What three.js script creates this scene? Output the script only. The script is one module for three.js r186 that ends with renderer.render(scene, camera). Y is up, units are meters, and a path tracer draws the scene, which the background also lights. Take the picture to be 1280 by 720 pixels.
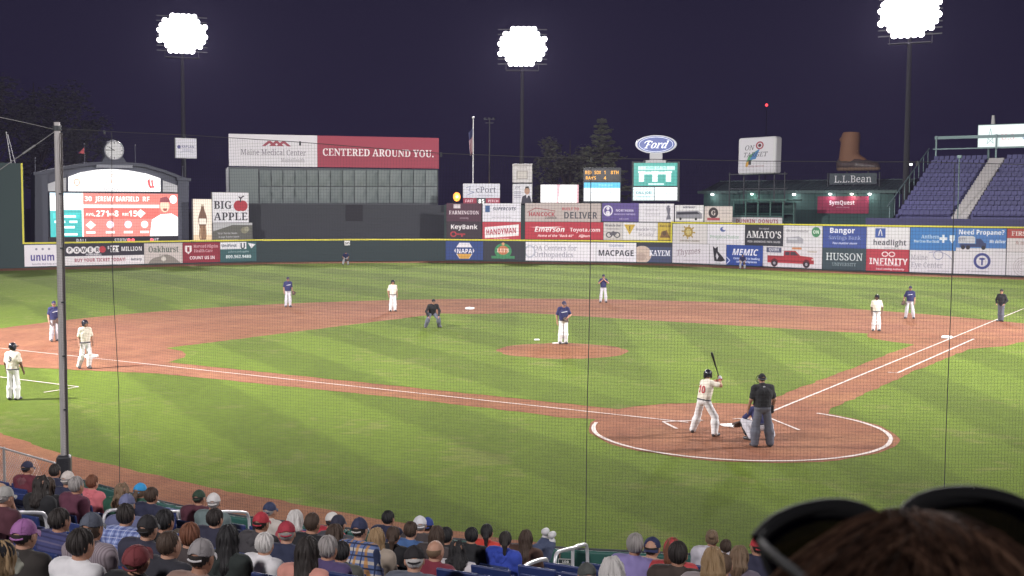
import * as THREE from 'three';
import { mergeGeometries, toCreasedNormals } from 'three/addons/utils/BufferGeometryUtils.js';
import { RoundedBoxGeometry } from 'three/addons/geometries/RoundedBoxGeometry.js';
import { FontLoader } from 'three/addons/loaders/FontLoader.js';

// ---------- camera, sky, exposure ----------
// World: home base at the origin, second base towards -z, first base towards +x -z, metres.
const CAM = { x: -13.323, y: 6.102, z: 30.681, yaw: -0.22472, pitch: -0.06821, roll: 0.0047, f: 1497 };
const scene = new THREE.Scene();
const camera = new THREE.PerspectiveCamera(2 * Math.atan(360 / CAM.f) * 180 / Math.PI, 16 / 9, 0.05, 2500);
camera.position.set(CAM.x, CAM.y, CAM.z);
camera.rotation.set(CAM.pitch, CAM.yaw, CAM.roll, 'YXZ');
camera.focus = 30; camera.userData.fStop = 13;
camera.updateMatrixWorld(true);
const renderer = new THREE.WebGLRenderer({ antialias: true });
renderer.toneMapping = THREE.LinearToneMapping;
renderer.toneMappingExposure = 1.25;
renderer.shadowMap.enabled = true;

{ // night sky: violet town glow low down, deeper blue overhead
  const W = 64, H = 128, d = new Float32Array(W * H * 4);
  for (let j = 0; j < H; j++) for (let i = 0; i < W; i++) {
    const el = (j / (H - 1) - 0.5) * Math.PI, s = Math.max(0, Math.sin(el));
    const k = Math.exp(-s * 5.5), o = (j * W + i) * 4;
    d[o] = 0.0026 + 0.0048 * k; d[o + 1] = 0.0021 + 0.0029 * k; d[o + 2] = 0.0105 + 0.0095 * k; d[o + 3] = 1;
  }
  const t = new THREE.DataTexture(d, W, H, THREE.RGBAFormat, THREE.FloatType);
  t.mapping = THREE.EquirectangularReflectionMapping; t.magFilter = THREE.LinearFilter; t.needsUpdate = true;
  scene.background = t; scene.environment = t;
}
// floodlight towers: three beyond the outfield wall, the others round the infield and behind the grandstand
const LAMP_COLOR = new THREE.Color(1.0, 0.955, 0.965);
const TOWER_POWER = 1.0;

// ---------- small helpers ----------
let seed = 7;
const rnd = () => { seed = (seed + 0x6d2b79f5) | 0; let t = Math.imul(seed ^ (seed >>> 15), 1 | seed); t = (t + Math.imul(t ^ (t >>> 7), 61 | t)) ^ t; return ((t ^ (t >>> 14)) >>> 0) / 4294967296; };
const rr = (a, b) => a + (b - a) * rnd();
const V = (x, y, z) => new THREE.Vector3(x, y, z);
const lerp = (a, b, t) => a + (b - a) * t, clamp = (x, a, b) => Math.min(b, Math.max(a, x)), smooth = (a, b, x) => { const t = clamp((x - a) / (b - a), 0, 1); return t * t * (3 - 2 * t); };
const camRot = new THREE.Matrix4().makeRotationFromEuler(new THREE.Euler(CAM.pitch, CAM.yaw, CAM.roll, 'YXZ'));
const ray = (u, v) => V((u - 640) / CAM.f, -(v - 360) / CAM.f, -1).applyMatrix4(camRot);          // direction of a photo pixel, unit depth
const at = (u, v, t) => ray(u, v).multiplyScalar(t).add(camera.position);
const ground = (u, v, y = 0) => { const d = ray(u, v); return d.multiplyScalar((y - CAM.y) / d.y).add(camera.position); };
const hang = (u, v, a, b) => { const d = ray(u, v), nx = -(b.z - a.z), nz = b.x - a.x, t = ((a.x - CAM.x) * nx + (a.z - CAM.z) * nz) / (d.x * nx + d.z * nz); return d.multiplyScalar(t).add(camera.position); };  // on the upright plane through a and b
const used = new Map();
const numbered = (n) => { const k = used.get(n) || 0; used.set(n, k + 1); return k ? n + '_' + String(k).padStart(3, '0') : n; };
function tag(o, label, category, group) { o.userData.label = label; o.userData.category = category; if (group) o.userData.group = group; return o; }
function thing(name, label, category, pos, turn = 0, group) {
  const o = new THREE.Group(); o.name = numbered(name); if (pos) o.position.set(pos.x, pos.y, pos.z); o.rotation.y = turn; tag(o, label, category, group); scene.add(o); return o;
}
function part(parent, name, geo, mat) {
  const m = new THREE.Mesh(Array.isArray(geo) ? merge(geo) : geo, mat); m.name = parent === scene ? numbered(name) : name; m.castShadow = m.receiveShadow = true; parent.add(m); return m;
}
const structure = (name, geo, mat) => { const m = part(scene, name, geo, mat); m.userData.kind = 'structure'; return m; };
const plain = (g) => { const o = g.index ? g.toNonIndexed() : g; for (const k of Object.keys(o.attributes)) if (!['position', 'normal', 'uv'].includes(k)) o.deleteAttribute(k); if (!o.attributes.uv) o.setAttribute('uv', new THREE.BufferAttribute(new Float32Array(o.attributes.position.count * 2), 2)); return o; };
const merge = (list) => mergeGeometries(list.map(plain), false);
const box = (w, h, d, x = 0, y = 0, z = 0, ry = 0, rx = 0, rz = 0) => { const g = new THREE.BoxGeometry(w, h, d); if (rx) g.rotateX(rx); if (rz) g.rotateZ(rz); if (ry) g.rotateY(ry); return g.translate(x, y, z); };
const rbox = (w, h, d, r, x = 0, y = 0, z = 0) => new RoundedBoxGeometry(w, h, d, 2, r).translate(x, y, z);
const cyl = (r0, r1, h, x = 0, y = 0, z = 0, n = 12) => new THREE.CylinderGeometry(r1, r0, h, n).translate(x, y + h / 2, z);
const bar = (a, b, r, n = 6, r2 = r) => { const d = b.clone().sub(a), L = d.length(), g = new THREE.CylinderGeometry(r2, r, L, n); g.translate(0, L / 2, 0); g.applyQuaternion(new THREE.Quaternion().setFromUnitVectors(V(0, 1, 0), d.normalize())); return g.translate(a.x, a.y, a.z); };
const tube = (pts, r, seg = 24, n = 8) => new THREE.TubeGeometry(new THREE.CatmullRomCurve3(pts, false, 'centripetal'), seg, r, n);
const shapeOf = (pts) => { const s = new THREE.Shape(); pts.forEach(([x, y], i) => (i ? s.lineTo(x, y) : s.moveTo(x, y))); return s; };
const std = (c, rough = 0.8, more = {}) => { const m = new THREE.MeshStandardMaterial({ roughness: rough, metalness: 0, ...more }); if (c !== undefined) Array.isArray(c) ? m.color.setRGB(...c) : m.color.set(c); return m; };
const lamp = (c, k) => { const m = std(0x222222, 0.4); m.emissive.set(c); m.emissiveIntensity = k; return m; };

// value noise
const NP = new Float32Array(65536); for (let i = 0; i < 65536; i++) NP[i] = rnd();
const h2 = (x, y) => NP[((Math.imul(x, 374761393) ^ Math.imul(y, 668265263)) >>> 8) & 65535];
function noise2(x, y) { const i = Math.floor(x), j = Math.floor(y), a = x - i, b = y - j, u = a * a * (3 - 2 * a), v = b * b * (3 - 2 * b); const p = h2(i, j), q = h2(i + 1, j), r = h2(i, j + 1), s = h2(i + 1, j + 1); return p + (q - p) * u + (r - p) * v + (p - q - r + s) * u * v; }
const noise3 = (x, y, z) => { const k = Math.floor(z), f = z - k, w = f * f * (3 - 2 * f); return noise2(x + k * 17.3, y + k * 9.1) * (1 - w) + noise2(x + (k + 1) * 17.3, y + (k + 1) * 9.1) * w; };
function pixelTexture(w, h, fn, srgb = true) {
  const d = new Uint8Array(w * h * 4), o = [0, 0, 0];
  for (let j = 0; j < h; j++) for (let i = 0; i < w; i++) { fn(i, j, o); const k = (j * w + i) * 4; d[k] = clamp(o[0], 0, 1) * 255; d[k + 1] = clamp(o[1], 0, 1) * 255; d[k + 2] = clamp(o[2], 0, 1) * 255; d[k + 3] = 255; }
  const t = new THREE.DataTexture(d, w, h); t.magFilter = THREE.LinearFilter; t.wrapS = t.wrapT = THREE.RepeatWrapping; if (srgb) t.colorSpace = THREE.SRGBColorSpace; t.needsUpdate = true; return t;
}
const toS = (x) => (x <= 0.0031308 ? 12.92 * x : 1.055 * Math.pow(x, 1 / 2.4) - 0.055);
// print on a sign: lettering and simple marks in fractions of the sign
function print(w, h, bg, draw) {
  const c = document.createElement('canvas'); c.width = w; c.height = h; const x = c.getContext('2d');
  x.fillStyle = bg; x.fillRect(0, 0, w, h);
  const g = {
    x, w, h,
    r(col, a, b, cw, ch) { x.fillStyle = col; x.fillRect(a * w, b * h, cw * w, ch * h); },
    t(s, a, b, size, col, font = 'bold sans-serif', most = 0.96, align = 'center') {
      const fam = font.split(' ').pop(); x.font = font.replace(fam, '') + Math.round(size * h) + 'px ' + fam; x.fillStyle = col; x.textAlign = align; x.textBaseline = 'middle';
      const m = x.measureText(s).width, k = Math.min(1, (most * w) / m); x.save(); x.translate(a * w, b * h); x.scale(k, 1); x.fillText(s, 0, 0); x.restore();
    },
    e(col, a, b, ra, rb = ra, line = 0) { x.beginPath(); x.ellipse(a * w, b * h, ra * h, rb * h, 0, 0, 7); if (line) { x.strokeStyle = col; x.lineWidth = line * h; x.stroke(); } else { x.fillStyle = col; x.fill(); } },
    p(col, pts, line = 0) { x.beginPath(); pts.forEach(([a, b], i) => (i ? x.lineTo(a * w, b * h) : x.moveTo(a * w, b * h))); if (line) { x.strokeStyle = col; x.lineWidth = line * h; x.lineJoin = 'round'; x.stroke(); } else { x.closePath(); x.fillStyle = col; x.fill(); } },
    c(col, line, pts) { x.beginPath(); x.moveTo(pts[0] * w, pts[1] * h); for (let i = 2; i < pts.length; i += 6) x.bezierCurveTo(pts[i] * w, pts[i + 1] * h, pts[i + 2] * w, pts[i + 3] * h, pts[i + 4] * w, pts[i + 5] * h); if (line) { x.strokeStyle = col; x.lineWidth = line * h; x.lineCap = 'round'; x.stroke(); } else { x.fillStyle = col; x.fill(); } },
  };
  draw(g);
  const t = new THREE.CanvasTexture(c); t.colorSpace = THREE.SRGBColorSpace; t.magFilter = THREE.LinearFilter; return t;
}
// distance fields -> meshes (surface nets), for bodies, clothes, hair and the like
function netMesh(sdf, lo, hi, h, slack = 1.1) {
  const nx = Math.ceil((hi[0] - lo[0]) / h) + 1, ny = Math.ceil((hi[1] - lo[1]) / h) + 1, nz = Math.ceil((hi[2] - lo[2]) / h) + 1, F = new Float32Array(nx * ny * nz), B = 4;
  for (let k = 0; k < nz; k += B) for (let j = 0; j < ny; j += B) for (let i = 0; i < nx; i += B) {
    const dc = sdf(lo[0] + (i + 1.5) * h, lo[1] + (j + 1.5) * h, lo[2] + (k + 1.5) * h), skip = Math.abs(dc) > h * 2.8 * slack;
    for (let c = k; c < Math.min(nz, k + B); c++) for (let b = j; b < Math.min(ny, j + B); b++) for (let a = i; a < Math.min(nx, i + B); a++) F[(c * ny + b) * nx + a] = skip ? dc : sdf(lo[0] + a * h, lo[1] + b * h, lo[2] + c * h);
  }
  const id = new Int32Array(nx * ny * nz).fill(-1), P = [], I = [], f = (i, j, k) => F[(k * ny + j) * nx + i];
  for (let k = 0; k < nz - 1; k++) for (let j = 0; j < ny - 1; j++) for (let i = 0; i < nx - 1; i++) {
    let n = 0, x = 0, y = 0, z = 0, m = 0; const o = (k * ny + j) * nx + i;
    for (let c = 0; c < 8; c++) if (F[o + (c & 1) + ((c >> 1) & 1) * nx + (c >> 2) * nx * ny] < 0) m |= 1 << c;
    if (m === 0 || m === 255) continue;
    for (let c = 0; c < 8; c++) for (let ax = 0; ax < 3; ax++) {
      if (c & (1 << ax)) continue; const e = c | (1 << ax); if (((m >> c) & 1) === ((m >> e) & 1)) continue;
      const fa = f(i + (c & 1), j + ((c >> 1) & 1), k + (c >> 2)), fb = f(i + (e & 1), j + ((e >> 1) & 1), k + (e >> 2)), t = fa / (fa - fb);
      x += (c & 1) + (ax === 0 ? t : 0); y += ((c >> 1) & 1) + (ax === 1 ? t : 0); z += (c >> 2) + (ax === 2 ? t : 0); n++;
    }
    id[o] = P.length / 3; P.push(lo[0] + (i + x / n) * h, lo[1] + (j + y / n) * h, lo[2] + (k + z / n) * h);
  }
  const q = (a, b, c, d, flip) => { if (a < 0 || b < 0 || c < 0 || d < 0) return; flip ? I.push(a, c, b, a, d, c) : I.push(a, b, c, a, c, d); };
  for (let k = 1; k < nz - 1; k++) for (let j = 1; j < ny - 1; j++) for (let i = 1; i < nx - 1; i++) {
    const o = (k * ny + j) * nx + i, s = F[o] < 0;
    if (s !== F[o + 1] < 0) q(id[o - nx - nx * ny], id[o - nx * ny], id[o], id[o - nx], !s);
    if (s !== F[o + nx] < 0) q(id[o - 1 - nx * ny], id[o - 1], id[o], id[o - nx * ny], !s);
    if (s !== F[o + nx * ny] < 0) q(id[o - 1 - nx], id[o - nx], id[o], id[o - 1], !s);
  }
  const N = new Float32Array(P.length), UV = new Float32Array(P.length / 3 * 2), e = h * 0.6;
  for (let i = 0; i < P.length; i += 3) {
    const x = P[i], y = P[i + 1], z = P[i + 2]; let a = sdf(x + e, y, z) - sdf(x - e, y, z), b = sdf(x, y + e, z) - sdf(x, y - e, z), c = sdf(x, y, z + e) - sdf(x, y, z - e); const L = Math.hypot(a, b, c) || 1;
    N[i] = a / L; N[i + 1] = b / L; N[i + 2] = c / L; UV[i / 3 * 2] = x + z * 0.4; UV[i / 3 * 2 + 1] = y + z * 0.3;
  }
  const g = new THREE.BufferGeometry(); g.setAttribute('position', new THREE.Float32BufferAttribute(P, 3)); g.setAttribute('normal', new THREE.BufferAttribute(N, 3)); g.setAttribute('uv', new THREE.BufferAttribute(UV, 2)); g.setIndex(I); return g;
}
// tapered capsule between two joints
const cone = (a, b, r1, r2) => { const dx = b[0] - a[0], dy = b[1] - a[1], dz = b[2] - a[2], q = 1 / Math.max(1e-9, dx * dx + dy * dy + dz * dz); return (x, y, z) => { const px = x - a[0], py = y - a[1], pz = z - a[2], t = clamp((px * dx + py * dy + pz * dz) * q, 0, 1), ex = px - dx * t, ey = py - dy * t, ez = pz - dz * t; return Math.sqrt(ex * ex + ey * ey + ez * ez) - (r1 + (r2 - r1) * t); }; };
const ell = (c, r) => (x, y, z) => { const a = (x - c[0]) / r[0], b = (y - c[1]) / r[1], d = (z - c[2]) / r[2], k0 = Math.sqrt(a * a + b * b + d * d), e = a / r[0], f = b / r[1], g = d / r[2], k1 = Math.sqrt(e * e + f * f + g * g); return k1 < 1e-6 ? -Math.min(...r) : k0 * (k0 - 1) / k1; };
const smin = (a, b, k) => { const h = Math.max(k - Math.abs(a - b), 0) / k; return Math.min(a, b) - h * h * k * 0.25; };
const blend = (list, k) => (x, y, z) => { let d = 1e9; for (const p of list) d = smin(d, p(x, y, z), k); return d; };
// ---------- the field ----------
const S2 = Math.SQRT1_2, BASE = 27.43, foulL = (a, o) => [(-a + o) * S2, (-a - o) * S2], foulR = (a, o) => [(a - o) * S2, (-a - o) * S2];   // a metres along a foul line from home, o metres into fair ground
const stripe = (t) => smooth(-0.25, 0.25, Math.sin(t));
function grassColor(x, z, o, fine) {
  const a = x * 0.965 - z * 0.262, b = x * 0.972 + z * 0.235, m = 0.3 * (noise2(x * 1.1 + 9, z * 1.1) - 0.5), w = smooth(-5, 5, x + (noise2(z * 0.5, 3) - 0.5) * 2);
  const s1 = stripe(a * Math.PI / 2.6 + m), s2 = stripe(b * Math.PI / 2.6 + 1.2 - m), far = smooth(-48, -44, z), s3 = stripe((x * 0.94 - z * 0.34) * Math.PI / 4.2 + m);
  let k = 0.88 + 0.26 * lerp(s3, lerp(s1, s2, w), far) + 0.05 * lerp(s2, s1, w);
  const n = noise2(x * 0.6 + 40, z * 0.6) * 0.4 + noise2(x * 2.7, z * 2.7 + 11) * 0.6, f = noise2(x * 9.1, z * 9.1) * 0.5 + noise2(x * 23, z * 23) * 0.5;
  k *= 0.92 + 0.12 * n + fine * (f - 0.5);
  const dry = smooth(0.62, 0.86, noise2(x * 0.5 + 70, z * 0.5 + 3) * 0.5 + noise2(x * 3.1, z * 3.1 + 5) * 0.5);
  o[0] = toS(k * (0.114 + 0.03 * dry)); o[1] = toS(k * (0.166 + 0.008 * dry)); o[2] = toS(k * (0.02 + 0.018 * dry));
}
function dirtColor(x, z, o) {
  const n = noise2(x * 0.16, z * 0.16 + 5), m = noise2(x * 0.9 + 3, z * 0.9), f = noise2(x * 6, z * 6), g = noise2(x * 19, z * 19), r = Math.hypot(x, z + 18.44);
  let k = 0.82 + 0.22 * n + 0.2 * (m - 0.5) + 0.2 * (f - 0.5) + 0.2 * (g - 0.5) + 0.12 * (noise2(r * 2.2, Math.atan2(x, z) * 6) - 0.5);
  const rd = Math.hypot(x, z); k *= 1 - 0.16 * smooth(0.45, 0.7, noise2(x * 1.6 + 8, z * 1.6 + 2)) * smooth(4.4, 1.5, rd) - 0.13 * smooth(0.5, 0.75, noise2(x * 1.1, z * 1.1 + 31)) * smooth(8, 2, Math.min(Math.hypot(x - 19.4, z + 19.4), Math.hypot(x + 19.4, z + 19.4), Math.hypot(x, z + 38.8)));
  o[0] = toS(0.235 * k); o[1] = toS((0.102 + 0.01 * (m - 0.5)) * k); o[2] = toS((0.054 + 0.012 * (n - 0.5)) * k);
}
function sheet(outline, y, bump, holes = []) {             // flat piece with uv in metres
  const s = shapeOf(outline.map(([x, z]) => [x, -z])); holes.forEach((h) => s.holes.push(shapeOf(h.map(([x, z]) => [x, -z]))));
  const g = new THREE.ShapeGeometry(s); g.rotateX(-Math.PI / 2); g.translate(0, y, 0); return g;
}
function mapped(g, x0, z0, w) { const p = g.attributes.position, uv = new Float32Array(p.count * 2); for (let i = 0; i < p.count; i++) { uv[i * 2] = (p.getX(i) - x0) / w; uv[i * 2 + 1] = (p.getZ(i) - z0) / w; } g.setAttribute('uv', new THREE.BufferAttribute(uv, 2)); return g; }
function ragged(pts, amp, step = 0.35, open = false) {                    // a cut edge that is never quite even
  const out = []; for (let i = 0; i < pts.length - (open ? 1 : 0); i++) { const a = pts[i], b = pts[(i + 1) % pts.length], L = Math.hypot(b[0] - a[0], b[1] - a[1]), n = Math.max(1, Math.round(L / step)); for (let k = 0; k < n; k++) { const x = lerp(a[0], b[0], k / n), z = lerp(a[1], b[1], k / n); out.push([x + (noise2(x * 2.3, z * 2.3) - 0.5) * amp + (noise2(x * 9, z * 9) - 0.5) * amp * 0.6, z + (noise2(x * 2.3 + 50, z * 2.3) - 0.5) * amp + (noise2(x * 9 + 20, z * 9) - 0.5) * amp * 0.6]); } } return out;
}
const arc = (cx, cz, r, a0, a1, n = 24) => Array.from({ length: n + 1 }, (_, i) => { const a = lerp(a0, a1, i / n); return [cx + r * Math.cos(a), cz + r * Math.sin(a)]; });
const FX = -66, FZ = -104, FW = 132, bumpTex = pixelTexture(512, 512, (i, j, o) => { const t = noise2(i * 0.5, j * 0.5) * 0.6 + noise2((i + 90) * 0.17, j * 0.17) * 0.4; o[0] = o[1] = o[2] = t; }, false);
const grassMap = pixelTexture(2048, 2048, (i, j, o) => grassColor(FX + (i + 0.5) / 2048 * FW, FZ + (j + 0.5) / 2048 * FW, o, 0.34));
const innerMap = pixelTexture(1024, 1024, (i, j, o) => grassColor(-22 + (i + 0.5) / 1024 * 44, -44 + (j + 0.5) / 1024 * 44, o, 0.34));
const dirtMap = pixelTexture(2048, 2048, (i, j, o) => dirtColor(-32 + (i + 0.5) / 2048 * 64, -48 + (j + 0.5) / 2048 * 64, o));
const bumpOf = (rep) => { const t = bumpTex.clone(); t.repeat.set(rep, rep); return t; };
const grassMat = std(0xffffff, 1, { map: grassMap, bumpMap: bumpOf(60), bumpScale: 0.05 }), innerMat = std(0xffffff, 1, { map: innerMap, bumpMap: bumpOf(20), bumpScale: 0.05 });
const dirtMat = std(0xffffff, 1, { map: dirtMap, bumpMap: bumpOf(24), bumpScale: 0.02 }), chalkMat = std([0.5, 0.43, 0.39], 0.95);
grassMat.specularIntensity = innerMat.specularIntensity = dirtMat.specularIntensity = 0.3;

structure('ground', new THREE.PlaneGeometry(2400, 2400).rotateX(-Math.PI / 2).translate(0, -0.06, -400), std([0.035, 0.035, 0.036], 0.95));
// outfield wall line, read off the photo where the wall meets the grass
const WALL = [[-60, 337.4], [30, 335.2], [190, 331.2], [320, 328.0], [440, 326.6], [556, 326.2], [657, 327.4], [748, 328.4], [840, 329.8], [930, 333.2], [1028, 338], [1137, 341.8], [1280, 346.6], [1420, 352]].map(([u, v]) => { const p = ground(u, v); p.u = u; return p; });
{
  const far = WALL.map((p) => [p.x, p.z]);
  const field = [...far, [66, -30], [66, 26], [-66, 26], [-66, -60]];
  structure('grass', mapped(sheet(field, 0), FX, FZ, FW), grassMat).userData.kind = 'structure';
  // warning track along the outfield wall
  const inner = far.map(([x, z], i) => { const a = far[Math.max(0, i - 1)], b = far[Math.min(far.length - 1, i + 1)], dx = b[0] - a[0], dz = b[1] - a[1], L = Math.hypot(dx, dz); return [x - dz / L * 4.2, z + dx / L * 4.2]; });
  structure('warning_track', mapped(sheet([...far.map(([x, z]) => [x, z]), ...ragged(inner.slice().reverse(), 0.2, 2, true)], 0.006), -32, -48, 64), dirtMat);
}
// infield skin, base paths, home circle
const skin = [];
skin.push(...arc(0, -18.44, 28.2, Math.PI * 1.054, Math.PI * 1.946, 60));              // outer arc, third-base side over second to first-base side
skin.push(...[foulR(28, -3.1), foulR(25.4, -2.7), foulR(23.3, -1.6), foulR(14.5, -1.35), foulR(4.4, -1.35)]);
skin.push(...arc(0, 0.45, 4.15, -0.5, Math.PI + 0.62, 34));
skin.push(...[foulL(4.6, -1.2), foulL(10.8, -1.0), foulL(17.5, -1.3), foulL(21.4, -1.5), foulL(23.7, -2.25), foulL(25.8, -2.9), foulL(28.2, -3.2)]);
structure('infield_dirt', mapped(sheet(ragged(skin, 0.14), 0.006), -32, -48, 64), dirtMat);
// inner grass with its cut corners round the bases and home
const ig = [];
const cutB = (fr, pts) => pts;
{
  const round = (c, r, from, to, n = 9) => Array.from({ length: n }, (_, i) => { const t = i / (n - 1), x = lerp(from[0], to[0], t) - c[0], z = lerp(from[1], to[1], t) - c[1], L = Math.hypot(x, z); return [c[0] + x / L * r, c[1] + z / L * r]; });
  const h = [0, 0], f = foulR(BASE, 0), s = [0, -38.79], t = foulL(BASE, 0);
  ig.push(...round(h, 4.15, foulL(4.05, 0.95), foulR(4.05, 0.85), 13));
  ig.push(...round(f, 3.85, foulR(23.7, 0.85), foulR(27.1, 3.95)));
  ig.push(...round(s, 3.3, foulR(27.15, 23.9), foulL(27.1, 23.9)));
  ig.push(...round(t, 3.95, foulL(27.1, 4.1), foulL(23.6, 0.85)));
}
structure('infield_grass', mapped(sheet(ragged(ig, 0.12), 0.012), -22, -44, 44), innerMat);
// dirt strip in front of the grandstand
const LDIR = V(0.7620622, 0, 0.64750383), LNOR = V(-0.64750383, 0, 0.7620622), L0 = V(-15.7, 0, 6.7);   // front wall of the stand and the way up the rows
const rowPoint = (a, s, y) => V(L0.x + LDIR.x * a + LNOR.x * s, y, L0.z + LDIR.z * a + LNOR.z * s);
{
  const edge = [foulL(60, -11.5), foulL(30, -11.5), foulL(16.1, -11.6), foulL(12.7, -12.4), foulL(7.2, -12.9), foulL(2.8, -13.0), foulL(-0.2, -12.9), [-7.5, 10.5], [-5.9, 11.05], [-3, 12.1], [0, 12.5], [4, 12], [9, 9.5], [60, -38]];
  const back = [[62, -20], [30, 14], [10, 24], [-20, 16], [-24, 0], [-58, -34]];
  structure('track_dirt', mapped(sheet([...ragged(edge, 0.16, 0.35, true), ...back], 0.006), -32, -48, 64), dirtMat);
}
// pitcher's mound
{
  const g = new THREE.CircleGeometry(1, 48, 0, Math.PI * 2), ring = new THREE.RingGeometry(0.001, 2.74, 56, 14); ring.rotateX(-Math.PI / 2);
  const p = ring.attributes.position; for (let i = 0; i < p.count; i++) { const r = Math.hypot(p.getX(i), p.getZ(i)), e = 2.74 + (noise2(p.getX(i) * 3, p.getZ(i) * 3) - 0.5) * 0.16; const k = r > 2.7 ? e / r : 1; p.setXYZ(i, p.getX(i) * k, 0.014 + 0.25 * smooth(2.74, 0.5, r) + (r < 2.6 ? 0.012 * (noise2(p.getX(i) * 4, p.getZ(i) * 4) - 0.5) : 0), p.getZ(i) * k - 17.98); }
  ring.computeVertexNormals(); structure('pitching_mound', mapped(ring, -32, -48, 64), dirtMat);
  part(scene, 'pitching_rubber', rbox(0.61, 0.05, 0.152, 0.012, 0, 0.275, -18.44), std([0.75, 0.74, 0.72], 0.6)); tag(scene.children.at(-1), 'white rubber slab on top of the pitching mound', 'pitching rubber');
  const rb = part(scene, 'rosin_bag', rbox(0.24, 0.07, 0.15, 0.034), std([0.78, 0.77, 0.74], 0.95)); rb.position.copy(ground(671, 426)).setY(0.05); tag(rb, 'small white rosin bag lying at the back of the mound', 'rosin bag');
}
// chalk: strips with broken edges
function chalkLine(name, label, pts, w, y = 0.02) {
  const A = [], B = [], n = pts.length; const P = [], I = [], UV = [];
  let k = 0; for (let i = 0; i < n; i++) { const a = pts[Math.max(0, i - 1)], b = pts[Math.min(n - 1, i + 1)], L = Math.hypot(b[0] - a[0], b[1] - a[1]) || 1, nx = -(b[1] - a[1]) / L, nz = (b[0] - a[0]) / L, w1 = w * (0.5 + 0.22 * (noise2(pts[i][0] * 3, pts[i][1] * 3) - 0.5)), w2 = w * (0.5 + 0.22 * (noise2(pts[i][0] * 3 + 9, pts[i][1] * 3) - 0.5)); P.push(pts[i][0] + nx * w1, y, pts[i][1] + nz * w1, pts[i][0] - nx * w2, y, pts[i][1] - nz * w2); UV.push(0, 0, 0, 0); if (i) I.push(k - 2, k - 1, k, k - 1, k + 1, k); k += 2; }
  const g = new THREE.BufferGeometry(); g.setAttribute('position', new THREE.Float32BufferAttribute(P, 3)); g.setAttribute('uv', new THREE.Float32BufferAttribute(UV, 2)); g.setIndex(I); g.computeVertexNormals();
  const m = part(scene, name, g, chalkMat); m.userData.kind = 'structure'; m.userData.label = label; return m;
}
const run = (a, b, step = 0.25) => { const n = Math.ceil(Math.hypot(b[0] - a[0], b[1] - a[1]) / step); return Array.from({ length: n + 1 }, (_, i) => [lerp(a[0], b[0], i / n), lerp(a[1], b[1], i / n)]); };
chalkLine('foul_line', 'white chalk foul line past third base', run(foulL(1.35, 0), foulL(94, 0), 0.5), 0.08);
chalkLine('foul_line', 'white chalk foul line past first base', run(foulR(1.35, 0), foulR(88, 0), 0.5), 0.08);
chalkLine('chalk_circle', 'thick white chalk arc behind home base', arc(-0.03, 0.45, 3.97, -0.55, Math.PI + 0.50, 70), 0.11);
chalkLine('running_lane', 'white chalk running lane beside the first base line', [...run(foulR(13.72, -0.62), foulR(13.72, -0.91)), ...run(foulR(13.72, -0.97), foulR(27.5, -0.95))], 0.09);
for (const s of [-1, 1]) {
  const X = (x) => s * x, ch = (a, b) => run([X(a[0]), a[1]], [X(b[0]), b[1]], 0.12);
  chalkLine('batters_box', s < 0 ? 'worn chalk batters box beside the batter' : 'worn chalk batters box beside the catcher', s < 0 ? [...ch([0.42, -1.2], [1.62, -1.2]), ...ch([1.62, -1.15], [1.62, -0.1])] : [...ch([0.5, -1.2], [1.62, -1.2]), ...ch([1.62, -1.15], [1.62, 0.75])], 0.085);
}
chalkLine('coach_box', 'white chalk coaching box near third base', [...run(foulL(27, -5.25), foulL(21.1, -5.2)), ...run(foulL(21.05, -5.25), foulL(21, -6.6))], 0.075);
// bases and home base
const baseMat = std([0.8, 0.79, 0.76], 0.55);
for (const [p, l] of [[foulR(BASE - 0.2, 0.2), 'square white first base bag beside the chalk line'], [[0, -38.79], 'white second base bag on the infield dirt'], [foulL(BASE - 0.2, 0.2), 'white third base bag behind the walking runner']]) {
  const b = part(scene, 'base_bag', rbox(0.42, 0.1, 0.42, 0.03), baseMat); b.position.set(p[0], 0.055, p[1]); b.rotation.y = Math.PI / 4; tag(b, l, 'base');
}
{
  const s = shapeOf([[-0.216, -0.216], [0.216, -0.216], [0.216, 0.0], [0, 0.216], [-0.216, 0]]), g = new THREE.ExtrudeGeometry(s, { depth: 0.02, bevelEnabled: true, bevelSize: 0.008, bevelThickness: 0.006, bevelSegments: 1 }); g.rotateX(Math.PI / 2); g.translate(0, 0.038, 0);
  tag(part(scene, 'home_plate', g, baseMat), 'white five sided home plate in front of the catcher', 'home plate'); scene.children.at(-1).position.set(0, 0, -0.2);
}
// ---------- outfield wall and its painted boards ----------
const wallMat = std([0.026, 0.045, 0.045], 0.75), yellowMat = std([0.72, 0.66, 0.06], 0.6), boardEdge = std([0.2, 0.2, 0.2], 0.8);
const offWall = (i, off) => { const a = WALL[i], b = WALL[i + 1], L = Math.hypot(b.x - a.x, b.z - a.z), nx = (b.z - a.z) / L, nz = -(b.x - a.x) / L; return [V(a.x + nx * off, 0, a.z + nz * off), V(b.x + nx * off, 0, b.z + nz * off)]; };   // a stretch of wall moved away from the field
const stretch = (u) => { for (let i = 0; i < WALL.length - 1; i++) if (u < WALL[i + 1].u) return i; return WALL.length - 2; };
const wallAt = (u, off) => { const [a, b] = offWall(stretch(u), off); return hang(u, 310, a, b).setY(0); };
function facade(u0, u1, off) {                               // an upright plane behind the wall between two photo columns
  const a = wallAt(u0 + 0.01, off), b = wallAt(u1 - 0.01, off), d = b.clone().sub(a).normalize();
  return { a, b, d, len: a.distanceTo(b), turn: Math.atan2(-d.z, d.x), loc(u, v) { const p = hang(u, v, a, b); return [(p.x - a.x) * d.x + (p.z - a.z) * d.z, p.y]; } };
}
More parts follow.
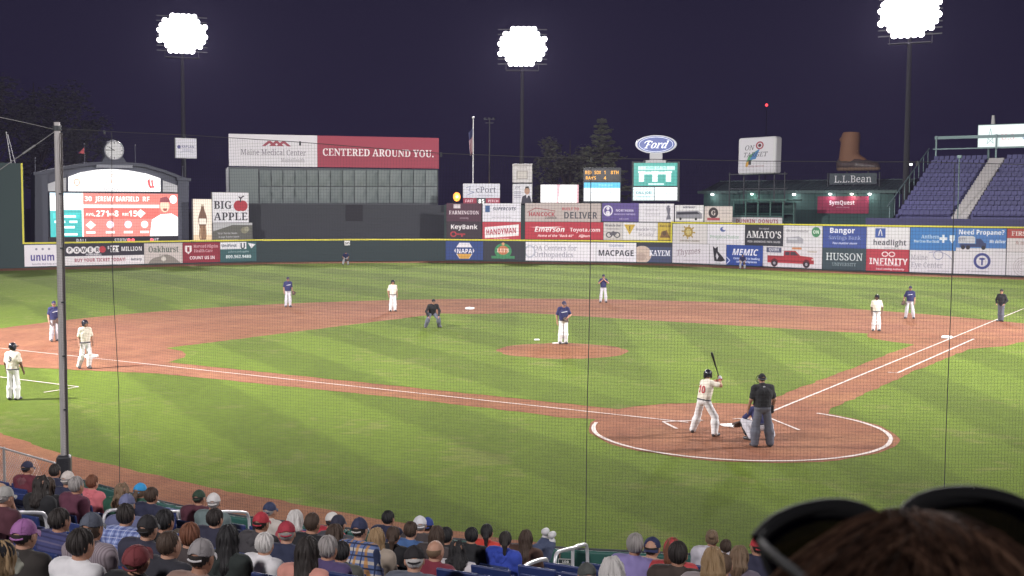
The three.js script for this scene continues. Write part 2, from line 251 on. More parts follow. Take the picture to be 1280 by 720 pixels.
const boardBox = (w, h, t = 0.05) => { const g = new THREE.BoxGeometry(w, h, t); return g; };
const face = (tex, rough = 0.6) => { const m = std(0xffffff, rough, { map: tex }); return [boardEdge, boardEdge, boardEdge, boardEdge, m, boardEdge]; };
const screenFace = (tex, k) => { const m = std(0x0a0a0a, 0.35); m.emissive.set(0xffffff); m.emissiveMap = tex; m.emissiveIntensity = k; return [boardEdge, boardEdge, boardEdge, boardEdge, m, boardEdge]; };
// a board on the wall: u range in the photo, heights in metres
function board(name, label, cat, u0, u1, y0, y1, off, bg, draw, group) {
  const f = facade(u0, u1, off), h = y1 - y0, k = 30, w = Math.max(64, Math.round(f.len * k)), m = part(scene, name, boardBox(f.len - 0.03, h), face(print(Math.round(w), Math.round(h * k), bg, draw)));
  m.position.copy(f.a).addScaledVector(f.d, f.len / 2).setY((y0 + y1) / 2); m.rotation.y = f.turn; return tag(m, label, cat, group);
}
{
  const w = thing('outfield_wall', 'dark green outfield wall carrying the advertising boards', 'wall');
  for (let i = 0; i < WALL.length - 1; i++) {
    const [a, b] = [WALL[i], WALL[i + 1]], L = Math.hypot(b.x - a.x, b.z - a.z), turn = Math.atan2(-(b.z - a.z), b.x - a.x), h = a.u < 0 ? 2.3 : a.u < 840 ? 2.3 : 4.35, mx = (a.x + b.x) / 2, mz = (a.z + b.z) / 2, nx = (b.z - a.z) / L, nz = -(b.x - a.x) / L, o = 0.16;
    if (a.u < 30 && a.u < 0) continue;
    part(w, 'wall_panel', box(L + 0.02, h, 0.3, mx + nx * o, h / 2, mz + nz * o, turn), wallMat);
    part(w, 'yellow_line', box(L + 0.02, 0.14, 0.34, mx + nx * o, h + 0.07, mz + nz * o, turn), yellowMat);
  }
  const e = facade(840, 841, 0.16); part(w, 'yellow_line', box(0.14, 2.3, 0.36, e.a.x, 3.4, e.a.z, e.turn), yellowMat);
}
const boards = 'advertising boards on the outfield wall';
const lower = (label, u0, u1, bg, draw, y0 = 0.14, y1 = 2.2) => board('wall_board', label, 'board', u0, u1, y0, y1, -0.03, bg, draw, boards);
lower('white wall board with purple rounded lettering', 30, 80, '#ece9ee', (g) => { g.t('unum', 0.45, 0.56, 0.5, '#4a4288', 'bold sans-serif', 0.62); for (const x of [0.3, 0.46, 0.62]) { g.e('#8a8a9a', x, 0.2, 0.05); } g.t('benefits that help at work', 0.55, 0.88, 0.11, '#8d8a98', 'sans-serif'); });
lower('black and white lottery board with four round letters', 80, 180, '#2b2934', (g) => { g.r('#efecec', 0, 0.56, 1, 0.44); 'POWER'.split('').forEach((c, i) => { g.e('#f2f0f0', 0.065 + i * 0.085, 0.28, 0.17); g.t(c, 0.065 + i * 0.085, 0.29, 0.26, '#1b1a22'); }); g.e('#c33a44', 0.47, 0.26, 0.16); g.t('POWERBALL', 0.36, 0.5, 0.13, '#e8e6ea', 'bold sans-serif', 0.22); g.r('#f2f0f0', 0.57, 0.08, 0.11, 0.32); g.t('$', 0.545, 0.2, 0.2, '#e8e6ea'); g.t('121', 0.625, 0.25, 0.3, '#1b1a22'); g.t('MILLION', 0.84, 0.25, 0.28, '#f2f0f0', 'bold sans-serif', 0.27); g.t('BUY YOUR TICKET TODAY!', 0.44, 0.76, 0.22, '#9b3c4c', 'bold sans-serif', 0.64); g.t('lottery', 0.9, 0.76, 0.18, '#3a3a4a', 'bold sans-serif', 0.14); });
lower('cream wall board with a brown script name over a hill', 180, 228, '#cfc6c0', (g) => { g.c('#8f8a80', 0, [0.1, 1, 0.2, 0.62, 0.35, 0.72, 0.5, 0.62, 0.68, 0.5, 0.8, 0.74, 0.95, 1]); g.t('Oakhurst', 0.5, 0.32, 0.4, '#4e5a4e', 'bold serif', 0.8); g.t('DAIRY', 0.5, 0.62, 0.15, '#6a665c', 'serif', 0.3); g.e('#d8d4c8', 0.5, 0.78, 0.12); });
lower('dark red wall board with a white shield', 228, 275, '#8f2a38', (g) => { g.p('#f0e6e6', [[0.06, 0.15], [0.24, 0.15], [0.24, 0.42], [0.15, 0.58], [0.06, 0.42]]); g.p('#8f2a38', [[0.12, 0.22], [0.18, 0.22], [0.18, 0.45], [0.12, 0.45]]); g.t('Harvard Pilgrim', 0.62, 0.2, 0.2, '#e8ccd0', 'serif', 0.66); g.t('Health Care', 0.55, 0.42, 0.2, '#e8ccd0', 'serif', 0.5); g.t('COUNT US IN', 0.52, 0.76, 0.22, '#f6eff0', 'bold sans-serif', 0.68); });
lower('teal wall board with a white top band and phone number', 275, 320.5, '#365f60', (g) => { g.r('#e9e9ec', 0, 0, 0.72, 0.36); g.t('UniFirst', 0.24, 0.18, 0.22, '#3a4a58', 'bold sans-serif', 0.42); g.t('U', 0.62, 0.2, 0.44, '#20343c'); g.p('#e9e9ec', [[0.76, 0.05], [0.98, 0.12], [0.86, 0.34]]); g.t('uniforms and supplies', 0.5, 0.48, 0.12, '#b8cccc', 'sans-serif', 0.8); g.t('800.562.9480', 0.5, 0.74, 0.22, '#e6eeee', 'bold sans-serif', 0.78); });
{ const f = facade(434, 441, -0.03); const m = part(scene, 'distance_sign', boardBox(0.6, 0.5, 0.03), face(print(64, 48, '#e8e8e4', (g) => g.t('385', 0.5, 0.55, 0.75, '#20242c')))); m.position.copy(f.a).setY(2.0); m.rotation.y = f.turn; tag(m, 'small white distance number on the dark wall', 'sign'); }
lower('blue wall board with a gold bordered hexagon', 557, 604, '#28437f', (g) => { const hex = (r) => Array.from({ length: 6 }, (_, i) => [0.5 + Math.cos(i * Math.PI / 3) * r * 0.62, 0.5 + Math.sin(i * Math.PI / 3) * r * 1.12]); g.p('#e8e4ea', hex(0.44)); g.p('#d9a446', [[0.3, 0.66], [0.7, 0.66], [0.62, 0.93], [0.38, 0.93]]); g.r('#28437f', 0.27, 0.33, 0.46, 0.34); g.t('NAPA', 0.5, 0.51, 0.34, '#f4f0f4', 'bold sans-serif', 0.42); });
lower('dark wall board with a green and orange round emblem', 604, 656, '#2c2f36', (g) => { g.e('#3d8a58', 0.48, 0.5, 0.46, 0.42); g.e('#c97a52', 0.48, 0.46, 0.3, 0.24); g.t('LUI\'S', 0.48, 0.48, 0.26, '#f0e2d0', 'bold serif', 0.3); g.r('#3d8a58', 0.2, 0.76, 0.56, 0.14); g.e('#d8a070', 0.48, 0.12, 0.08); });
lower('white wall board with tall grey serif clinic name', 657, 745, '#e6e4e8', (g) => { g.t('OA Centers for', 0.42, 0.3, 0.34, '#8d8d9c', 'serif', 0.62); g.t('Orthopaedics', 0.4, 0.66, 0.34, '#8d8d9c', 'serif', 0.56); g.e('#b9bcc8', 0.06, 0.5, 0.26, 0.3, 0.08); });
lower('white wall board with plain black company name', 745, 795.5, '#e4e2e7', (g) => { g.t('MACPAGE', 0.5, 0.55, 0.42, '#2b2c36', 'bold sans-serif', 0.9); g.t('TOGETHER', 0.5, 0.18, 0.16, '#a0a8bc', 'bold sans-serif', 0.6); });
lower('dark blue wall board with a ball of dough and white letters', 795.5, 840, '#3c4766', (g) => { g.r('#2a2c3a', 0, 0, 1, 0.2); g.e('#c8b4a4', 0.16, 0.6, 0.5, 0.46); g.e('#b39f92', 0.13, 0.72, 0.26, 0.2); g.t('KAYEM', 0.66, 0.52, 0.42, '#eef0f6', 'bold serif', 0.6); });
// second storey of boards, set back above the wall
const upper = (label, u0, u1, y0, y1, bg, draw) => board('upper_board', label, 'board', u0, u1, y0, y1, 0.5, bg, draw, 'upper boards above the outfield wall');
{
  const w = thing('upper_wall', 'plain dark upper wall behind the second row of boards', 'wall');
  for (const [u0, u1, h] of [[556, 656.9, 6.35], [657, 747.9, 6.4], [748, 840, 6.4]]) { const f = facade(u0, u1, 0.75); part(w, 'wall_panel', box(f.len + 0.1, h - 0.2, 0.3, (f.a.x + f.b.x) / 2, h / 2, (f.a.z + f.b.z) / 2, f.turn), wallMat); }
}
upper('maroon upper board with a small white crest', 558, 602, 4.38, 6.4, '#4d2a3a', (g) => { g.r('#d9ccd2', 0.2, 0.06, 0.2, 0.22); g.t('FARMINGTON', 0.5, 0.52, 0.26, '#e6dce2', 'bold serif', 0.86); g.t('university', 0.5, 0.8, 0.12, '#cbbcc4', 'sans-serif', 0.4); });
upper('black upper board with a red key', 558, 602, 2.5, 4.34, '#33262f', (g) => { g.t('KeyBank', 0.5, 0.3, 0.4, '#f2eef0', 'bold sans-serif', 0.88); g.e('#b0343e', 0.2, 0.74, 0.16, 0.14, 0.08); g.r('#b0343e', 0.26, 0.7, 0.28, 0.09); g.r('#b0343e', 0.42, 0.7, 0.05, 0.2); });
upper('white upper board with a small square blue mark', 603, 651, 4.38, 6.4, '#dedbe4', (g) => { g.r('#3a5a8c', 0.07, 0.12, 0.12, 0.36); g.t('SUPERCUTS', 0.56, 0.28, 0.24, '#3c4058', 'bold italic sans-serif', 0.6); g.t('your hair looks better', 0.5, 0.74, 0.12, '#8c8a98', 'sans-serif', 0.7); });
upper('red and white upper board with slanted bold lettering', 603, 651, 2.45, 4.34, '#b83c48', (g) => { g.p('#efe9ec', [[0.06, 0.3], [0.95, 0.12], [0.95, 0.78], [0.06, 0.95]]); g.x.save(); g.x.rotate(-0.07); g.t('HANDYMAN', 0.47, 0.62, 0.44, '#a83242', 'bold sans-serif', 0.8); g.x.restore(); g.t('home improvement', 0.5, 0.92, 0.11, '#f3dfe2', 'sans-serif', 0.6); });
upper('tan upper board with a red house outline', 656, 751, 4.42, 6.45, '#b7aaa6', (g) => { g.p('#8f3a40', [[0.03, 0.5], [0.14, 0.26], [0.4, 0.42]], 0.03); g.t('HANCOCK', 0.22, 0.6, 0.3, '#a83c44', 'bold sans-serif', 0.36); g.t('LUMBER', 0.34, 0.8, 0.16, '#5c5654', 'bold sans-serif', 0.2); g.t('BUILT TO', 0.6, 0.3, 0.22, '#b04248', 'bold sans-serif', 0.26); g.t('DELIVER', 0.73, 0.66, 0.46, '#4a4a52', 'bold sans-serif', 0.48); });
upper('long red upper board with white car dealer lettering', 656, 754, 2.5, 4.38, '#b2303e', (g) => { g.p('#f4eeee', [[0.05, 0.3], [0.5, 0.26], [0.3, 0.36]]); g.t('Emerson', 0.31, 0.42, 0.42, '#f6f0f0', 'bold italic sans-serif', 0.46); g.t('Toyota.com', 0.77, 0.44, 0.32, '#f0dede', 'bold sans-serif', 0.4); g.t('Home of the "Back 40"      Auburn', 0.5, 0.8, 0.2, '#f0dcdc', 'bold italic sans-serif', 0.8); g.e('#f0dcdc', 0.73, 0.8, 0.1, 0.08, 0.03); });
upper('violet upper board with a round white symbol', 752, 798, 4.5, 6.5, '#5a4a8c', (g) => { g.e('#e4e0ec', 0.16, 0.42, 0.24, 0.26, 0.07); g.e('#e4e0ec', 0.16, 0.3, 0.09); g.e('#e4e0ec', 0.16, 0.54, 0.12); g.t('NORTHERN', 0.62, 0.4, 0.18, '#d6d0e4', 'bold sans-serif', 0.56); g.t('RADIOLOGY PARTNERS', 0.62, 0.6, 0.14, '#cbc4de', 'sans-serif', 0.58); g.t('md-x.com', 0.6, 0.85, 0.12, '#cbc4de', 'sans-serif', 0.3); });
upper('white upper board with faint script and a small figure', 798, 842, 4.5, 6.45, '#dcd9e0', (g) => { g.t('Spirit of', 0.35, 0.34, 0.2, '#b4b0bc', 'italic serif', 0.4); g.t('Portland', 0.38, 0.6, 0.2, '#b4b0bc', 'italic serif', 0.5); g.p('#6c6a78', [[0.78, 0.2], [0.9, 0.24], [0.88, 0.6], [0.92, 0.86], [0.78, 0.88], [0.82, 0.6]]); g.e('#6c6a78', 0.84, 0.16, 0.07); });
upper('grey upper board with a photographed motorcycle', 754, 778, 2.5, 4.4, '#c9c4c2', (g) => { g.t('Watch for', 0.5, 0.18, 0.2, '#55505a', 'bold serif', 0.85); g.t('motorcycles', 0.5, 0.38, 0.14, '#55505a', 'sans-serif', 0.8); g.e('#4c4a50', 0.3, 0.72, 0.16, 0.14, 0.06); g.e('#4c4a50', 0.72, 0.72, 0.16, 0.14, 0.06); g.p('#5a5860', [[0.3, 0.66], [0.5, 0.5], [0.75, 0.58], [0.62, 0.74], [0.4, 0.76]]); });
upper('white upper board with a yellow downward triangle', 778, 822, 2.5, 4.4, '#dcd9dd', (g) => { g.p('#c9a83c', [[0.04, 0.12], [0.36, 0.12], [0.2, 0.7]]); g.t('!', 0.2, 0.34, 0.36, '#5c4a20'); g.t('Buckle Up', 0.66, 0.38, 0.26, '#85818e', 'serif', 0.58); g.t('be Lucky!', 0.68, 0.68, 0.22, '#85818e', 'serif', 0.46); });
upper('yellow upper board with a dark picture', 822, 840.5, 2.5, 4.4, '#c4ab3c', (g) => { g.t('Watch for', 0.5, 0.2, 0.18, '#5c4b20', 'bold serif', 0.9); g.p('#7a5a30', [[0.15, 0.85], [0.25, 0.5], [0.6, 0.42], [0.85, 0.85]]); g.e('#5a4228', 0.45, 0.6, 0.14); });
// tall wall, right of the step: two rows
const low2 = (l, u0, u1, bg, d) => lower(l, u0, u1, bg, d, 0.14, 2.2), top2 = (l, u0, u1, bg, d) => lower(l, u0, u1, bg, d, 2.22, 4.3);
top2('pale grey wall board with a round gold emblem', 840.5, 884, '#d8d4d4', (g) => { g.e('#a98e42', 0.46, 0.4, 0.26, 0.26); g.e('#d6c88a', 0.46, 0.4, 0.16); for (let i = 0; i < 8; i++) g.p('#a98e42', [[0.46, 0.4], [0.46 + 0.2 * Math.cos(i * 0.785), 0.4 + 0.36 * Math.sin(i * 0.785)], [0.46 + 0.2 * Math.cos(i * 0.785 + 0.2), 0.4 + 0.36 * Math.sin(i * 0.785 + 0.2)]]); g.t('OXFORD CASINO', 0.5, 0.86, 0.14, '#8a8274', 'bold sans-serif', 0.8); });
low2('white wall board with faded slanted script', 840.5, 887, '#dedbe1', (g) => { g.x.save(); g.x.rotate(-0.12); g.t('Thymes', 0.4, 0.52, 0.4, '#9a8a92', 'italic serif', 0.66); g.x.restore(); g.t('catering and events', 0.5, 0.84, 0.1, '#b0a8b0', 'sans-serif', 0.6); });
top2('white wall board with a blue eye mark', 884, 931, '#dfdde4', (g) => { g.e('#4c5f9c', 0.42, 0.24, 0.16, 0.12); g.e('#dfdde4', 0.46, 0.2, 0.12, 0.08); g.t('PeoplesChoice', 0.46, 0.6, 0.24, '#8fae9c', 'serif', 0.84); g.t('credit union', 0.8, 0.84, 0.1, '#a8a8b4', 'sans-serif', 0.3); });
low2('white wall board with a sitting black cat', 887, 908, '#dcdae0', (g) => { g.p('#25242c', [[0.2, 0.08], [0.34, 0.2], [0.5, 0.1], [0.5, 0.34], [0.78, 0.6], [0.95, 0.8], [0.7, 0.86], [0.3, 0.84], [0.24, 0.4]]); g.p('#dcdae0', [[0.42, 0.4], [0.56, 0.6], [0.46, 0.78], [0.38, 0.6]]); g.t('greatbay', 0.5, 0.92, 0.1, '#7a9a8c', 'sans-serif', 0.8); });
low2('bright blue wall board with white slanted letters and arrow', 908, 954, '#33509e', (g) => { g.t('MEMIC', 0.5, 0.34, 0.44, '#f2f2fa', 'bold italic sans-serif', 0.84); g.t('Committed to leading', 0.56, 0.66, 0.14, '#dfe4f4', 'bold sans-serif', 0.8); g.t('safer workplaces', 0.56, 0.82, 0.14, '#dfe4f4', 'bold sans-serif', 0.7); g.p('#cfd8f0', [[0, 0.6], [0.1, 0.78], [0, 0.98]], 0.05); });
top2('black wall board with white bold lettering', 931, 979, '#33353c', (g) => { g.t('AMATO\'S', 0.5, 0.46, 0.46, '#f0eef0', 'bold serif', 0.92); g.t('the original', 0.5, 0.16, 0.12, '#cfcdd2', 'sans-serif', 0.3); g.t('PIZZA  SANDWICHES  PASTA  SALADS', 0.5, 0.82, 0.13, '#cfcdd2', 'bold sans-serif', 0.86); });
top2('white wall board with a round green mark and a van', 979, 1028, '#dcdae0', (g) => { g.e('#4a8a60', 0.84, 0.28, 0.24); g.t('ON', 0.84, 0.28, 0.22, '#e6efe8'); g.t('ON Semiconductor', 0.36, 0.26, 0.16, '#8c8a94', 'bold sans-serif', 0.58); g.p('#a9a9b2', [[0.08, 0.56], [0.4, 0.5], [0.52, 0.62], [0.52, 0.84], [0.08, 0.84]]); g.r('#c9c9d2', 0.12, 0.58, 0.24, 0.1); });
low2('white wall board with a big red pickup truck', 954, 1028, '#dcd9de', (g) => {
  g.r('#5c6078', 0.06, 0.06, 0.26, 0.24); g.t('QUIRK', 0.19, 0.18, 0.2, '#dfdfe8', 'bold sans-serif', 0.22); g.r('#c98a60', 0.5, 0.02, 0.16, 0.1); g.t('CHEVROLET', 0.84, 0.2, 0.1, '#9a8a70', 'bold sans-serif', 0.2);
  g.p('#b03a40', [[0.08, 0.46], [0.36, 0.46], [0.365, 0.2], [0.56, 0.19], [0.64, 0.42], [0.84, 0.47], [0.87, 0.56], [0.87, 0.8], [0.08, 0.8]]); g.p('#4c4048', [[0.385, 0.25], [0.46, 0.245], [0.46, 0.41], [0.385, 0.42]]); g.p('#4c4048', [[0.475, 0.245], [0.55, 0.24], [0.605, 0.41], [0.475, 0.41]]); g.r('#8c2c34', 0.08, 0.46, 0.28, 0.05); for (const x of [0.2, 0.745]) { g.e('#6a2028', x, 0.79, 0.2); g.e('#26242a', x, 0.82, 0.165); g.e('#a8a4ac', x, 0.82, 0.075); } g.r('#d8c8c0', 0.83, 0.54, 0.04, 0.08); g.r('#7c2830', 0.1, 0.68, 0.77, 0.03); });
top2('blue wall board with white savings lettering', 1028.5, 1083, '#3a4f98', (g) => { g.t('Bangor', 0.44, 0.2, 0.36, '#f0f0fa', 'bold sans-serif', 0.7); g.t('Savings Bank', 0.5, 0.5, 0.24, '#a9b4de', 'serif', 0.78); g.t('You matter more', 0.5, 0.78, 0.15, '#d6daf0', 'bold italic sans-serif', 0.66); });
low2('dark teal wall board with tall spaced serif letters', 1028.5, 1083, '#33474e', (g) => { g.t('HUSSON', 0.5, 0.4, 0.46, '#dfe6e8', 'serif', 0.86); g.t('UNIVERSITY', 0.5, 0.76, 0.2, '#9fb0b4', 'serif', 0.84); });
top2('white wall board with a blue lamp square', 1083, 1137, '#e2e0e6', (g) => { g.r('#3f5aa4', 0.2, 0.06, 0.24, 0.42); g.p('#e2e0e6', [[0.28, 0.4], [0.3, 0.2], [0.32, 0.12], [0.34, 0.2], [0.36, 0.4]], 0.05); g.t('headlight', 0.54, 0.7, 0.34, '#4a4a54', 'bold sans-serif', 0.78); g.t('audio visual inc', 0.6, 0.92, 0.1, '#8a8a94', 'sans-serif', 0.5); });
low2('red wall board with a white loop symbol', 1083, 1137, '#b53a48', (g) => { g.e('#f2e6e8', 0.44, 0.22, 0.13, 0.1, 0.05); g.e('#f2e6e8', 0.6, 0.22, 0.13, 0.1, 0.05); g.t('INFINITY', 0.52, 0.56, 0.4, '#f4ecee', 'bold sans-serif', 0.9); g.t('FEDERAL CREDIT UNION', 0.52, 0.72, 0.1, '#f0dce0', 'bold sans-serif', 0.8); g.t('Local Lending Authority', 0.56, 0.88, 0.12, '#f0dce0', 'bold italic sans-serif', 0.66); });
top2('sky blue wall board with a white cross and shield', 1137.5, 1195, '#3d7cc0', (g) => { g.t('Anthem', 0.44, 0.4, 0.22, '#d6e4f4', 'serif', 0.4); g.t('Blue Cross Blue Shield', 0.36, 0.62, 0.13, '#d6e4f4', 'bold serif', 0.56); g.r('#e6eef8', 0.7, 0.3, 0.05, 0.36); g.r('#e6eef8', 0.64, 0.42, 0.17, 0.12); g.p('#e6eef8', [[0.86, 0.32], [0.97, 0.32], [0.97, 0.52], [0.915, 0.68], [0.86, 0.52]]); });
low2('white wall board with a blue eye arc', 1137.5, 1192, '#dfdde3', (g) => { g.c('#8f94b4', 0.025, [0.45, 0.1, 0.62, 0.0, 0.86, 0.05, 0.98, 0.4]); g.e('#8f94b4', 0.66, 0.2, 0.2, 0.2, 0.03); g.t('Maine', 0.22, 0.32, 0.3, '#9a98a6', 'serif', 0.4); g.t('Eye Center', 0.4, 0.66, 0.3, '#9a98a6', 'serif', 0.74); g.t('over fifty years of care', 0.66, 0.9, 0.09, '#b4b2bc', 'sans-serif', 0.5); });
top2('blue topped wall board with a gas tanker lorry', 1195, 1258, '#4a7cc0', (g) => { g.t('Need Propane?', 0.5, 0.18, 0.28, '#f0f2fa', 'bold sans-serif', 0.92); g.r('#dddbe2', 0, 0.86, 1, 0.14); g.p('#c9ccd4', [[0.04, 0.4], [0.08, 0.34], [0.34, 0.34], [0.38, 0.4], [0.38, 0.66], [0.04, 0.66]]); g.t('OTT', 0.12, 0.5, 0.16, '#7a7c8a'); g.p('#33406c', [[0.4, 0.46], [0.5, 0.46], [0.56, 0.62], [0.6, 0.64], [0.6, 0.82], [0.08, 0.82], [0.08, 0.68], [0.4, 0.68]]); for (const x of [0.14, 0.24, 0.55]) g.e('#23222a', x, 0.84, 0.09); g.t('We deliver', 0.82, 0.56, 0.2, '#e6ecf8', 'bold italic sans-serif', 0.32); });
low2('white wall board with a letter in a blue ring', 1192.5, 1258, '#e0dee4', (g) => { g.e('#40488c', 0.55, 0.42, 0.3, 0.3, 0.11); g.r('#40488c', 0.5, 0.28, 0.1, 0.08); g.r('#40488c', 0.535, 0.28, 0.03, 0.32); g.t('OTT  communications', 0.46, 0.86, 0.1, '#8a8894', 'sans-serif', 0.6); });
top2('white wall board with a red heading', 1258.5, 1330, '#dad4d6', (g) => { g.r('#b04a44', 0, 0, 0.6, 0.4); g.t('FIRST', 0.24, 0.2, 0.26, '#efe6e4', 'bold serif', 0.36); g.t('& main', 0.3, 0.6, 0.2, '#8a5a54', 'serif', 0.3); });
low2('white wall board with pale concentric rings', 1258.5, 1330, '#dfdce0', (g) => { for (const r of [0.14, 0.22, 0.3, 0.4]) g.e('#b8aeb0', 0.3, 0.62, r, r, 0.02); });
// small boards standing on the tall wall
upper('white board with a parked motor coach', 843, 879, 4.55, 6.3, '#e2e0e4', (g) => { g.t('NORTHEAST', 0.5, 0.14, 0.16, '#4a4a58', 'bold sans-serif', 0.7); g.p('#8f8f98', [[0.04, 0.38], [0.8, 0.34], [0.95, 0.5], [0.95, 0.82], [0.04, 0.82]]); g.p('#3a3a44', [[0.08, 0.44], [0.78, 0.4], [0.88, 0.54], [0.08, 0.58]]); for (const x of [0.2, 0.74]) g.e('#2a2a30', x, 0.84, 0.08); });
upper('cream board with a black domed letter mark', 880, 915, 4.55, 6.2, '#cfc4c0', (g) => { g.e('#3a3436', 0.32, 0.42, 0.34, 0.34); g.t('G', 0.32, 0.44, 0.44, '#d9cfca', 'bold serif'); g.r('#a8525a', 0.1, 0.74, 0.46, 0.16); g.t('local menu', 0.78, 0.4, 0.12, '#8a7c78', 'serif', 0.34); });
// ---------- things behind the outfield wall ----------
const steelDark = std([0.06, 0.065, 0.07], 0.6, { metalness: 0.4 }), darkGrey = std([0.075, 0.08, 0.105], 0.7), greenPaint = std([0.035, 0.075, 0.065], 0.7), whitePaint = std([0.62, 0.62, 0.62], 0.6);
const local = (f, name, label, cat, group) => thing(name, label, cat, f.a, f.turn, group);                       // thing whose own x runs along the facade, z towards the field
const ext = (pts, depth, z = 0, bevel = 0.02) => { const g = new THREE.ExtrudeGeometry(shapeOf(pts), { depth, bevelEnabled: bevel > 0, bevelSize: bevel, bevelThickness: bevel, bevelSegments: 1 }); return g.translate(0, 0, z); };
const panelIn = (f, t, name, u0, v0, u1, v1, z, tex, glowK = 0, thick = 0.08) => { const [x0, y0] = f.loc(u0, v0), [x1, y1] = f.loc(u1, v1), m = part(t, name, boardBox(x1 - x0, Math.abs(y0 - y1), thick), glowK ? screenFace(tex, glowK) : face(tex)); m.position.set((x0 + x1) / 2, (y0 + y1) / 2, z); return m; };
const legs = (f, t, us, v, z = -0.25, r = 0.09) => us.forEach((u) => { const [x, y] = f.loc(u, v); part(t, 'post', cyl(r, r, y, x, 0, z, 8), steelDark); });
// green corner tower with the yellow foul stripe
{
  const f = facade(-60, 29.5, 0), [xe, ye] = f.loc(28, 204), t = local(f, 'corner_tower', 'tall dark green corner wall edged by a yellow stripe', 'wall');
  part(t, 'wall_block', box(xe + 4, ye, 5, (xe - 4) / 2, ye / 2, -2.5), std([0.028, 0.052, 0.05], 0.75));
  part(t, 'yellow_stripe', box(0.16, ye - 2.3, 0.06, xe - 0.08, 2.3 + (ye - 2.3) / 2, 0.03), yellowMat);
  part(t, 'return_wall', box(1.1, ye - 0.15, 0.3, xe + 0.55, ye / 2 - 0.1, -4.6), wallMat);
}
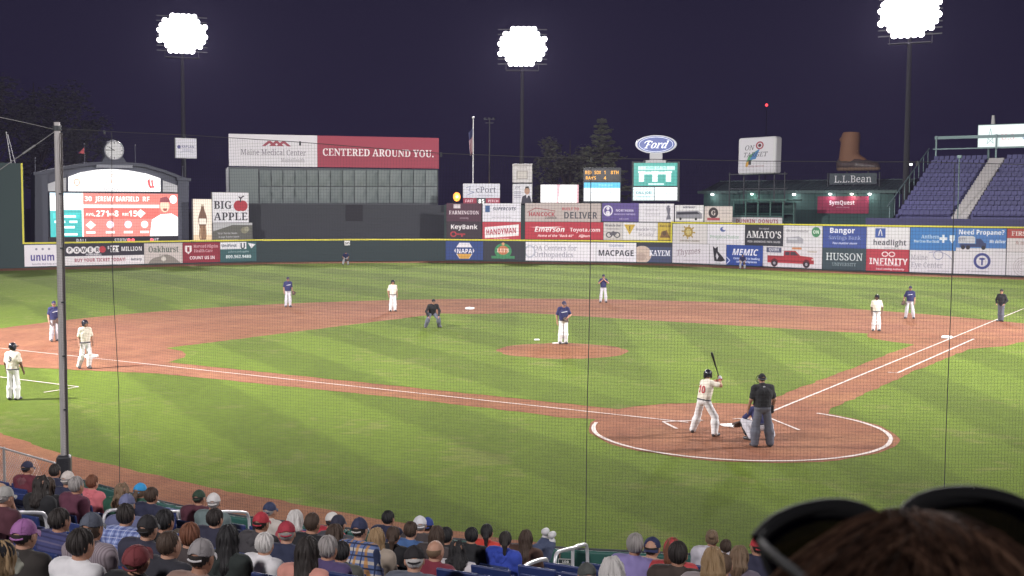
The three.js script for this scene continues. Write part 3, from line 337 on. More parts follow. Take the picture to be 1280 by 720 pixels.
// video scoreboard
{
  const f = facade(45, 240, 5), t = local(f, 'video_scoreboard', 'grey arched video scoreboard glowing red and white with a round clock', 'scoreboard'), L = (u, v) => f.loc(u, v);
  part(t, 'back_frame', ext([L(43, 330), L(43, 217), L(57, 213), L(78, 208.5), L(111, 203.5), L(142, 202), L(178, 205), L(205, 213), L(235, 223), L(235, 330)], 1.2, -1.4), darkGrey);
  part(t, 'pillar', ext([L(43, 330), L(43, 218), L(59, 216), L(59, 330)], 0.4, -0.18), darkGrey);
  part(t, 'pillar', ext([L(222, 330), L(222, 222), L(235, 224), L(235, 330)], 0.4, -0.18), darkGrey);
  part(t, 'capital', [ext([L(41, 219), L(41, 215.5), L(61, 213.5), L(61, 217)], 0.6, -0.25)], darkGrey); part(t, 'capital', [ext([L(220, 225), L(220, 221.5), L(237, 223), L(237, 226.5)], 0.6, -0.25)], darkGrey);
  part(t, 'cornice', ext([L(57, 217), L(57, 213), L(78, 208.5), L(111, 203.2), L(142, 201.7), L(178, 204.7), L(205, 212.7), L(223, 219.5), L(223, 223), L(205, 216), L(178, 208.5), L(142, 205.5), L(111, 207), L(78, 212)], 0.5, -0.2), darkGrey);
  part(t, 'name_plate', ext([L(119, 209.5), L(119, 206), L(164, 206.5), L(164, 210)], 0.1, 0.32, 0.01), std([0.3, 0.31, 0.36], 0.6));
  // lit header panel with its curved top
  const hs = [L(85, 239), L(85, 221), L(100, 215.5), L(120, 212.3), L(139, 211.3), L(160, 213), L(182, 217), L(200, 223), L(200, 239.5)], hg = new THREE.ShapeGeometry(shapeOf(hs)), [hx0, hy0] = L(85, 239.5), [hx1, hy1] = L(200, 211.3);
  { const p = hg.attributes.position, uv = hg.attributes.uv; for (let i = 0; i < p.count; i++) uv.setXY(i, (p.getX(i) - hx0) / (hx1 - hx0), (p.getY(i) - hy0) / (hy1 - hy0)); hg.translate(0, 0, 0.16); }
  const ht = print(512, 128, '#fffdfb', (g) => { g.e('#d9a08c', 0.09, 0.62, 0.11, 0.13, 0.05); g.t('Portland', 0.5, 0.3, 0.2, '#e8cdbb', 'bold serif'); g.t('SEA DOGS', 0.5, 0.56, 0.22, '#e8bfa8', 'bold serif', 0.3); g.t('HADLOCK FIELD', 0.5, 0.88, 0.13, '#5a5058', 'bold serif', 0.42); g.p('#d8484a', [[0.85, 0.5], [0.875, 0.42], [0.885, 0.7], [0.91, 0.78], [0.88, 0.84], [0.86, 0.7]]); g.p('#d8484a', [[0.89, 0.5], [0.91, 0.44], [0.915, 0.7], [0.935, 0.78], [0.905, 0.82]]); });
  const hm = std(0x0a0a0a, 0.4); hm.emissive.set(0xffffff); hm.emissiveMap = ht; hm.emissiveIntensity = 1.45; part(t, 'header_screen', hg, hm);
  part(t, 'header_surround', ext([L(83, 240), L(83, 219), L(85, 239.5), L(200, 240), L(202, 222), L(202, 241)], 0.12, 0.02, 0), darkGrey);
  const sp = (pts, s, tx) => { const m = part(t, 'side_panel', ext(pts, 0.06, 0.12, 0.005), std([0.55, 0.55, 0.58], 0.6)); };
  sp([L(59, 239), L(59, 230), L(82, 222), L(82, 239)]); sp([L(203, 240), L(203, 225.5), L(221, 232), L(221, 240.5)]);
  const main = print(1024, 352, '#c9736a', (g) => {
    g.r('#f7fbfb', 0, 0, 0.235, 1); g.r('#bfe0ee', 0, 0, 0.235, 0.06); g.r('#159a98', 0, 0.38, 0.235, 0.62); g.r('#e9fbfb', 0.0, 0.30, 0.1, 0.1); g.r('#28b0ae', 0.02, 0.45, 0.2, 0.12);
    for (const [a, b, c] of [[0.05, 0.5, 0.14], [0.03, 0.62, 0.08], [0.14, 0.62, 0.06], [0.06, 0.74, 0.12], [0.04, 0.9, 0.16]]) g.r('#eafcfb', a, b, c, 0.05);
    g.r('#f8efe9', 0.235, 0, 0.012, 1); g.r('#d4685c', 0.247, 0.02, 0.753, 0.2); g.r('#fbf3ee', 0.247, 0.26, 0.6, 0.07); g.r('#c85a50', 0.247, 0.34, 0.6, 0.24);
    g.t('30', 0.285, 0.13, 0.15, '#fff6ee'); g.t('JEREMY BARFIELD', 0.51, 0.13, 0.16, '#fffaf4', 'bold sans-serif', 0.34); g.t('RF', 0.735, 0.13, 0.15, '#fff6ee');
    g.t('AVG', 0.295, 0.48, 0.09, '#ffeee6'); g.t('.271', 0.385, 0.46, 0.19, '#fffaf4'); g.t('HR', 0.46, 0.48, 0.09, '#ffeee6'); g.t('8', 0.5, 0.46, 0.19, '#fffaf4'); g.t('RBI', 0.57, 0.48, 0.09, '#ffeee6'); g.t('15', 0.63, 0.46, 0.19, '#fffaf4'); g.p('#fff6ee', [[0.69, 0.36], [0.73, 0.45], [0.69, 0.56], [0.65, 0.46]]);
    g.p('#ffe9df', [[0.3, 0.62], [0.34, 0.72], [0.3, 0.82], [0.26, 0.72]]); for (const [x, c] of [[0.45, '#e9d9ea'], [0.59, '#dcd9f0'], [0.72, '#f0e2dc']]) { g.e(c, x, 0.71, 0.085); g.r('#fff4ee', x - 0.035, 0.86, 0.07, 0.05); } g.r('#fff4ee', 0.265, 0.86, 0.07, 0.05);
    for (let i = 0; i < 14; i++) g.r('#d8786c', 0.25 + i * 0.036, 0.955, 0.024, 0.03);
    g.r('#d06a60', 0.84, 0, 0.16, 1); g.e('#f4f0f0', 0.955, 0.13, 0.09, 0.1); g.p('#fdfbfa', [[0.76, 1], [0.78, 0.6], [0.85, 0.48], [0.94, 0.46], [1, 0.56], [1, 1]]); g.e('#e9b9a0', 0.885, 0.28, 0.11, 0.15); g.p('#7c3038', [[0.845, 0.2], [0.85, 0.1], [0.9, 0.06], [0.925, 0.14], [0.93, 0.2]]); g.p('#8a4038', [[0.87, 0.34], [0.905, 0.34], [0.9, 0.4], [0.875, 0.4]]);
  });
  panelIn(f, t, 'video_screen', 61.7, 240.8, 223.4, 295.6, 0.1, main, 1.55);
  const st = print(1024, 48, '#22222a', (g) => { g.t('BALL', 0.25, 0.55, 0.75, '#dfdde6'); g.t('STRIKE', 0.55, 0.55, 0.75, '#dfdde6'); g.t('OUT', 0.8, 0.55, 0.75, '#dfdde6'); });
  panelIn(f, t, 'count_panel', 58, 296.4, 224, 304.5, 0.12, st);
  for (const u of [160.5, 165.5, 189]) { const [x, y] = f.loc(u, 300); part(t, 'count_light', new THREE.SphereGeometry(0.17, 10, 8).translate(x, y, 0.2), lamp(new THREE.Color(1, 0.09, 0.13), 2.2)); }
  // clock
  const [cx, cy] = L(142, 188), cr = (L(153.5, 188)[0] - cx);
  part(t, 'clock_base', ext([L(119, 206), L(127, 203), L(131, 196), L(130, 186), L(134, 178), L(142, 174.8), L(150, 178), L(154, 186), L(153, 196), L(158, 204), L(166, 207)], 0.7, -0.6), darkGrey);
  const ck = part(t, 'clock', new THREE.CylinderGeometry(cr * 0.96, cr * 0.96, 0.12, 32).rotateX(Math.PI / 2).translate(cx, cy, 0.17), std([0.66, 0.66, 0.68], 0.5));
  part(ck, 'clock_rim', new THREE.TorusGeometry(cr, 0.07, 8, 40).translate(cx, cy, 0.2), std([0.3, 0.3, 0.34], 0.5));
  const ink = std([0.02, 0.02, 0.025], 0.6); for (const [a, l, w] of [[2.62, 0.72, 0.06], [Math.PI * 1.0, 0.8, 0.05]]) part(ck, 'clock_hand', box(w, cr * l, 0.02).translate(0, cr * l * 0.42, 0).rotateZ(a - Math.PI / 2).translate(cx, cy, 0.26), ink);
  for (let i = 0; i < 12; i++) part(ck, 'hour_mark', box(i % 3 ? 0.035 : 0.07, i % 3 ? 0.1 : 0.17, 0.015).translate(0, cr * 0.82, 0).rotateZ(i * Math.PI / 6).translate(cx, cy, 0.245), ink);
  const fl = (u, v0, v1) => { const [x, y0] = L(u, v0), y1 = L(u, v1)[1]; return part(t, 'finial', [cyl(0.05, 0.03, y1 - y0, x, y0, -0.6, 8), new THREE.SphereGeometry(0.09, 8, 6).translate(x, y1, -0.6)], darkGrey); };
  fl(108, 204, 180); fl(171.5, 205, 182); fl(46, 216, 198); fl(231, 222, 208);
  const [px, py] = L(107.5, 188); part(t, 'pennant', ext([[px, py - 0.35], [px, py + 0.35], [px - 0.55, py - 0.28]], 0.02, -0.6, 0), std([0.5, 0.09, 0.1], 0.8));
}
// square sign on a pole, bottle light box, apple sign and the photo board
const single = (name, label, cat, u0, v0, u1, v1, off, tex, k, posts = [(u0 * 2 + u1) / 3, (u0 + u1 * 2) / 3]) => { const f = facade(u0, u1, off), t = local(f, name, label, cat); legs(f, t, posts, v0 + 2); const [x0, y0] = f.loc(u0, v0), [x1, y1] = f.loc(u1, v1); part(t, 'cabinet', rbox(x1 - x0 + 0.08, Math.abs(y0 - y1) + 0.08, 0.3, 0.03, (x0 + x1) / 2, (y0 + y1) / 2, -0.1), boardEdge); panelIn(f, t, k ? 'sign_screen' : 'sign_face', u0, v0, u1, v1, 0.06, tex, k, 0.06); return t; };
single('pole_sign', 'white square sign on a tall pole above the scoreboard', 'sign', 219, 172.5, 245.5, 198, 7, print(160, 150, '#dedce6', (g) => { g.e('#55558c', 0.16, 0.44, 0.09); g.t('KAPLAN', 0.58, 0.42, 0.17, '#6a6a90', 'bold sans-serif', 0.6); g.t('UNIVERSITY', 0.58, 0.58, 0.1, '#8a8aa6', 'sans-serif', 0.6); g.c('#9a9ab4', 0.02, [0.2, 0.72, 0.4, 0.66, 0.7, 0.66, 0.85, 0.72]); }), 0, [232]);
single('bottle_light_box', 'glowing amber light box showing a glass soda bottle', 'light box', 241, 249, 264.6, 301, 2.5, print(128, 280, '#f4e3cf', (g) => { g.r('#e8c9a4', 0, 0.85, 1, 0.15); g.c('#6c4a34', 0, [0.42, 0.16, 0.42, 0.3, 0.26, 0.36, 0.26, 0.5, 0.26, 0.6, 0.34, 0.62, 0.32, 0.7, 0.28, 0.86, 0.3, 0.9, 0.34, 0.97, 0.5, 0.97, 0.6, 0.97, 0.66, 0.97, 0.72, 0.88, 0.7, 0.8, 0.68, 0.7, 0.64, 0.62, 0.74, 0.6, 0.74, 0.48, 0.74, 0.36, 0.58, 0.3, 0.58, 0.16]); g.r('#efe2d2', 0.3, 0.46, 0.4, 0.14); g.r('#b9a48c', 0.43, 0.12, 0.14, 0.05); g.c('#e9c9a0', 0.012, [0.36, 0.7, 0.34, 0.8, 0.36, 0.9, 0.4, 0.94]); for (let i = 0; i < 5; i++) g.c('#c59a70', 0.01, [0.34 + i * 0.08, 0.64, 0.33 + i * 0.08, 0.76, 0.35 + i * 0.08, 0.88, 0.36 + i * 0.08, 0.94]); }), 1.0);
single('fruit_sign', 'white sign with a large red apple above black lettering', 'sign', 265, 240.5, 310.6, 278, 2.4, print(300, 246, '#e6e4ea', (g) => { g.t('BIG', 0.28, 0.42, 0.36, '#2e2c38', 'bold serif', 0.5); g.t('APPLE', 0.5, 0.8, 0.36, '#2e2c38', 'bold serif', 0.94); g.e('#b23a44', 0.72, 0.44, 0.17, 0.18); g.e('#b23a44', 0.83, 0.44, 0.17, 0.18); g.c('#3a3440', 0.04, [0.77, 0.3, 0.77, 0.2, 0.8, 0.14, 0.86, 0.12]); g.p('#3a3440', [[0.77, 0.22], [0.7, 0.12], [0.78, 0.14]]); }), 0);
single('photo_board', 'grey board with a printed field photo and white writing', 'board', 266, 279, 315, 300.8, 2.1, print(300, 134, '#66665f', (g) => { g.p('#b9b9bc', [[0, 0], [1, 0], [1, 0.12], [0.5, 0.1], [0, 0.45]]); g.e('#8a8872', 0.8, 0.4, 0.22, 0.18); g.e('#9c9a86', 0.86, 0.34, 0.14); g.t('Your home team', 0.36, 0.56, 0.15, '#d9d9de', 'sans-serif', 0.6); g.t('is our home team', 0.4, 0.76, 0.15, '#d9d9de', 'sans-serif', 0.66); g.t('uptown insurance', 0.4, 0.92, 0.12, '#d9d9de', 'sans-serif', 0.7); }), 0);
// hall behind left centre: tarpaulin panels, long billboard above
{
  const f = facade(286, 555, 9), t = local(f, 'exhibition_hall', 'long grey hall with tarpaulin covered windows under a billboard', 'building'), L = (u, v) => f.loc(u, v);
  const hallMat = std([0.085, 0.092, 0.098], 0.85), tarp = [0, 1, 2].map((k) => std([0.135 + k * 0.012, 0.165 + k * 0.012, 0.158 + k * 0.012], 0.55)), [x0] = L(286, 250), [x1, yt] = L(548, 212);
  part(t, 'hall_wall', [box(x1 - x0, yt, 7, (x0 + x1) / 2, yt / 2, -3.6)], hallMat);
  const lowW = facade(316, 556, 6); part(t, 'lower_wall', box(lowW.len + 1, L(400, 254)[1] - 0.15, 2.6, L(436, 280)[0], (L(400, 254)[1] - 0.15) / 2, 1.35), std([0.048, 0.052, 0.058], 0.85));
  // tarpaulins, each with a soft bulge
  const mk = (w, h, s) => { const g = new THREE.PlaneGeometry(w, h, 8, 8), p = g.attributes.position; for (let i = 0; i < p.count; i++) { const a = p.getX(i) / w + 0.5, b = p.getY(i) / h + 0.5; p.setZ(i, 0.05 + 0.14 * Math.sin(a * Math.PI) * Math.sin(b * Math.PI) + 0.07 * (noise2(a * 3 + s, b * 3) - 0.5) + 0.05 * Math.abs(Math.sin((a + b * 0.6) * 6 + s)) * Math.sin(a * Math.PI)); } g.computeVertexNormals(); return g; };
  const N = 15, ux = (i) => lerp(324, 546.5, i / N);
  for (let r = 0; r < 2; r++) for (let i = 0; i < N; i++) {
    const [xa, ya] = L(ux(i) + 0.4, 212.6 + r * 21), [xb, yb] = L(ux(i + 1) - 0.4, 232.6 + r * 21.3), m = part(t, 'tarpaulin', mk(xb - xa, ya - yb, i * 1.7 + r * 9), tarp[(i * 7 + r * 3) % 3]); m.position.set((xa + xb) / 2, (ya + yb) / 2, 0.02);
  }
  { const [xa, ya] = L(287, 211), [xb, yb] = L(323, 254), m = part(t, 'tarpaulin', mk(xb - xa, ya - yb, 40), tarp[0]); m.position.set((xa + xb) / 2, (ya + yb) / 2, 0.0); }
  part(t, 'doorway', ext([L(428, 276), L(428, 256), L(449, 256), L(449, 276)], 0.04, 2.68, 0), std([0.02, 0.02, 0.024], 0.8));
  const b = local(f, 'billboard', 'long white and red billboard on top of the grey hall', 'billboard');
  const [ax, ay0] = L(286, 207.5), [, ay1] = L(286, 167.5), [bx, by0] = L(396, 209), [cx2, cy0] = L(547.5, 212);
  const hgt = ay1 - ay0, white = print(660, 246, '#dcd8dd', (g) => { for (let i = 0; i < 3; i++) g.p('#9c4350', [[0.37 + i * 0.08, 0.36], [0.44 + i * 0.08, 0.2], [0.47 + i * 0.08, 0.2], [0.54 + i * 0.08, 0.36], [0.5 + i * 0.08, 0.36], [0.455 + i * 0.08, 0.27], [0.41 + i * 0.08, 0.36]]); g.t('Maine Medical Center', 0.5, 0.56, 0.24, '#6e6873', 'serif', 0.74); g.t('MaineHealth', 0.72, 0.8, 0.17, '#8d8790', 'serif', 0.27); });
  const red = print(906, 246, '#9c3446', (g) => g.t('CENTERED AROUND YOU.', 0.5, 0.52, 0.32, '#efe6e8', 'bold serif', 0.92));
  const wp = part(b, 'white_panel', boardBox(bx - ax, hgt, 0.25), face(white)); wp.position.set((ax + bx) / 2, (ay0 + ay1) / 2, 0.4);
  const rp = part(b, 'red_panel', boardBox(cx2 - bx - 0.02, hgt, 0.25), face(red)); rp.position.set((bx + cx2) / 2, (ay0 + ay1) / 2, 0.4);
  for (let i = 0; i < 7; i++) part(b, 'stanchion', box(0.14, hgt, 0.2, lerp(ax + 0.5, cx2 - 0.5, i / 6), (ay0 + ay1) / 2, 0.1), steelDark);
}
// flagpole, speed sign, portrait boards and electronic boards over centre field
{
  const f = facade(585, 598, 3), t = local(f, 'flagpole', 'thin white flagpole with a limp flag', 'flagpole'), [x, y] = f.loc(591.5, 148); part(t, 'pole', cyl(0.1, 0.05, y, x, 0, 0, 10), whitePaint); part(t, 'ball_finial', new THREE.SphereGeometry(0.14, 10, 8).translate(x, y + 0.1, 0), whitePaint);
  const g = new THREE.PlaneGeometry(0.5, 2.6, 10, 14), p = g.attributes.position; for (let i = 0; i < p.count; i++) { const a = p.getX(i) / 0.5 + 0.5, b = p.getY(i) / 2.6; p.setXYZ(i, -a * 0.5 - 0.25 * (b - 0.5) * a, p.getY(i) - a * 0.5, 0.14 * Math.sin(a * 9 + b * 3)); } g.computeVertexNormals();
  part(t, 'flag', g.translate(x - 0.05, y - 2.4, 0), std(0xffffff, 0.9, { side: THREE.DoubleSide, map: print(64, 128, '#b8b4b8', (c) => { for (let i = 0; i < 7; i++) c.r('#8f3340', i / 7, 0, 0.07, 1); c.r('#33385c', 0, 0, 1, 0.35); }) }));
  const f2 = facade(605, 620, 30), t2 = local(f2, 'light_mast', 'far thin unlit mast with small lamps on top', 'mast'), [mx, my] = f2.loc(612, 149); part(t2, 'pole', cyl(0.16, 0.09, my, mx, 0, 0, 8), steelDark); part(t2, 'lamp_bar', [box(1.4, 0.1, 0.1, mx, my, 0), box(1.1, 0.1, 0.1, mx, my - 0.5, 0)], steelDark); for (const k of [-0.6, 0, 0.6]) part(t2, 'lamp_head', rbox(0.34, 0.3, 0.3, 0.06, mx + k, my + 0.05, 0.15), steelDark);
}
{
  const f = facade(579, 625, 2), t = local(f, 'pitch_speed_sign', 'white sign over a red strip showing the pitch speed', 'sign'); legs(f, t, [588, 616], 240);
  panelIn(f, t, 'sign_face', 579, 229.5, 625, 247.4, 0.05, print(280, 110, '#d9d8e2', (g) => { g.p('#7a80a8', [[0.08, 0.3], [0.2, 0.2], [0.16, 0.5], [0.3, 0.6], [0.12, 0.8]], 0.04); g.t('cPort', 0.62, 0.42, 0.55, '#4e5268', 'serif', 0.56); g.t('CREDIT UNION', 0.6, 0.84, 0.15, '#8a8ca0', 'sans-serif', 0.5); }));
  panelIn(f, t, 'speed_strip', 579, 247.6, 625, 255, 0.07, print(280, 46, '#a0384a', (g) => { g.t('FAST', 0.17, 0.52, 0.6, '#e8ccd2'); g.t('PITCH', 0.82, 0.52, 0.6, '#e8ccd2'); g.r('#16161a', 0.37, 0, 0.25, 1); }));
  panelIn(f, t, 'speed_screen', 596.5, 248, 607.5, 255, 0.13, print(72, 46, '#15151a', (g) => g.t('85', 0.5, 0.52, 0.95, '#fffdf6', 'bold monospace', 0.9)), 1.4, 0.04);
}
{ // sodium street lamp behind
  const f = facade(560, 580, 24), t = local(f, 'street_lamp', 'orange glowing street lamp behind the speed sign', 'street lamp'), [x, y] = f.loc(571, 246); part(t, 'pole', cyl(0.09, 0.06, y + 0.2, x - 0.5, 0, -0.2, 8), steelDark); part(t, 'arm', bar(V(x - 0.5, y + 0.15, -0.2), V(x, y + 0.25, 0), 0.04), steelDark); part(t, 'lamp_head', new THREE.SphereGeometry(0.48, 14, 10).scale(1, 1.25, 1).translate(x, y, 0), lamp(new THREE.Color(1, 0.36, 0.06), 2.2));
  const pl = new THREE.PointLight(new THREE.Color(1, 0.5, 0.16), 60, 0, 2); pl.position.copy(f.a).addScaledVector(f.d, x).setY(y); pl.position.z += 0.7; pl.castShadow = true; scene.add(pl); pl.name = 'street_lamp_light';
}
single('pale_board', 'small pale board stacked above the portrait board', 'board', 641, 205, 665, 228, 2.2, print(140, 134, '#c9c4c4', (g) => { g.r('#8a8480', 0.04, 0.04, 0.92, 0.05); g.t('CITIZEN', 0.5, 0.2, 0.12, '#8f8884', 'serif', 0.7); g.r('#a39d98', 0.2, 0.36, 0.6, 0.46); g.r('#c4beb8', 0.26, 0.42, 0.48, 0.34); }), 0);
single('portrait_board', 'small white board with a suited man portrait', 'board', 641, 230, 665, 254, 2.2, print(140, 140, '#d6d4da', (g) => { g.t('JOE', 0.25, 0.18, 0.16, '#7c7a8c', 'bold sans-serif', 0.4); for (let i = 0; i < 4; i++) g.r('#a4a2b0', 0.08, 0.38 + i * 0.1, 0.36, 0.05); g.p('#34343e', [[0.45, 1], [0.5, 0.66], [0.68, 0.56], [0.9, 0.64], [1, 1]]); g.e('#b08a74', 0.75, 0.36, 0.14, 0.19); g.p('#2a2420', [[0.64, 0.3], [0.66, 0.14], [0.82, 0.12], [0.88, 0.3], [0.82, 0.22], [0.68, 0.22]]); g.p('#e2e0e4', [[0.7, 0.58], [0.8, 0.58], [0.74, 0.76]]); }), 0);
single('white_display', 'glowing white display with a pink diagonal band', 'display', 676, 231, 723, 253.4, 2.2, print(280, 134, '#fdf8f6', (g) => { g.p('#f2b0b8', [[0.42, 0], [0.52, 0], [0.46, 1], [0.43, 1]]); g.r('#f4a8b2', 0.96, 0, 0.04, 1); g.t('CELEBRATE', 0.22, 0.2, 0.1, '#e9c4c4', 'bold sans-serif', 0.3); g.t('85', 0.72, 0.3, 0.2, '#f0d4d4'); }), 1.25);
{
  const f = facade(728, 777, 2.4), t = local(f, 'game_display', 'display with orange game scores over a cyan and white panel', 'display'); legs(f, t, [740, 765], 215); const [xa, ya] = f.loc(729, 209.5), [xb, yb] = f.loc(776, 254); part(t, 'cabinet', rbox(xb - xa, ya - yb, 0.4, 0.04, (xa + xb) / 2, (ya + yb) / 2, -0.2), steelDark);
  panelIn(f, t, 'score_screen', 730, 211.5, 774, 226.5, 0.05, print(300, 100, '#0e0c0a', (g) => { g.t('RED SOX', 0.26, 0.28, 0.38, '#ffb020', 'bold monospace', 0.46); g.t('1', 0.6, 0.28, 0.38, '#ffb020', 'bold monospace'); g.t('8TH', 0.87, 0.28, 0.38, '#ffb020', 'bold monospace', 0.24); g.t('RAYS', 0.2, 0.74, 0.38, '#ffb020', 'bold monospace', 0.3); g.t('4', 0.6, 0.74, 0.38, '#ffb020', 'bold monospace'); }), 1.5);
  panelIn(f, t, 'panel_screen', 730, 228, 775, 251.5, 0.05, print(280, 146, '#fbfdff', (g) => { g.r('#48b6dc', 0, 0, 1, 0.3); g.t('thank you', 0.6, 0.15, 0.15, '#8ad4ea', 'bold sans-serif', 0.5); g.e('#dfe8ee', 0.12, 0.8, 0.06); g.r('#dce8ee', 0.2, 0.52, 0.6, 0.06); }), 1.2);
}
{
  const f = facade(788, 850, 2.6), t = local(f, 'oval_topped_display', 'blue oval emblem sign above a glowing teal display', 'display'); legs(f, t, [805, 833], 200); const L = (u, v) => f.loc(u, v);
  const [xa, ya] = L(790, 202), [xb, yb] = L(849, 252); part(t, 'cabinet', rbox(xb - xa, ya - yb, 0.4, 0.04, (xa + xb) / 2, (ya + yb) / 2, -0.2), steelDark);
  panelIn(f, t, 'main_screen', 792.5, 203.6, 846.5, 232.4, 0.05, print(320, 170, '#1f9a8e', (g) => { g.r('#c6f2ea', 0.1, 0.14, 0.84, 0.18); g.t('HOME OF THE', 0.52, 0.22, 0.14, '#4fb8aa'); for (const x of [0.12, 0.43, 0.74]) { g.r('#f2fffb', x, 0.42, 0.12, 0.4); g.r('#dffaf4', x - 0.02, 0.36, 0.16, 0.08); } g.r('#f2fffb', 0.12, 0.38, 0.74, 0.12); g.r('#c6f2ea', 0.34, 0.88, 0.36, 0.08); }), 1.1);
  panelIn(f, t, 'side_screen', 791.5, 234, 818, 250.5, 0.05, print(160, 100, '#e2f6f8', (g) => { g.t('CALL JOE!', 0.5, 0.42, 0.26, '#3f8a92', 'bold sans-serif', 0.84); g.r('#b4dfe4', 0.2, 0.7, 0.6, 0.07); }), 1.0);
  panelIn(f, t, 'side_screen', 819, 234, 846.5, 250.5, 0.05, print(160, 100, '#f4fcff', (g) => { g.r('#e0f0f4', 0.1, 0.4, 0.7, 0.1); }), 1.15);
  const [cx, cy] = L(820, 180.5), rx = L(845.5, 180)[0] - cx, ry = (L(820, 169.5)[1] - L(820, 192)[1]) / 2, oval = (k, d, z) => { const s = new THREE.Shape(); s.absellipse(0, 0, rx * k, ry * k + (k - 1) * 0.3, 0, Math.PI * 2); return new THREE.ExtrudeGeometry(s, { depth: d, bevelEnabled: true, bevelSize: 0.03, bevelThickness: 0.03, bevelSegments: 2, curveSegments: 32 }).translate(cx, cy, z); };
  const em = part(t, 'oval_emblem', oval(1, 0.5, -0.5), std([0.6, 0.62, 0.68], 0.35));
  const g = oval(0.9, 0.03, 0.03), p = g.attributes.position, uv = g.attributes.uv; for (let i = 0; i < p.count; i++) uv.setXY(i, (p.getX(i) - cx) / (rx * 1.84) + 0.5, (p.getY(i) - cy) / (ry * 1.84) + 0.5);
  const fm = std(0x12204a, 0.3, {}); fm.color.set(0xffffff); fm.map = print(360, 150, '#203c86', (c) => { c.e('#dfe4f0', 0.5, 0.5, 1.08, 0.44, 0.03); c.x.save(); c.x.transform(1, 0, -0.3, 1, 24, 0); c.t('Ford', 0.5, 0.52, 0.6, '#eef0f8', 'bold italic serif', 0.6); c.x.restore(); c.c('#eef0f8', 0.04, [0.2, 0.42, 0.24, 0.26, 0.36, 0.26, 0.4, 0.34]); }); fm.emissive.set(0xffffff); fm.emissiveMap = fm.map; fm.emissiveIntensity = 0.35; part(em, 'emblem_sign_face', g, fm);
  const [px, py] = L(812, 202), [qx, qy] = L(828, 191); part(t, 'emblem_pedestal', [rbox(qx - px, qy - py + 0.3, 0.4, 0.05, (px + qx) / 2, (py + qy) / 2, -0.2), rbox(2.2, 0.3, 0.5, 0.04, cx, py, -0.2)], std([0.5, 0.5, 0.53], 0.5));
}
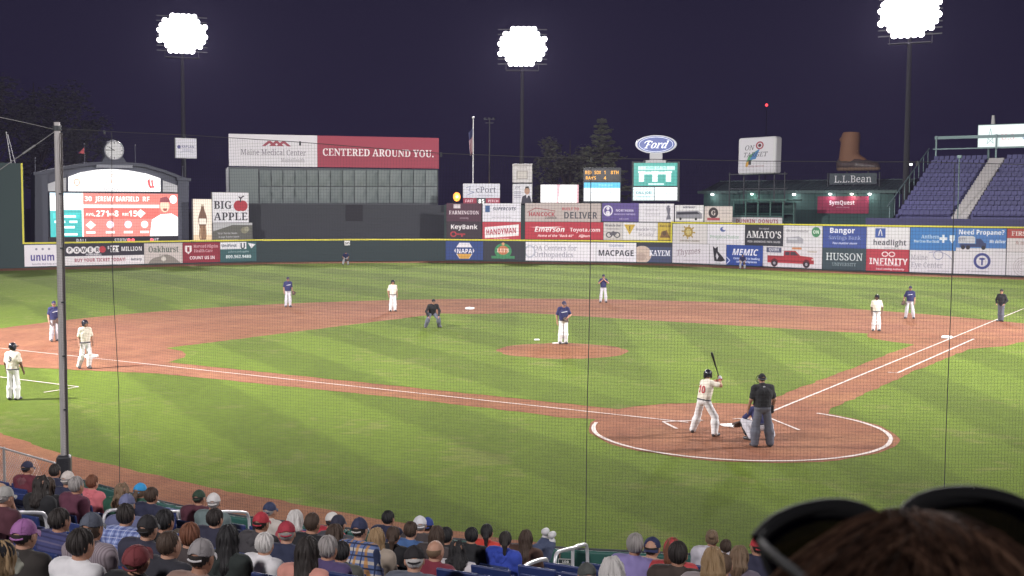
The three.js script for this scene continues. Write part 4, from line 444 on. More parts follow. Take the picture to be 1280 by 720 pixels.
// ---------- pavilion with the boot, far right field ----------
{
  const f = facade(870, 1136, 13), t = local(f, 'pavilion', 'low green metal pavilion with a row of eave lamps', 'building'), L = (u, v) => f.loc(u, v), roofM = std([0.055, 0.085, 0.085], 0.55), wallM = std([0.035, 0.085, 0.075], 0.75);
  const [xl, ye] = L(876, 240), [xr] = L(1124, 240), yr = L(900, 227.5)[1] + 0.15, [rx0] = L(888, 228), W = 9;
  part(t, 'front_wall', box(xr - xl - 1, ye, 0.3, (xl + xr) / 2, ye / 2, 0), wallM); part(t, 'end_wall', ext([[-W, 0], [0, 0], [0, ye], [-W / 2, yr - 0.2], [-W, ye]].map(([z, y]) => [z, y]), 0.25, 0, 0).rotateY(-Math.PI / 2).translate(xl + 0.7, 0, 0), wallM);
  const slope = Math.atan2(yr - ye, W / 2), len = Math.hypot(W / 2, yr - ye) + 0.6;
  for (const s of [1, -1]) { const rf = part(t, 'roof_slope', box(xr - xl, 0.12, len, 0, 0, 0), roofM); rf.position.set((xl + xr) / 2, (yr + ye) / 2 - 0.05, -W / 2 + s * (W / 4 + 0.12)); rf.rotation.x = s * slope; part(rf, 'roof_rib', Array.from({ length: 40 }, (_, i) => box(0.06, 0.06, len, (i / 39 - 0.5) * (xr - xl - 0.1), 0.09, 0)), roofM); }
  part(t, 'fascia', box(xr - xl + 0.1, 0.34, 0.08, (xl + xr) / 2, ye - 0.05, 0.62), std([0.07, 0.12, 0.11], 0.6));
  for (let i = 0; i < 9; i++) part(t, 'wall_seam', box(0.06, ye - 0.3, 0.05, lerp(xl + 2, xr - 2, i / 8), ye / 2, 0.17), wallM);
  for (const [u, v, c, k] of [[893.5, 243, 0xffffff, 6], [943, 242.5, 0xd8fff0, 4], [995.5, 243, 0xffffff, 5], [1040.5, 242.5, 0xffffff, 4.5], [1067.5, 242.5, 0xfff4e4, 3.5], [1090, 242.5, 0xffffff, 5]]) {
    const [x, y] = L(u, v), b = part(t, 'eave_lamp', rbox(0.5, 0.2, 0.3, 0.04, x, y + 0.16, 0.5), steelDark); part(b, 'lamp_glow', new THREE.SphereGeometry(0.17, 10, 8).scale(1.25, 0.8, 0.9).translate(x, y, 0.55), lamp(c, k));
    const p = new THREE.PointLight(new THREE.Color(c), 2.2, 0, 2); p.position.copy(f.a).addScaledVector(f.d, x).setY(y - 0.3); p.position.addScaledVector(V(-f.d.z, 0, f.d.x), 0.75); p.castShadow = true; p.shadow.radius = 6; p.name = 'eave_lamp_light'; scene.add(p);
  }
  const s = local(f, 'red_banner', 'dark red banner on the green pavilion wall', 'banner'); panelIn(f, s, 'banner_sheet', 1023.5, 245.5, 1087, 267, 0.25, print(360, 122, '#8f2c48', (g) => { g.t('SymQuest', 0.48, 0.38, 0.34, '#efe4ea', 'bold sans-serif', 0.5); g.t('a konica company', 0.5, 0.64, 0.1, '#d8b8c4', 'sans-serif', 0.26); }), 0, 0.05);
  const r = local(f, 'roof_sign', 'grey roof sign with white serif letters below the boot', 'sign'), [sx0, sy0] = L(1029, 230), [sx1, sy1] = L(1088, 216.5);
  panelIn(f, r, 'sign_face', 1029, 216.5, 1088, 230, -1.6, print(360, 80, '#4a5458', (g) => g.t('L.L.Bean', 0.5, 0.52, 0.85, '#e8e8ea', 'serif', 0.86)), 0, 0.12); for (const u of [1026, 1058, 1091]) { const [x] = L(u, 220); part(r, 'post', box(0.12, sy1 - ye + 0.3, 0.12, x, (sy1 + ye) / 2, -1.75), steelDark); }
  // the boot
  const fb = facade(870, 1136, 17.6), bt = local(fb, 'giant_boot', 'giant tan leather boot with a dark rubber foot on the roof', 'boot'), P = (u, v) => fb.loc(u, v);
  const [bx0, by0] = P(1046, 213.5), [bx1] = P(1099, 213.5), [, btop] = P(1062, 164.5), sc = (btop - by0), w = bx1 - bx0, Z = 0;
  const X = (a) => bx0 + a * w, Y = (b) => by0 + b * sc;
  const nz = (x, y, z, d) => d + 0.03 * (noise3(x * 1.6, y * 1.6, z * 1.6) - 0.5);
  const shaft = blend([cone([X(0.29), Y(0.3), Z], [X(0.31), Y(0.8), Z], 0.225 * w, 0.2 * w), cone([X(0.31), Y(0.8), Z], [X(0.33), Y(0.9), Z], 0.2 * w, 0.19 * w), cone([X(0.33), Y(0.32), Z], [X(0.6), Y(0.2), Z], 0.17 * w, 0.12 * w), ell([X(0.1), Y(0.8), Z], [0.05 * w, 0.06 * sc, 0.2])], 0.22);
  const cut = (x, y, z) => Math.max(nz(x, y, z, shaft(x, y, z)), y - Y(0.985) + 0.25 * (x - X(0.32)) * (x - X(0.32)) / w, Y(0.2) - y, -cone([X(0.33), Y(0.94), Z], [X(0.33), Y(1.2), Z], 0.15 * w, 0.15 * w)(x, y, z));
  part(bt, 'leather_shaft', netMesh(cut, [X(-0.05), Y(0.15), Z - w * 0.4], [X(0.8), Y(1.03), Z + w * 0.4], 0.085), std([0.22, 0.105, 0.052], 0.75));
  const foot = blend([cone([X(0.2), Y(0.16), Z], [X(0.5), Y(0.14), Z], 0.2 * w, 0.19 * w), cone([X(0.5), Y(0.13), Z], [X(0.9), Y(0.09), Z], 0.17 * w, 0.11 * w)], 0.25), ft = (x, y, z) => Math.max(foot(x, y, z), Y(0.05) - y, y - Y(0.33) + (x - X(0.2)) * 0.1);
  part(bt, 'rubber_foot', netMesh(ft, [X(-0.1), Y(-0.05), Z - w * 0.35], [X(1.1), Y(0.4), Z + w * 0.35], 0.085), std([0.075, 0.05, 0.042], 0.45));
  part(bt, 'sole', netMesh((x, y, z) => Math.max(foot(x, y, z) - 0.08, y - Y(0.07), Y(-0.01) - y), [X(-0.1), Y(-0.05), Z - w * 0.35], [X(1.12), Y(0.12), Z + w * 0.35], 0.085), std([0.2, 0.13, 0.08], 0.7));
  const lc = std([0.36, 0.2, 0.09], 0.8); for (let i = 0; i < 5; i++) { const y = Y(0.38 + i * 0.1); part(bt, 'lace', tube([V(X(0.45 - i * 0.006), y, Z + 0.62), V(X(0.515 - i * 0.008), y + 0.08, Z + 0.2), V(X(0.47 - i * 0.006), y + 0.14, Z - 0.4)], 0.04, 8, 5), lc); }
  part(bt, 'support', [box(0.15, by0 - ye, 0.15, X(0.25), (by0 + ye) / 2, Z), box(0.15, by0 - ye, 0.15, X(0.75), (by0 + ye) / 2, Z)], steelDark);
  for (const u of [1040, 1115.5]) { const [x, y] = L(u, u < 1100 ? 208 : 204.5), m = thing('roof_floodlight', u < 1100 ? 'small spotlight on the roof beside the boot heel' : 'small bright spotlight on the roof beyond the boot toe', 'spotlight', f.a, f.turn); part(m, 'stem', cyl(0.04, 0.04, y - ye, x, ye, -5, 6), steelDark); part(m, 'lamp_housing', rbox(0.45, 0.3, 0.3, 0.05, x, y + 0.1, -5), steelDark); part(m, 'lamp_glow', rbox(0.36, 0.2, 0.06, 0.02, x, y + 0.05, -4.83), lamp(0xffffff, 3)); }
}
// big white soft-edged box sign on its frame
{
  const f = facade(905, 985, 9), t = local(f, 'box_sign', 'big puffy white box sign with a target and coloured rays', 'sign'), L = (u, v) => f.loc(u, v), [x0, y0] = L(926, 218), [x1, y1] = L(974, 171), w = x1 - x0, h = y1 - y0;
  const g = new RoundedBoxGeometry(w, h, 1.6, 5, 0.28), p = g.attributes.position; for (let i = 0; i < p.count; i++) { const a = p.getX(i) / w, b = p.getY(i) / h; p.setZ(i, p.getZ(i) + (p.getZ(i) > 0 ? 0.14 * Math.cos(a * 3) * Math.cos(b * 3) : 0)); p.setX(i, p.getX(i) + b * 0.05); p.setY(i, p.getY(i) + a * 0.12); } g.computeVertexNormals();
  const b = part(t, 'box_body', g, std([0.66, 0.65, 0.67], 0.6)); b.position.set((x0 + x1) / 2, (y0 + y1) / 2, 0);
  const tex = print(300, 290, '#d6d3da', (c) => { c.p('#5a9a70', [[0.2, 0.72], [0.28, 0.5], [0.6, 0.3], [0.36, 0.66]]); c.p('#4f7fb4', [[0.3, 0.64], [0.42, 0.44], [0.62, 0.28], [0.5, 0.6]]); c.p('#d8a44a', [[0.18, 0.82], [0.2, 0.7], [0.34, 0.62], [0.24, 0.84]]); c.t('ON', 0.28, 0.26, 0.2, '#3c3a44', 'italic serif', 0.3); c.t('TARGET', 0.46, 0.47, 0.19, '#3c3a44', 'italic serif', 0.74); c.e('#9c3c48', 0.6, 0.2, 0.1, 0.1, 0.04); c.e('#5a2a34', 0.6, 0.2, 0.05); c.t('utility services', 0.5, 0.82, 0.08, '#9a6a70', 'italic sans-serif', 0.6); });
  const fg = new THREE.PlaneGeometry(w * 0.88, h * 0.9, 14, 14), q = fg.attributes.position; for (let i = 0; i < q.count; i++) { const a = q.getX(i) / w, bb = q.getY(i) / h; q.setZ(i, 0.8 + 0.14 * Math.cos(a * 3) * Math.cos(bb * 3) + 0.012); q.setX(i, q.getX(i) + bb * 0.05); q.setY(i, q.getY(i) + a * 0.12); } fg.computeVertexNormals();
  part(b, 'printed_face', fg, std(0xffffff, 0.6, { map: tex }));
  const [, yb] = L(930, 219), [, yl] = L(930, 236); for (const u of [910, 928, 947, 966, 979]) { const [x] = L(u, 225); part(t, 'frame_post', box(0.12, yb + 0.3, 0.12, x, (yb + 0.3) / 2, -0.4), steelDark); } part(t, 'frame_rail', [box(L(981, 225)[0] - L(908, 225)[0], 0.12, 0.12, L(945, 225)[0], yb + 0.1, -0.4), box(L(981, 225)[0] - L(908, 225)[0], 0.1, 0.1, L(945, 225)[0], yl, -0.4)], steelDark);
}
// glass fronted booth and sign on the wall
{
  const f = facade(914, 986, 3), t = local(f, 'viewing_booth', 'green framed glass booth above the outfield wall', 'booth'), L = (u, v) => f.loc(u, v), fr = std([0.06, 0.14, 0.12], 0.6), [x0, y0] = L(917, 281), [x1, y1] = L(979, 253);
  part(t, 'back_wall', box(x1 - x0, y1, 0.2, (x0 + x1) / 2, y1 / 2, -2.6), greenPaint); part(t, 'roof', box(x1 - x0 + 0.7, 0.16, 3.2, (x0 + x1) / 2 + 0.2, y1 + 0.25, -1.3), fr); part(t, 'floor_deck', box(x1 - x0, 0.15, 2.6, (x0 + x1) / 2, y0 + 1.2, -1.3), fr);
  for (let i = 0; i <= 4; i++) part(t, 'mullion', box(0.12, y1 - y0 - 0.4, 0.12, lerp(x0, x1, i / 4), (y0 + y1) / 2 + 0.3, 0), fr);
  for (let i = 0; i < 4; i++) part(t, 'window_pane', box((x1 - x0) / 4 - 0.14, (y1 - y0) * 0.5, 0.02, lerp(x0, x1, (i + 0.5) / 4), y0 + (y1 - y0) * 0.68, 0), new THREE.MeshPhysicalMaterial({ color: 0xb8c8c4, roughness: 0.08, transmission: 1, thickness: 0 }));
  part(t, 'rail', [box(x1 - x0 + 0.1, 0.1, 0.14, (x0 + x1) / 2, y0 + (y1 - y0) * 0.4, 0.02), bar(V(x1, y1 + 0.3, 0), V(x1 + 1.0, y1 + 0.25, -0.4), 0.05), bar(V(x1 + 1, y1 + 0.25, -0.4), V(x1 + 1, y0 - 1, -0.4), 0.06)], fr);
  const s = local(f, 'booth_sign', 'white sign with maroon block lettering under the booth glass', 'sign'); panelIn(f, s, 'sign_face', 917, 271.5, 979, 281, 0.2, print(360, 58, '#d4cfd0', (g) => g.t('DUNKIN\' DONUTS', 0.5, 0.54, 0.72, '#9c4a52', 'bold sans-serif', 0.86)));
  const bf = facade(986, 1028, 2.5); void bf;
}
// ---------- empty bleachers ----------
{
  const f = facade(1116, 1420, 4), t = local(f, 'bleachers', 'steep empty blue bleachers split by pale concrete steps', 'bleachers'), L = (u, v) => f.loc(u, v), [xa, yb] = L(1118, 273.5), [xm0] = L(1189, 273), [xm1] = L(1206, 273), [xz] = L(1420, 273), rows = 13, run_ = 0.86, rise = 0.47;
  const blue = [0, 1, 2].map((k) => std([0.062 + 0.008 * k, 0.062 + 0.008 * k, 0.19 + 0.02 * k], 0.55)), conc = std([0.55, 0.53, 0.52], 0.9), navy = std([0.045, 0.045, 0.13], 0.6), rail = std([0.16, 0.24, 0.24], 0.5, { metalness: 0.3 });
  part(t, 'front_barrier', box(xz - xa + 3, 0.95, 0.14, (xa + xz) / 2 - 1, yb - 0.4, 0.9), navy); part(t, 'front_slab', box(xz - xa, 0.5, 1.5, (xa + xz) / 2, yb - 0.35, 0.1), conc);
  const ends = (k) => xa + k * 0.03 - 0.2, gapShift = 0.06;
  const seatRow = (x0, x1, y, z) => { const n = Math.max(1, Math.floor((x1 - x0) / 0.5)), list = []; for (let i = 0; i < n; i++) { const x = x0 + (i + 0.5) * (x1 - x0) / n; list.push(box(0.45, 0.4, 0.05, x, y + 0.62, z - 0.22, 0, -0.15), box(0.45, 0.06, 0.4, x, y + 0.4, z, 0, 0.1)); } return list; };
  for (let k = 0; k < rows; k++) {
    const y = yb + k * rise, z = -0.5 - k * run_, g0 = xm0 + k * gapShift * 0.9, g1 = xm1 + k * gapShift * 0.9 + 0.2;
    part(t, 'tread', box(xz - ends(k), 0.14, run_, (ends(k) + xz) / 2, y - 0.07, z), k % 2 ? blue[0] : blue[1]); part(t, 'riser', box(xz - ends(k), rise, 0.08, (ends(k) + xz) / 2, y - rise / 2 - 0.02, z + run_ / 2 - 0.05), blue[(k * 2) % 3]);
    part(t, 'seat_row', seatRow(ends(k) + 0.3, g0 - 0.2, y, z), blue[k % 3]); part(t, 'seat_row', seatRow(g1 + 0.2, xz, y, z), blue[(k + 1) % 3]);
    for (let q = 0; q < 2; q++) part(t, 'concrete_step', box(g1 - g0, 0.03 + rise * (q ? 1 : 0.5), run_ / 2, (g0 + g1) / 2, y + rise * (q ? 0.5 : 0.25) + 0.02, z + (q ? -1 : 1) * run_ / 4), conc);
  }
  const yt = yb + rows * rise, zt = -0.5 - rows * run_;
  part(t, 'top_rail', [box(xz - ends(rows), 0.12, 0.12, (ends(rows) + xz) / 2, yt + 1.1, zt), box(xz - ends(rows), 0.3, 0.3, (ends(rows) + xz) / 2, yt + 2.3, zt - 0.6), ...[0, 6, 12, 18, 24].map((d) => box(0.16, 2.6, 0.16, ends(rows) + 0.2 + d, yt + 1.2, zt - 0.4))], rail);
  part(t, 'side_rail', [bar(V(ends(0) - 0.5, yb + 1.2, 0), V(ends(rows) - 0.4, yt + 1.2, zt), 0.06), ...Array.from({ length: 9 }, (_, i) => { const k = i * 1.6; return bar(V(ends(k) - 0.45, yb + k * rise - 0.4, -0.5 - k * run_), V(ends(k) - 0.45, yb + k * rise + 1.2, -0.5 - k * run_), 0.045); })], rail);
  part(t, 'understructure', box(xz - ends(rows), yt - 1, 0.3, (ends(rows) + xz) / 2, (yt - 1) / 2, zt - 0.5), navy); part(t, 'side_wall', ext([[0.3, 0], [0.3, yb - 0.2], [zt, yt - 0.3], [zt, 0]].map(([z, y]) => [-z, y]), 0.2, 0, 0).rotateY(Math.PI / 2).translate(ends(6), 0, 0), navy);
  const s = local(f, 'lit_sign', 'glowing white sign with a star sketch above the bleachers', 'sign'), sf = f; const Z = zt - 0.9, k2 = (v) => v;
  { const a = f.a.clone().addScaledVector(V(-f.d.z, 0, f.d.x), Z), b = a.clone().add(f.d), q = (u, v) => { const p = hang(u, v, a, b); return [(p.x - f.a.x) * f.d.x + (p.z - f.a.z) * f.d.z, p.y]; }, [x0, y0] = q(1222.5, 184), [x1, y1] = q(1340, 153);
    part(s, 'cabinet', rbox(x1 - x0 + 0.2, y1 - y0 + 0.2, 0.5, 0.05, (x0 + x1) / 2, (y0 + y1) / 2, Z - 0.3), rail);
    const m = part(s, 'sign_screen', boardBox(x1 - x0, y1 - y0, 0.08), screenFace(print(640, 176, '#e3f3ef', (g) => { g.p('#6f9a96', [[0.08, 0.5], [0.2, 0.44], [0.1, 0.86], [0.135, 0.16], [0.17, 0.84], [0.08, 0.5]], 0.018); g.t('U.S.', 0.34, 0.56, 0.36, '#d39aa0', 'serif', 0.3); g.t('Cellular', 0.66, 0.56, 0.4, '#5f86b4', 'serif', 0.36); }), 0.85)); m.position.set((x0 + x1) / 2, (y0 + y1) / 2, Z);
    for (const u of [1235, 1320]) { const [x] = q(u, 185); part(s, 'post', cyl(0.14, 0.14, y0, x, 0, Z - 0.3, 8), rail); } const [cx] = q(1241, 150); part(s, 'lamp_cap', cyl(0.22, 0.14, 0.9, cx, y1 + 0.1, Z - 0.2, 10), whitePaint); }
  const mp = thing('net_post', 'thin post standing on the bleacher steps', 'post', f.a, f.turn), [nx, ny] = L(1199, 196); part(mp, 'post_shaft', cyl(0.05, 0.05, ny - yb, nx, yb, -0.1, 8), rail); part(mp, 'lamp_box', rbox(0.4, 0.3, 0.3, 0.04, nx + 0.05, ny, 0), rail);
}
// ---------- trees ----------
const barkMat = std([0.05, 0.04, 0.032], 0.95);
function tree(name, label, base, H, spread, kind, tone, n) {
  const t = thing(name, label, 'tree', base, 0, 'trees behind the ballpark'), trunk = [bar(V(0, 0, 0), V(0.1, H * 0.55, 0.1), H * 0.022, 8, H * 0.014), bar(V(0.1, H * 0.55, 0.1), V(0, H * 0.97, 0), H * 0.014, 7, H * 0.003)];
  const P = [], N = [], I = [], C = [];
  const leaf = (x, y, z, s, dir) => { const a = rnd() * 7, e = rr(-0.9, 0.9), ux = Math.cos(a) * s, uz = Math.sin(a) * s, vx = -Math.sin(a) * s * 0.5 * Math.cos(e), vz = Math.cos(a) * s * 0.5 * Math.cos(e), vy = s * 0.5 * Math.sin(e) + s * 0.1, k = P.length / 3; P.push(x - ux - vx, y - vy, z - uz - vz, x + ux - vx, y - vy, z + uz - vz, x + ux * 0.6 + vx, y + vy, z + uz * 0.6 + vz, x - ux * 0.6 + vx, y + vy, z - uz * 0.6 + vz); const c = rr(0.7, 1.2); for (let q = 0; q < 4; q++) C.push(tone[0] * c, tone[1] * c, tone[2] * c); I.push(k, k + 1, k + 2, k, k + 2, k + 3); };
  if (kind === 'pine') {
    for (let w = 0; w < 17; w++) { const y = H * (0.2 + 0.78 * (w / 17) ** 0.9), R = spread * (1 - w / 17.5) * rr(0.75, 1.15) * (w < 3 ? 0.75 : 1), nb = 6; for (let b = 0; b < nb; b++) { const a = b / nb * 6.28 + w * 1.1 + rr(-0.3, 0.3), L = R * rr(0.65, 1.15), up = rr(0.05, 0.3) * L, e = V(Math.cos(a) * L, y + up, Math.sin(a) * L); trunk.push(bar(V(0, y, 0), e, H * 0.004, 4, H * 0.0012)); for (let q = 0; q < n; q++) { const s = Math.pow(rnd(), 0.6), sp = 0.16 * L * (0.4 + s); leaf(e.x * s + rr(-sp, sp), y + up * s * s + rr(-0.12, 0.22) * H * 0.06, e.z * s + rr(-sp, sp), H * rr(0.010, 0.019)); } } }
  } else {
    const cl = []; for (let i = 0; i < 26; i++) { const a = rnd() * 6.28, r = Math.sqrt(rnd()) * spread * 0.8, yy = H * rr(0.36, 0.95); cl.push([Math.cos(a) * r * (1.15 - Math.abs(yy / H - 0.6)), yy, Math.sin(a) * r, spread * rr(0.2, 0.36)]); }
    for (const [x, y, z, r] of cl) { trunk.push(bar(V(0.1, H * rr(0.3, 0.5), 0), V(x, y, z), H * 0.006, 4, H * 0.002)); for (let q = 0; q < n * 6; q++) { const a = rnd() * 6.28, c = rr(-1, 1), d = r * Math.pow(rnd(), 0.4), s = Math.sqrt(1 - c * c); leaf(x + Math.cos(a) * s * d, y + c * d * 0.75, z + Math.sin(a) * s * d, H * rr(0.010, 0.018)); } }
  }
  part(t, 'trunk', trunk, barkMat);
  const g = new THREE.BufferGeometry(); g.setAttribute('position', new THREE.Float32BufferAttribute(P, 3)); g.setAttribute('color', new THREE.Float32BufferAttribute(C, 3)); g.setIndex(I); g.computeVertexNormals();
  part(t, 'crown', g, new THREE.MeshPhysicalMaterial({ vertexColors: true, roughness: 1, side: THREE.DoubleSide, transmission: 0.25, thickness: 0 })); return t;
}
const tb = (u, t) => { const p = at(u, 250, t); p.y = 0; return p; };
tree('pine_tree', 'tall pointed pine tree behind the electronic displays', tb(752, 172), 19.4, 6.4, 'pine', [0.15, 0.17, 0.1], 46);
tree('broadleaf_tree', 'broad grey green tree beside the pointed pine', tb(712, 178), 16.5, 6.5, 'broad', [0.14, 0.15, 0.1], 34);
tree('broadleaf_tree', 'low leafy tree behind the white display', tb(690, 184), 13, 5.5, 'broad', [0.12, 0.13, 0.085], 30);
for (const [u, d, h, s, l] of [[-15, 190, 26, 11, 'tall dark tree rising behind the corner tower'], [45, 200, 27, 11, 'dark spreading tree behind the scoreboard clock'], [95, 210, 22, 9, 'dark lower tree between scoreboard and sky']]) tree('broadleaf_tree', l, tb(u, d), h, s, 'broad', [0.045, 0.05, 0.04], 22);
{ // far mast with a red aviation light, and two bare poles by the corner tower
  const t = thing('beacon_mast', 'far thin mast with a tiny red warning light', 'mast', tb(956, 420)), y = at(956, 132, 420).y; part(t, 'mast_pole', cyl(0.3, 0.1, y, 0, 0, 0, 6), std([0.012, 0.011, 0.016], 0.9)); part(t, 'beacon_light', new THREE.SphereGeometry(0.5, 10, 8).translate(0, y, 0), lamp(new THREE.Color(1, 0.05, 0.06), 2.5));
  const q = thing('slanted_masts', 'pair of thin slanted pale poles on the corner tower', 'poles', tb(14, 126)), yy = (v) => at(14, v, 126).y; part(q, 'pole', bar(V(0.1, yy(206), 0), V(-0.35, yy(165), 0), 0.05), whitePaint); part(q, 'pole', bar(V(0.5, yy(206), 0), V(-0.2, yy(168), 0), 0.04), whitePaint); part(q, 'base_plate', box(1.2, yy(206), 0.5, 0.3, yy(206) / 2, -0.4), wallMat);
}
// ---------- people: bodies from joints, clothes over them ----------
const add = (a, b, k = 1) => [a[0] + b[0] * k, a[1] + b[1] * k, a[2] + b[2] * k], mid = (a, b, t = 0.5) => [lerp(a[0], b[0], t), lerp(a[1], b[1], t), lerp(a[2], b[2], t)], len3 = (a, b) => Math.hypot(a[0] - b[0], a[1] - b[1], a[2] - b[2]);
const bounds = (J, pad) => { const lo = [9, 9, 9], hi = [-9, -9, -9]; for (const k of Object.values(J)) if (Array.isArray(k)) for (let i = 0; i < 3; i++) { lo[i] = Math.min(lo[i], k[i] - pad); hi[i] = Math.max(hi[i], k[i] + pad); } return [lo, hi]; };
const headGeo = (() => {
  const skull = blend([ell([0, 0.03, -0.012], [0.077, 0.1, 0.098]), ell([0, -0.055, 0.03], [0.053, 0.066, 0.06]), ell([0, 0.0, 0.03], [0.068, 0.08, 0.068])], 0.04), extra = blend([skull, cone([0, 0.012, 0.088], [0, -0.028, 0.108], 0.009, 0.015), cone([-0.03, 0.024, 0.083], [0.03, 0.024, 0.083], 0.012, 0.012), cone([-0.02, -0.068, 0.086], [0.02, -0.068, 0.086], 0.008, 0.008), ell([0.08, -0.002, -0.006], [0.011, 0.032, 0.02]), ell([-0.08, -0.002, -0.006], [0.011, 0.032, 0.02])], 0.012);
  const eye = (x, y, z) => Math.min(ell([0.03, 0.004, 0.094], [0.014, 0.009, 0.012])(x, y, z), ell([-0.03, 0.004, 0.094], [0.014, 0.009, 0.012])(x, y, z));
  const f = (x, y, z) => { const a = extra(x, y, z), b = -eye(x, y, z) + 0.002, h = Math.max(0.01 - Math.abs(a - b), 0) / 0.01; return Math.max(a, b) + h * h * 0.0025; };
  return netMesh(f, [-0.11, -0.14, -0.13], [0.11, 0.15, 0.13], 0.007);
})();
function handGeo(curl) {                                      // wrist at the origin, fingers down, palm towards -x, thumb forward
  const parts = [cone([0, 0, 0], [0, -0.03, 0], 0.024, 0.026), cone([0, -0.035, -0.018], [0, -0.085, -0.024], 0.02, 0.015), cone([0, -0.035, 0.012], [0, -0.085, 0.02], 0.02, 0.015), cone([0, -0.04, 0], [0, -0.085, 0], 0.019, 0.016)];
  const palm = blend(parts, 0.02), fingers = [];
  [[0.028, 0.07], [0.010, 0.08], [-0.009, 0.075], [-0.027, 0.058]].forEach(([z, L]) => { let p = [0, -0.088, z * 0.9], a = curl * 0.25; for (let s = 0; s < 3; s++) { const l = L * [0.45, 0.32, 0.23][s], q = [p[0] - Math.sin(a) * l, p[1] - Math.cos(a) * l, p[2] + z * 0.04]; fingers.push(cone(p, q, 0.0095 - s * 0.001, 0.0085 - s * 0.001)); p = q; a += curl * [0.75, 0.7, 0.5][s]; } });
  const t0 = [-0.004, -0.03, 0.022], t1 = [-0.014 - curl * 0.006, -0.062, 0.046 - curl * 0.004], t2 = [-0.024 - curl * 0.012, -0.088, 0.044 - curl * 0.01]; fingers.push(cone(t0, t1, 0.013, 0.0105), cone(t1, t2, 0.0105, 0.0085));
  return netMesh((x, y, z) => { let d = palm(x, y, z); for (const f of fingers) d = smin(d, f(x, y, z), 0.006); return d; }, [-0.11, -0.2, -0.06], [0.05, 0.04, 0.08], 0.006);
}
const hands = { relax: handGeo(0.55), fist: handGeo(1.5) };
const headFrame = (J) => new THREE.Matrix4().compose(V(...J.h), new THREE.Quaternion().setFromEuler(new THREE.Euler(J.pitch || 0, J.yaw || 0, J.tilt || 0, 'YXZ')), V(1, 1, 1));
function placeHand(J, side) {
  const w = J['w' + side], e = J['e' + side], down = V(e[0] - w[0], e[1] - w[1], e[2] - w[2]).normalize(), fwd = V(...(J['thumb' + side] || [0, 0, 1])), x = new THREE.Vector3().crossVectors(down, fwd).normalize(), z = new THREE.Vector3().crossVectors(x, down).normalize(), m = new THREE.Matrix4().makeBasis(x, down, z).setPosition(w[0], w[1], w[2]);
  const g = hands[J['hand' + side] || 'relax'].clone(); if (side === 'R') { g.scale(-1, 1, 1); const n = g.attributes.normal; g.index.array.reverse(); } return g.applyMatrix4(m);
}
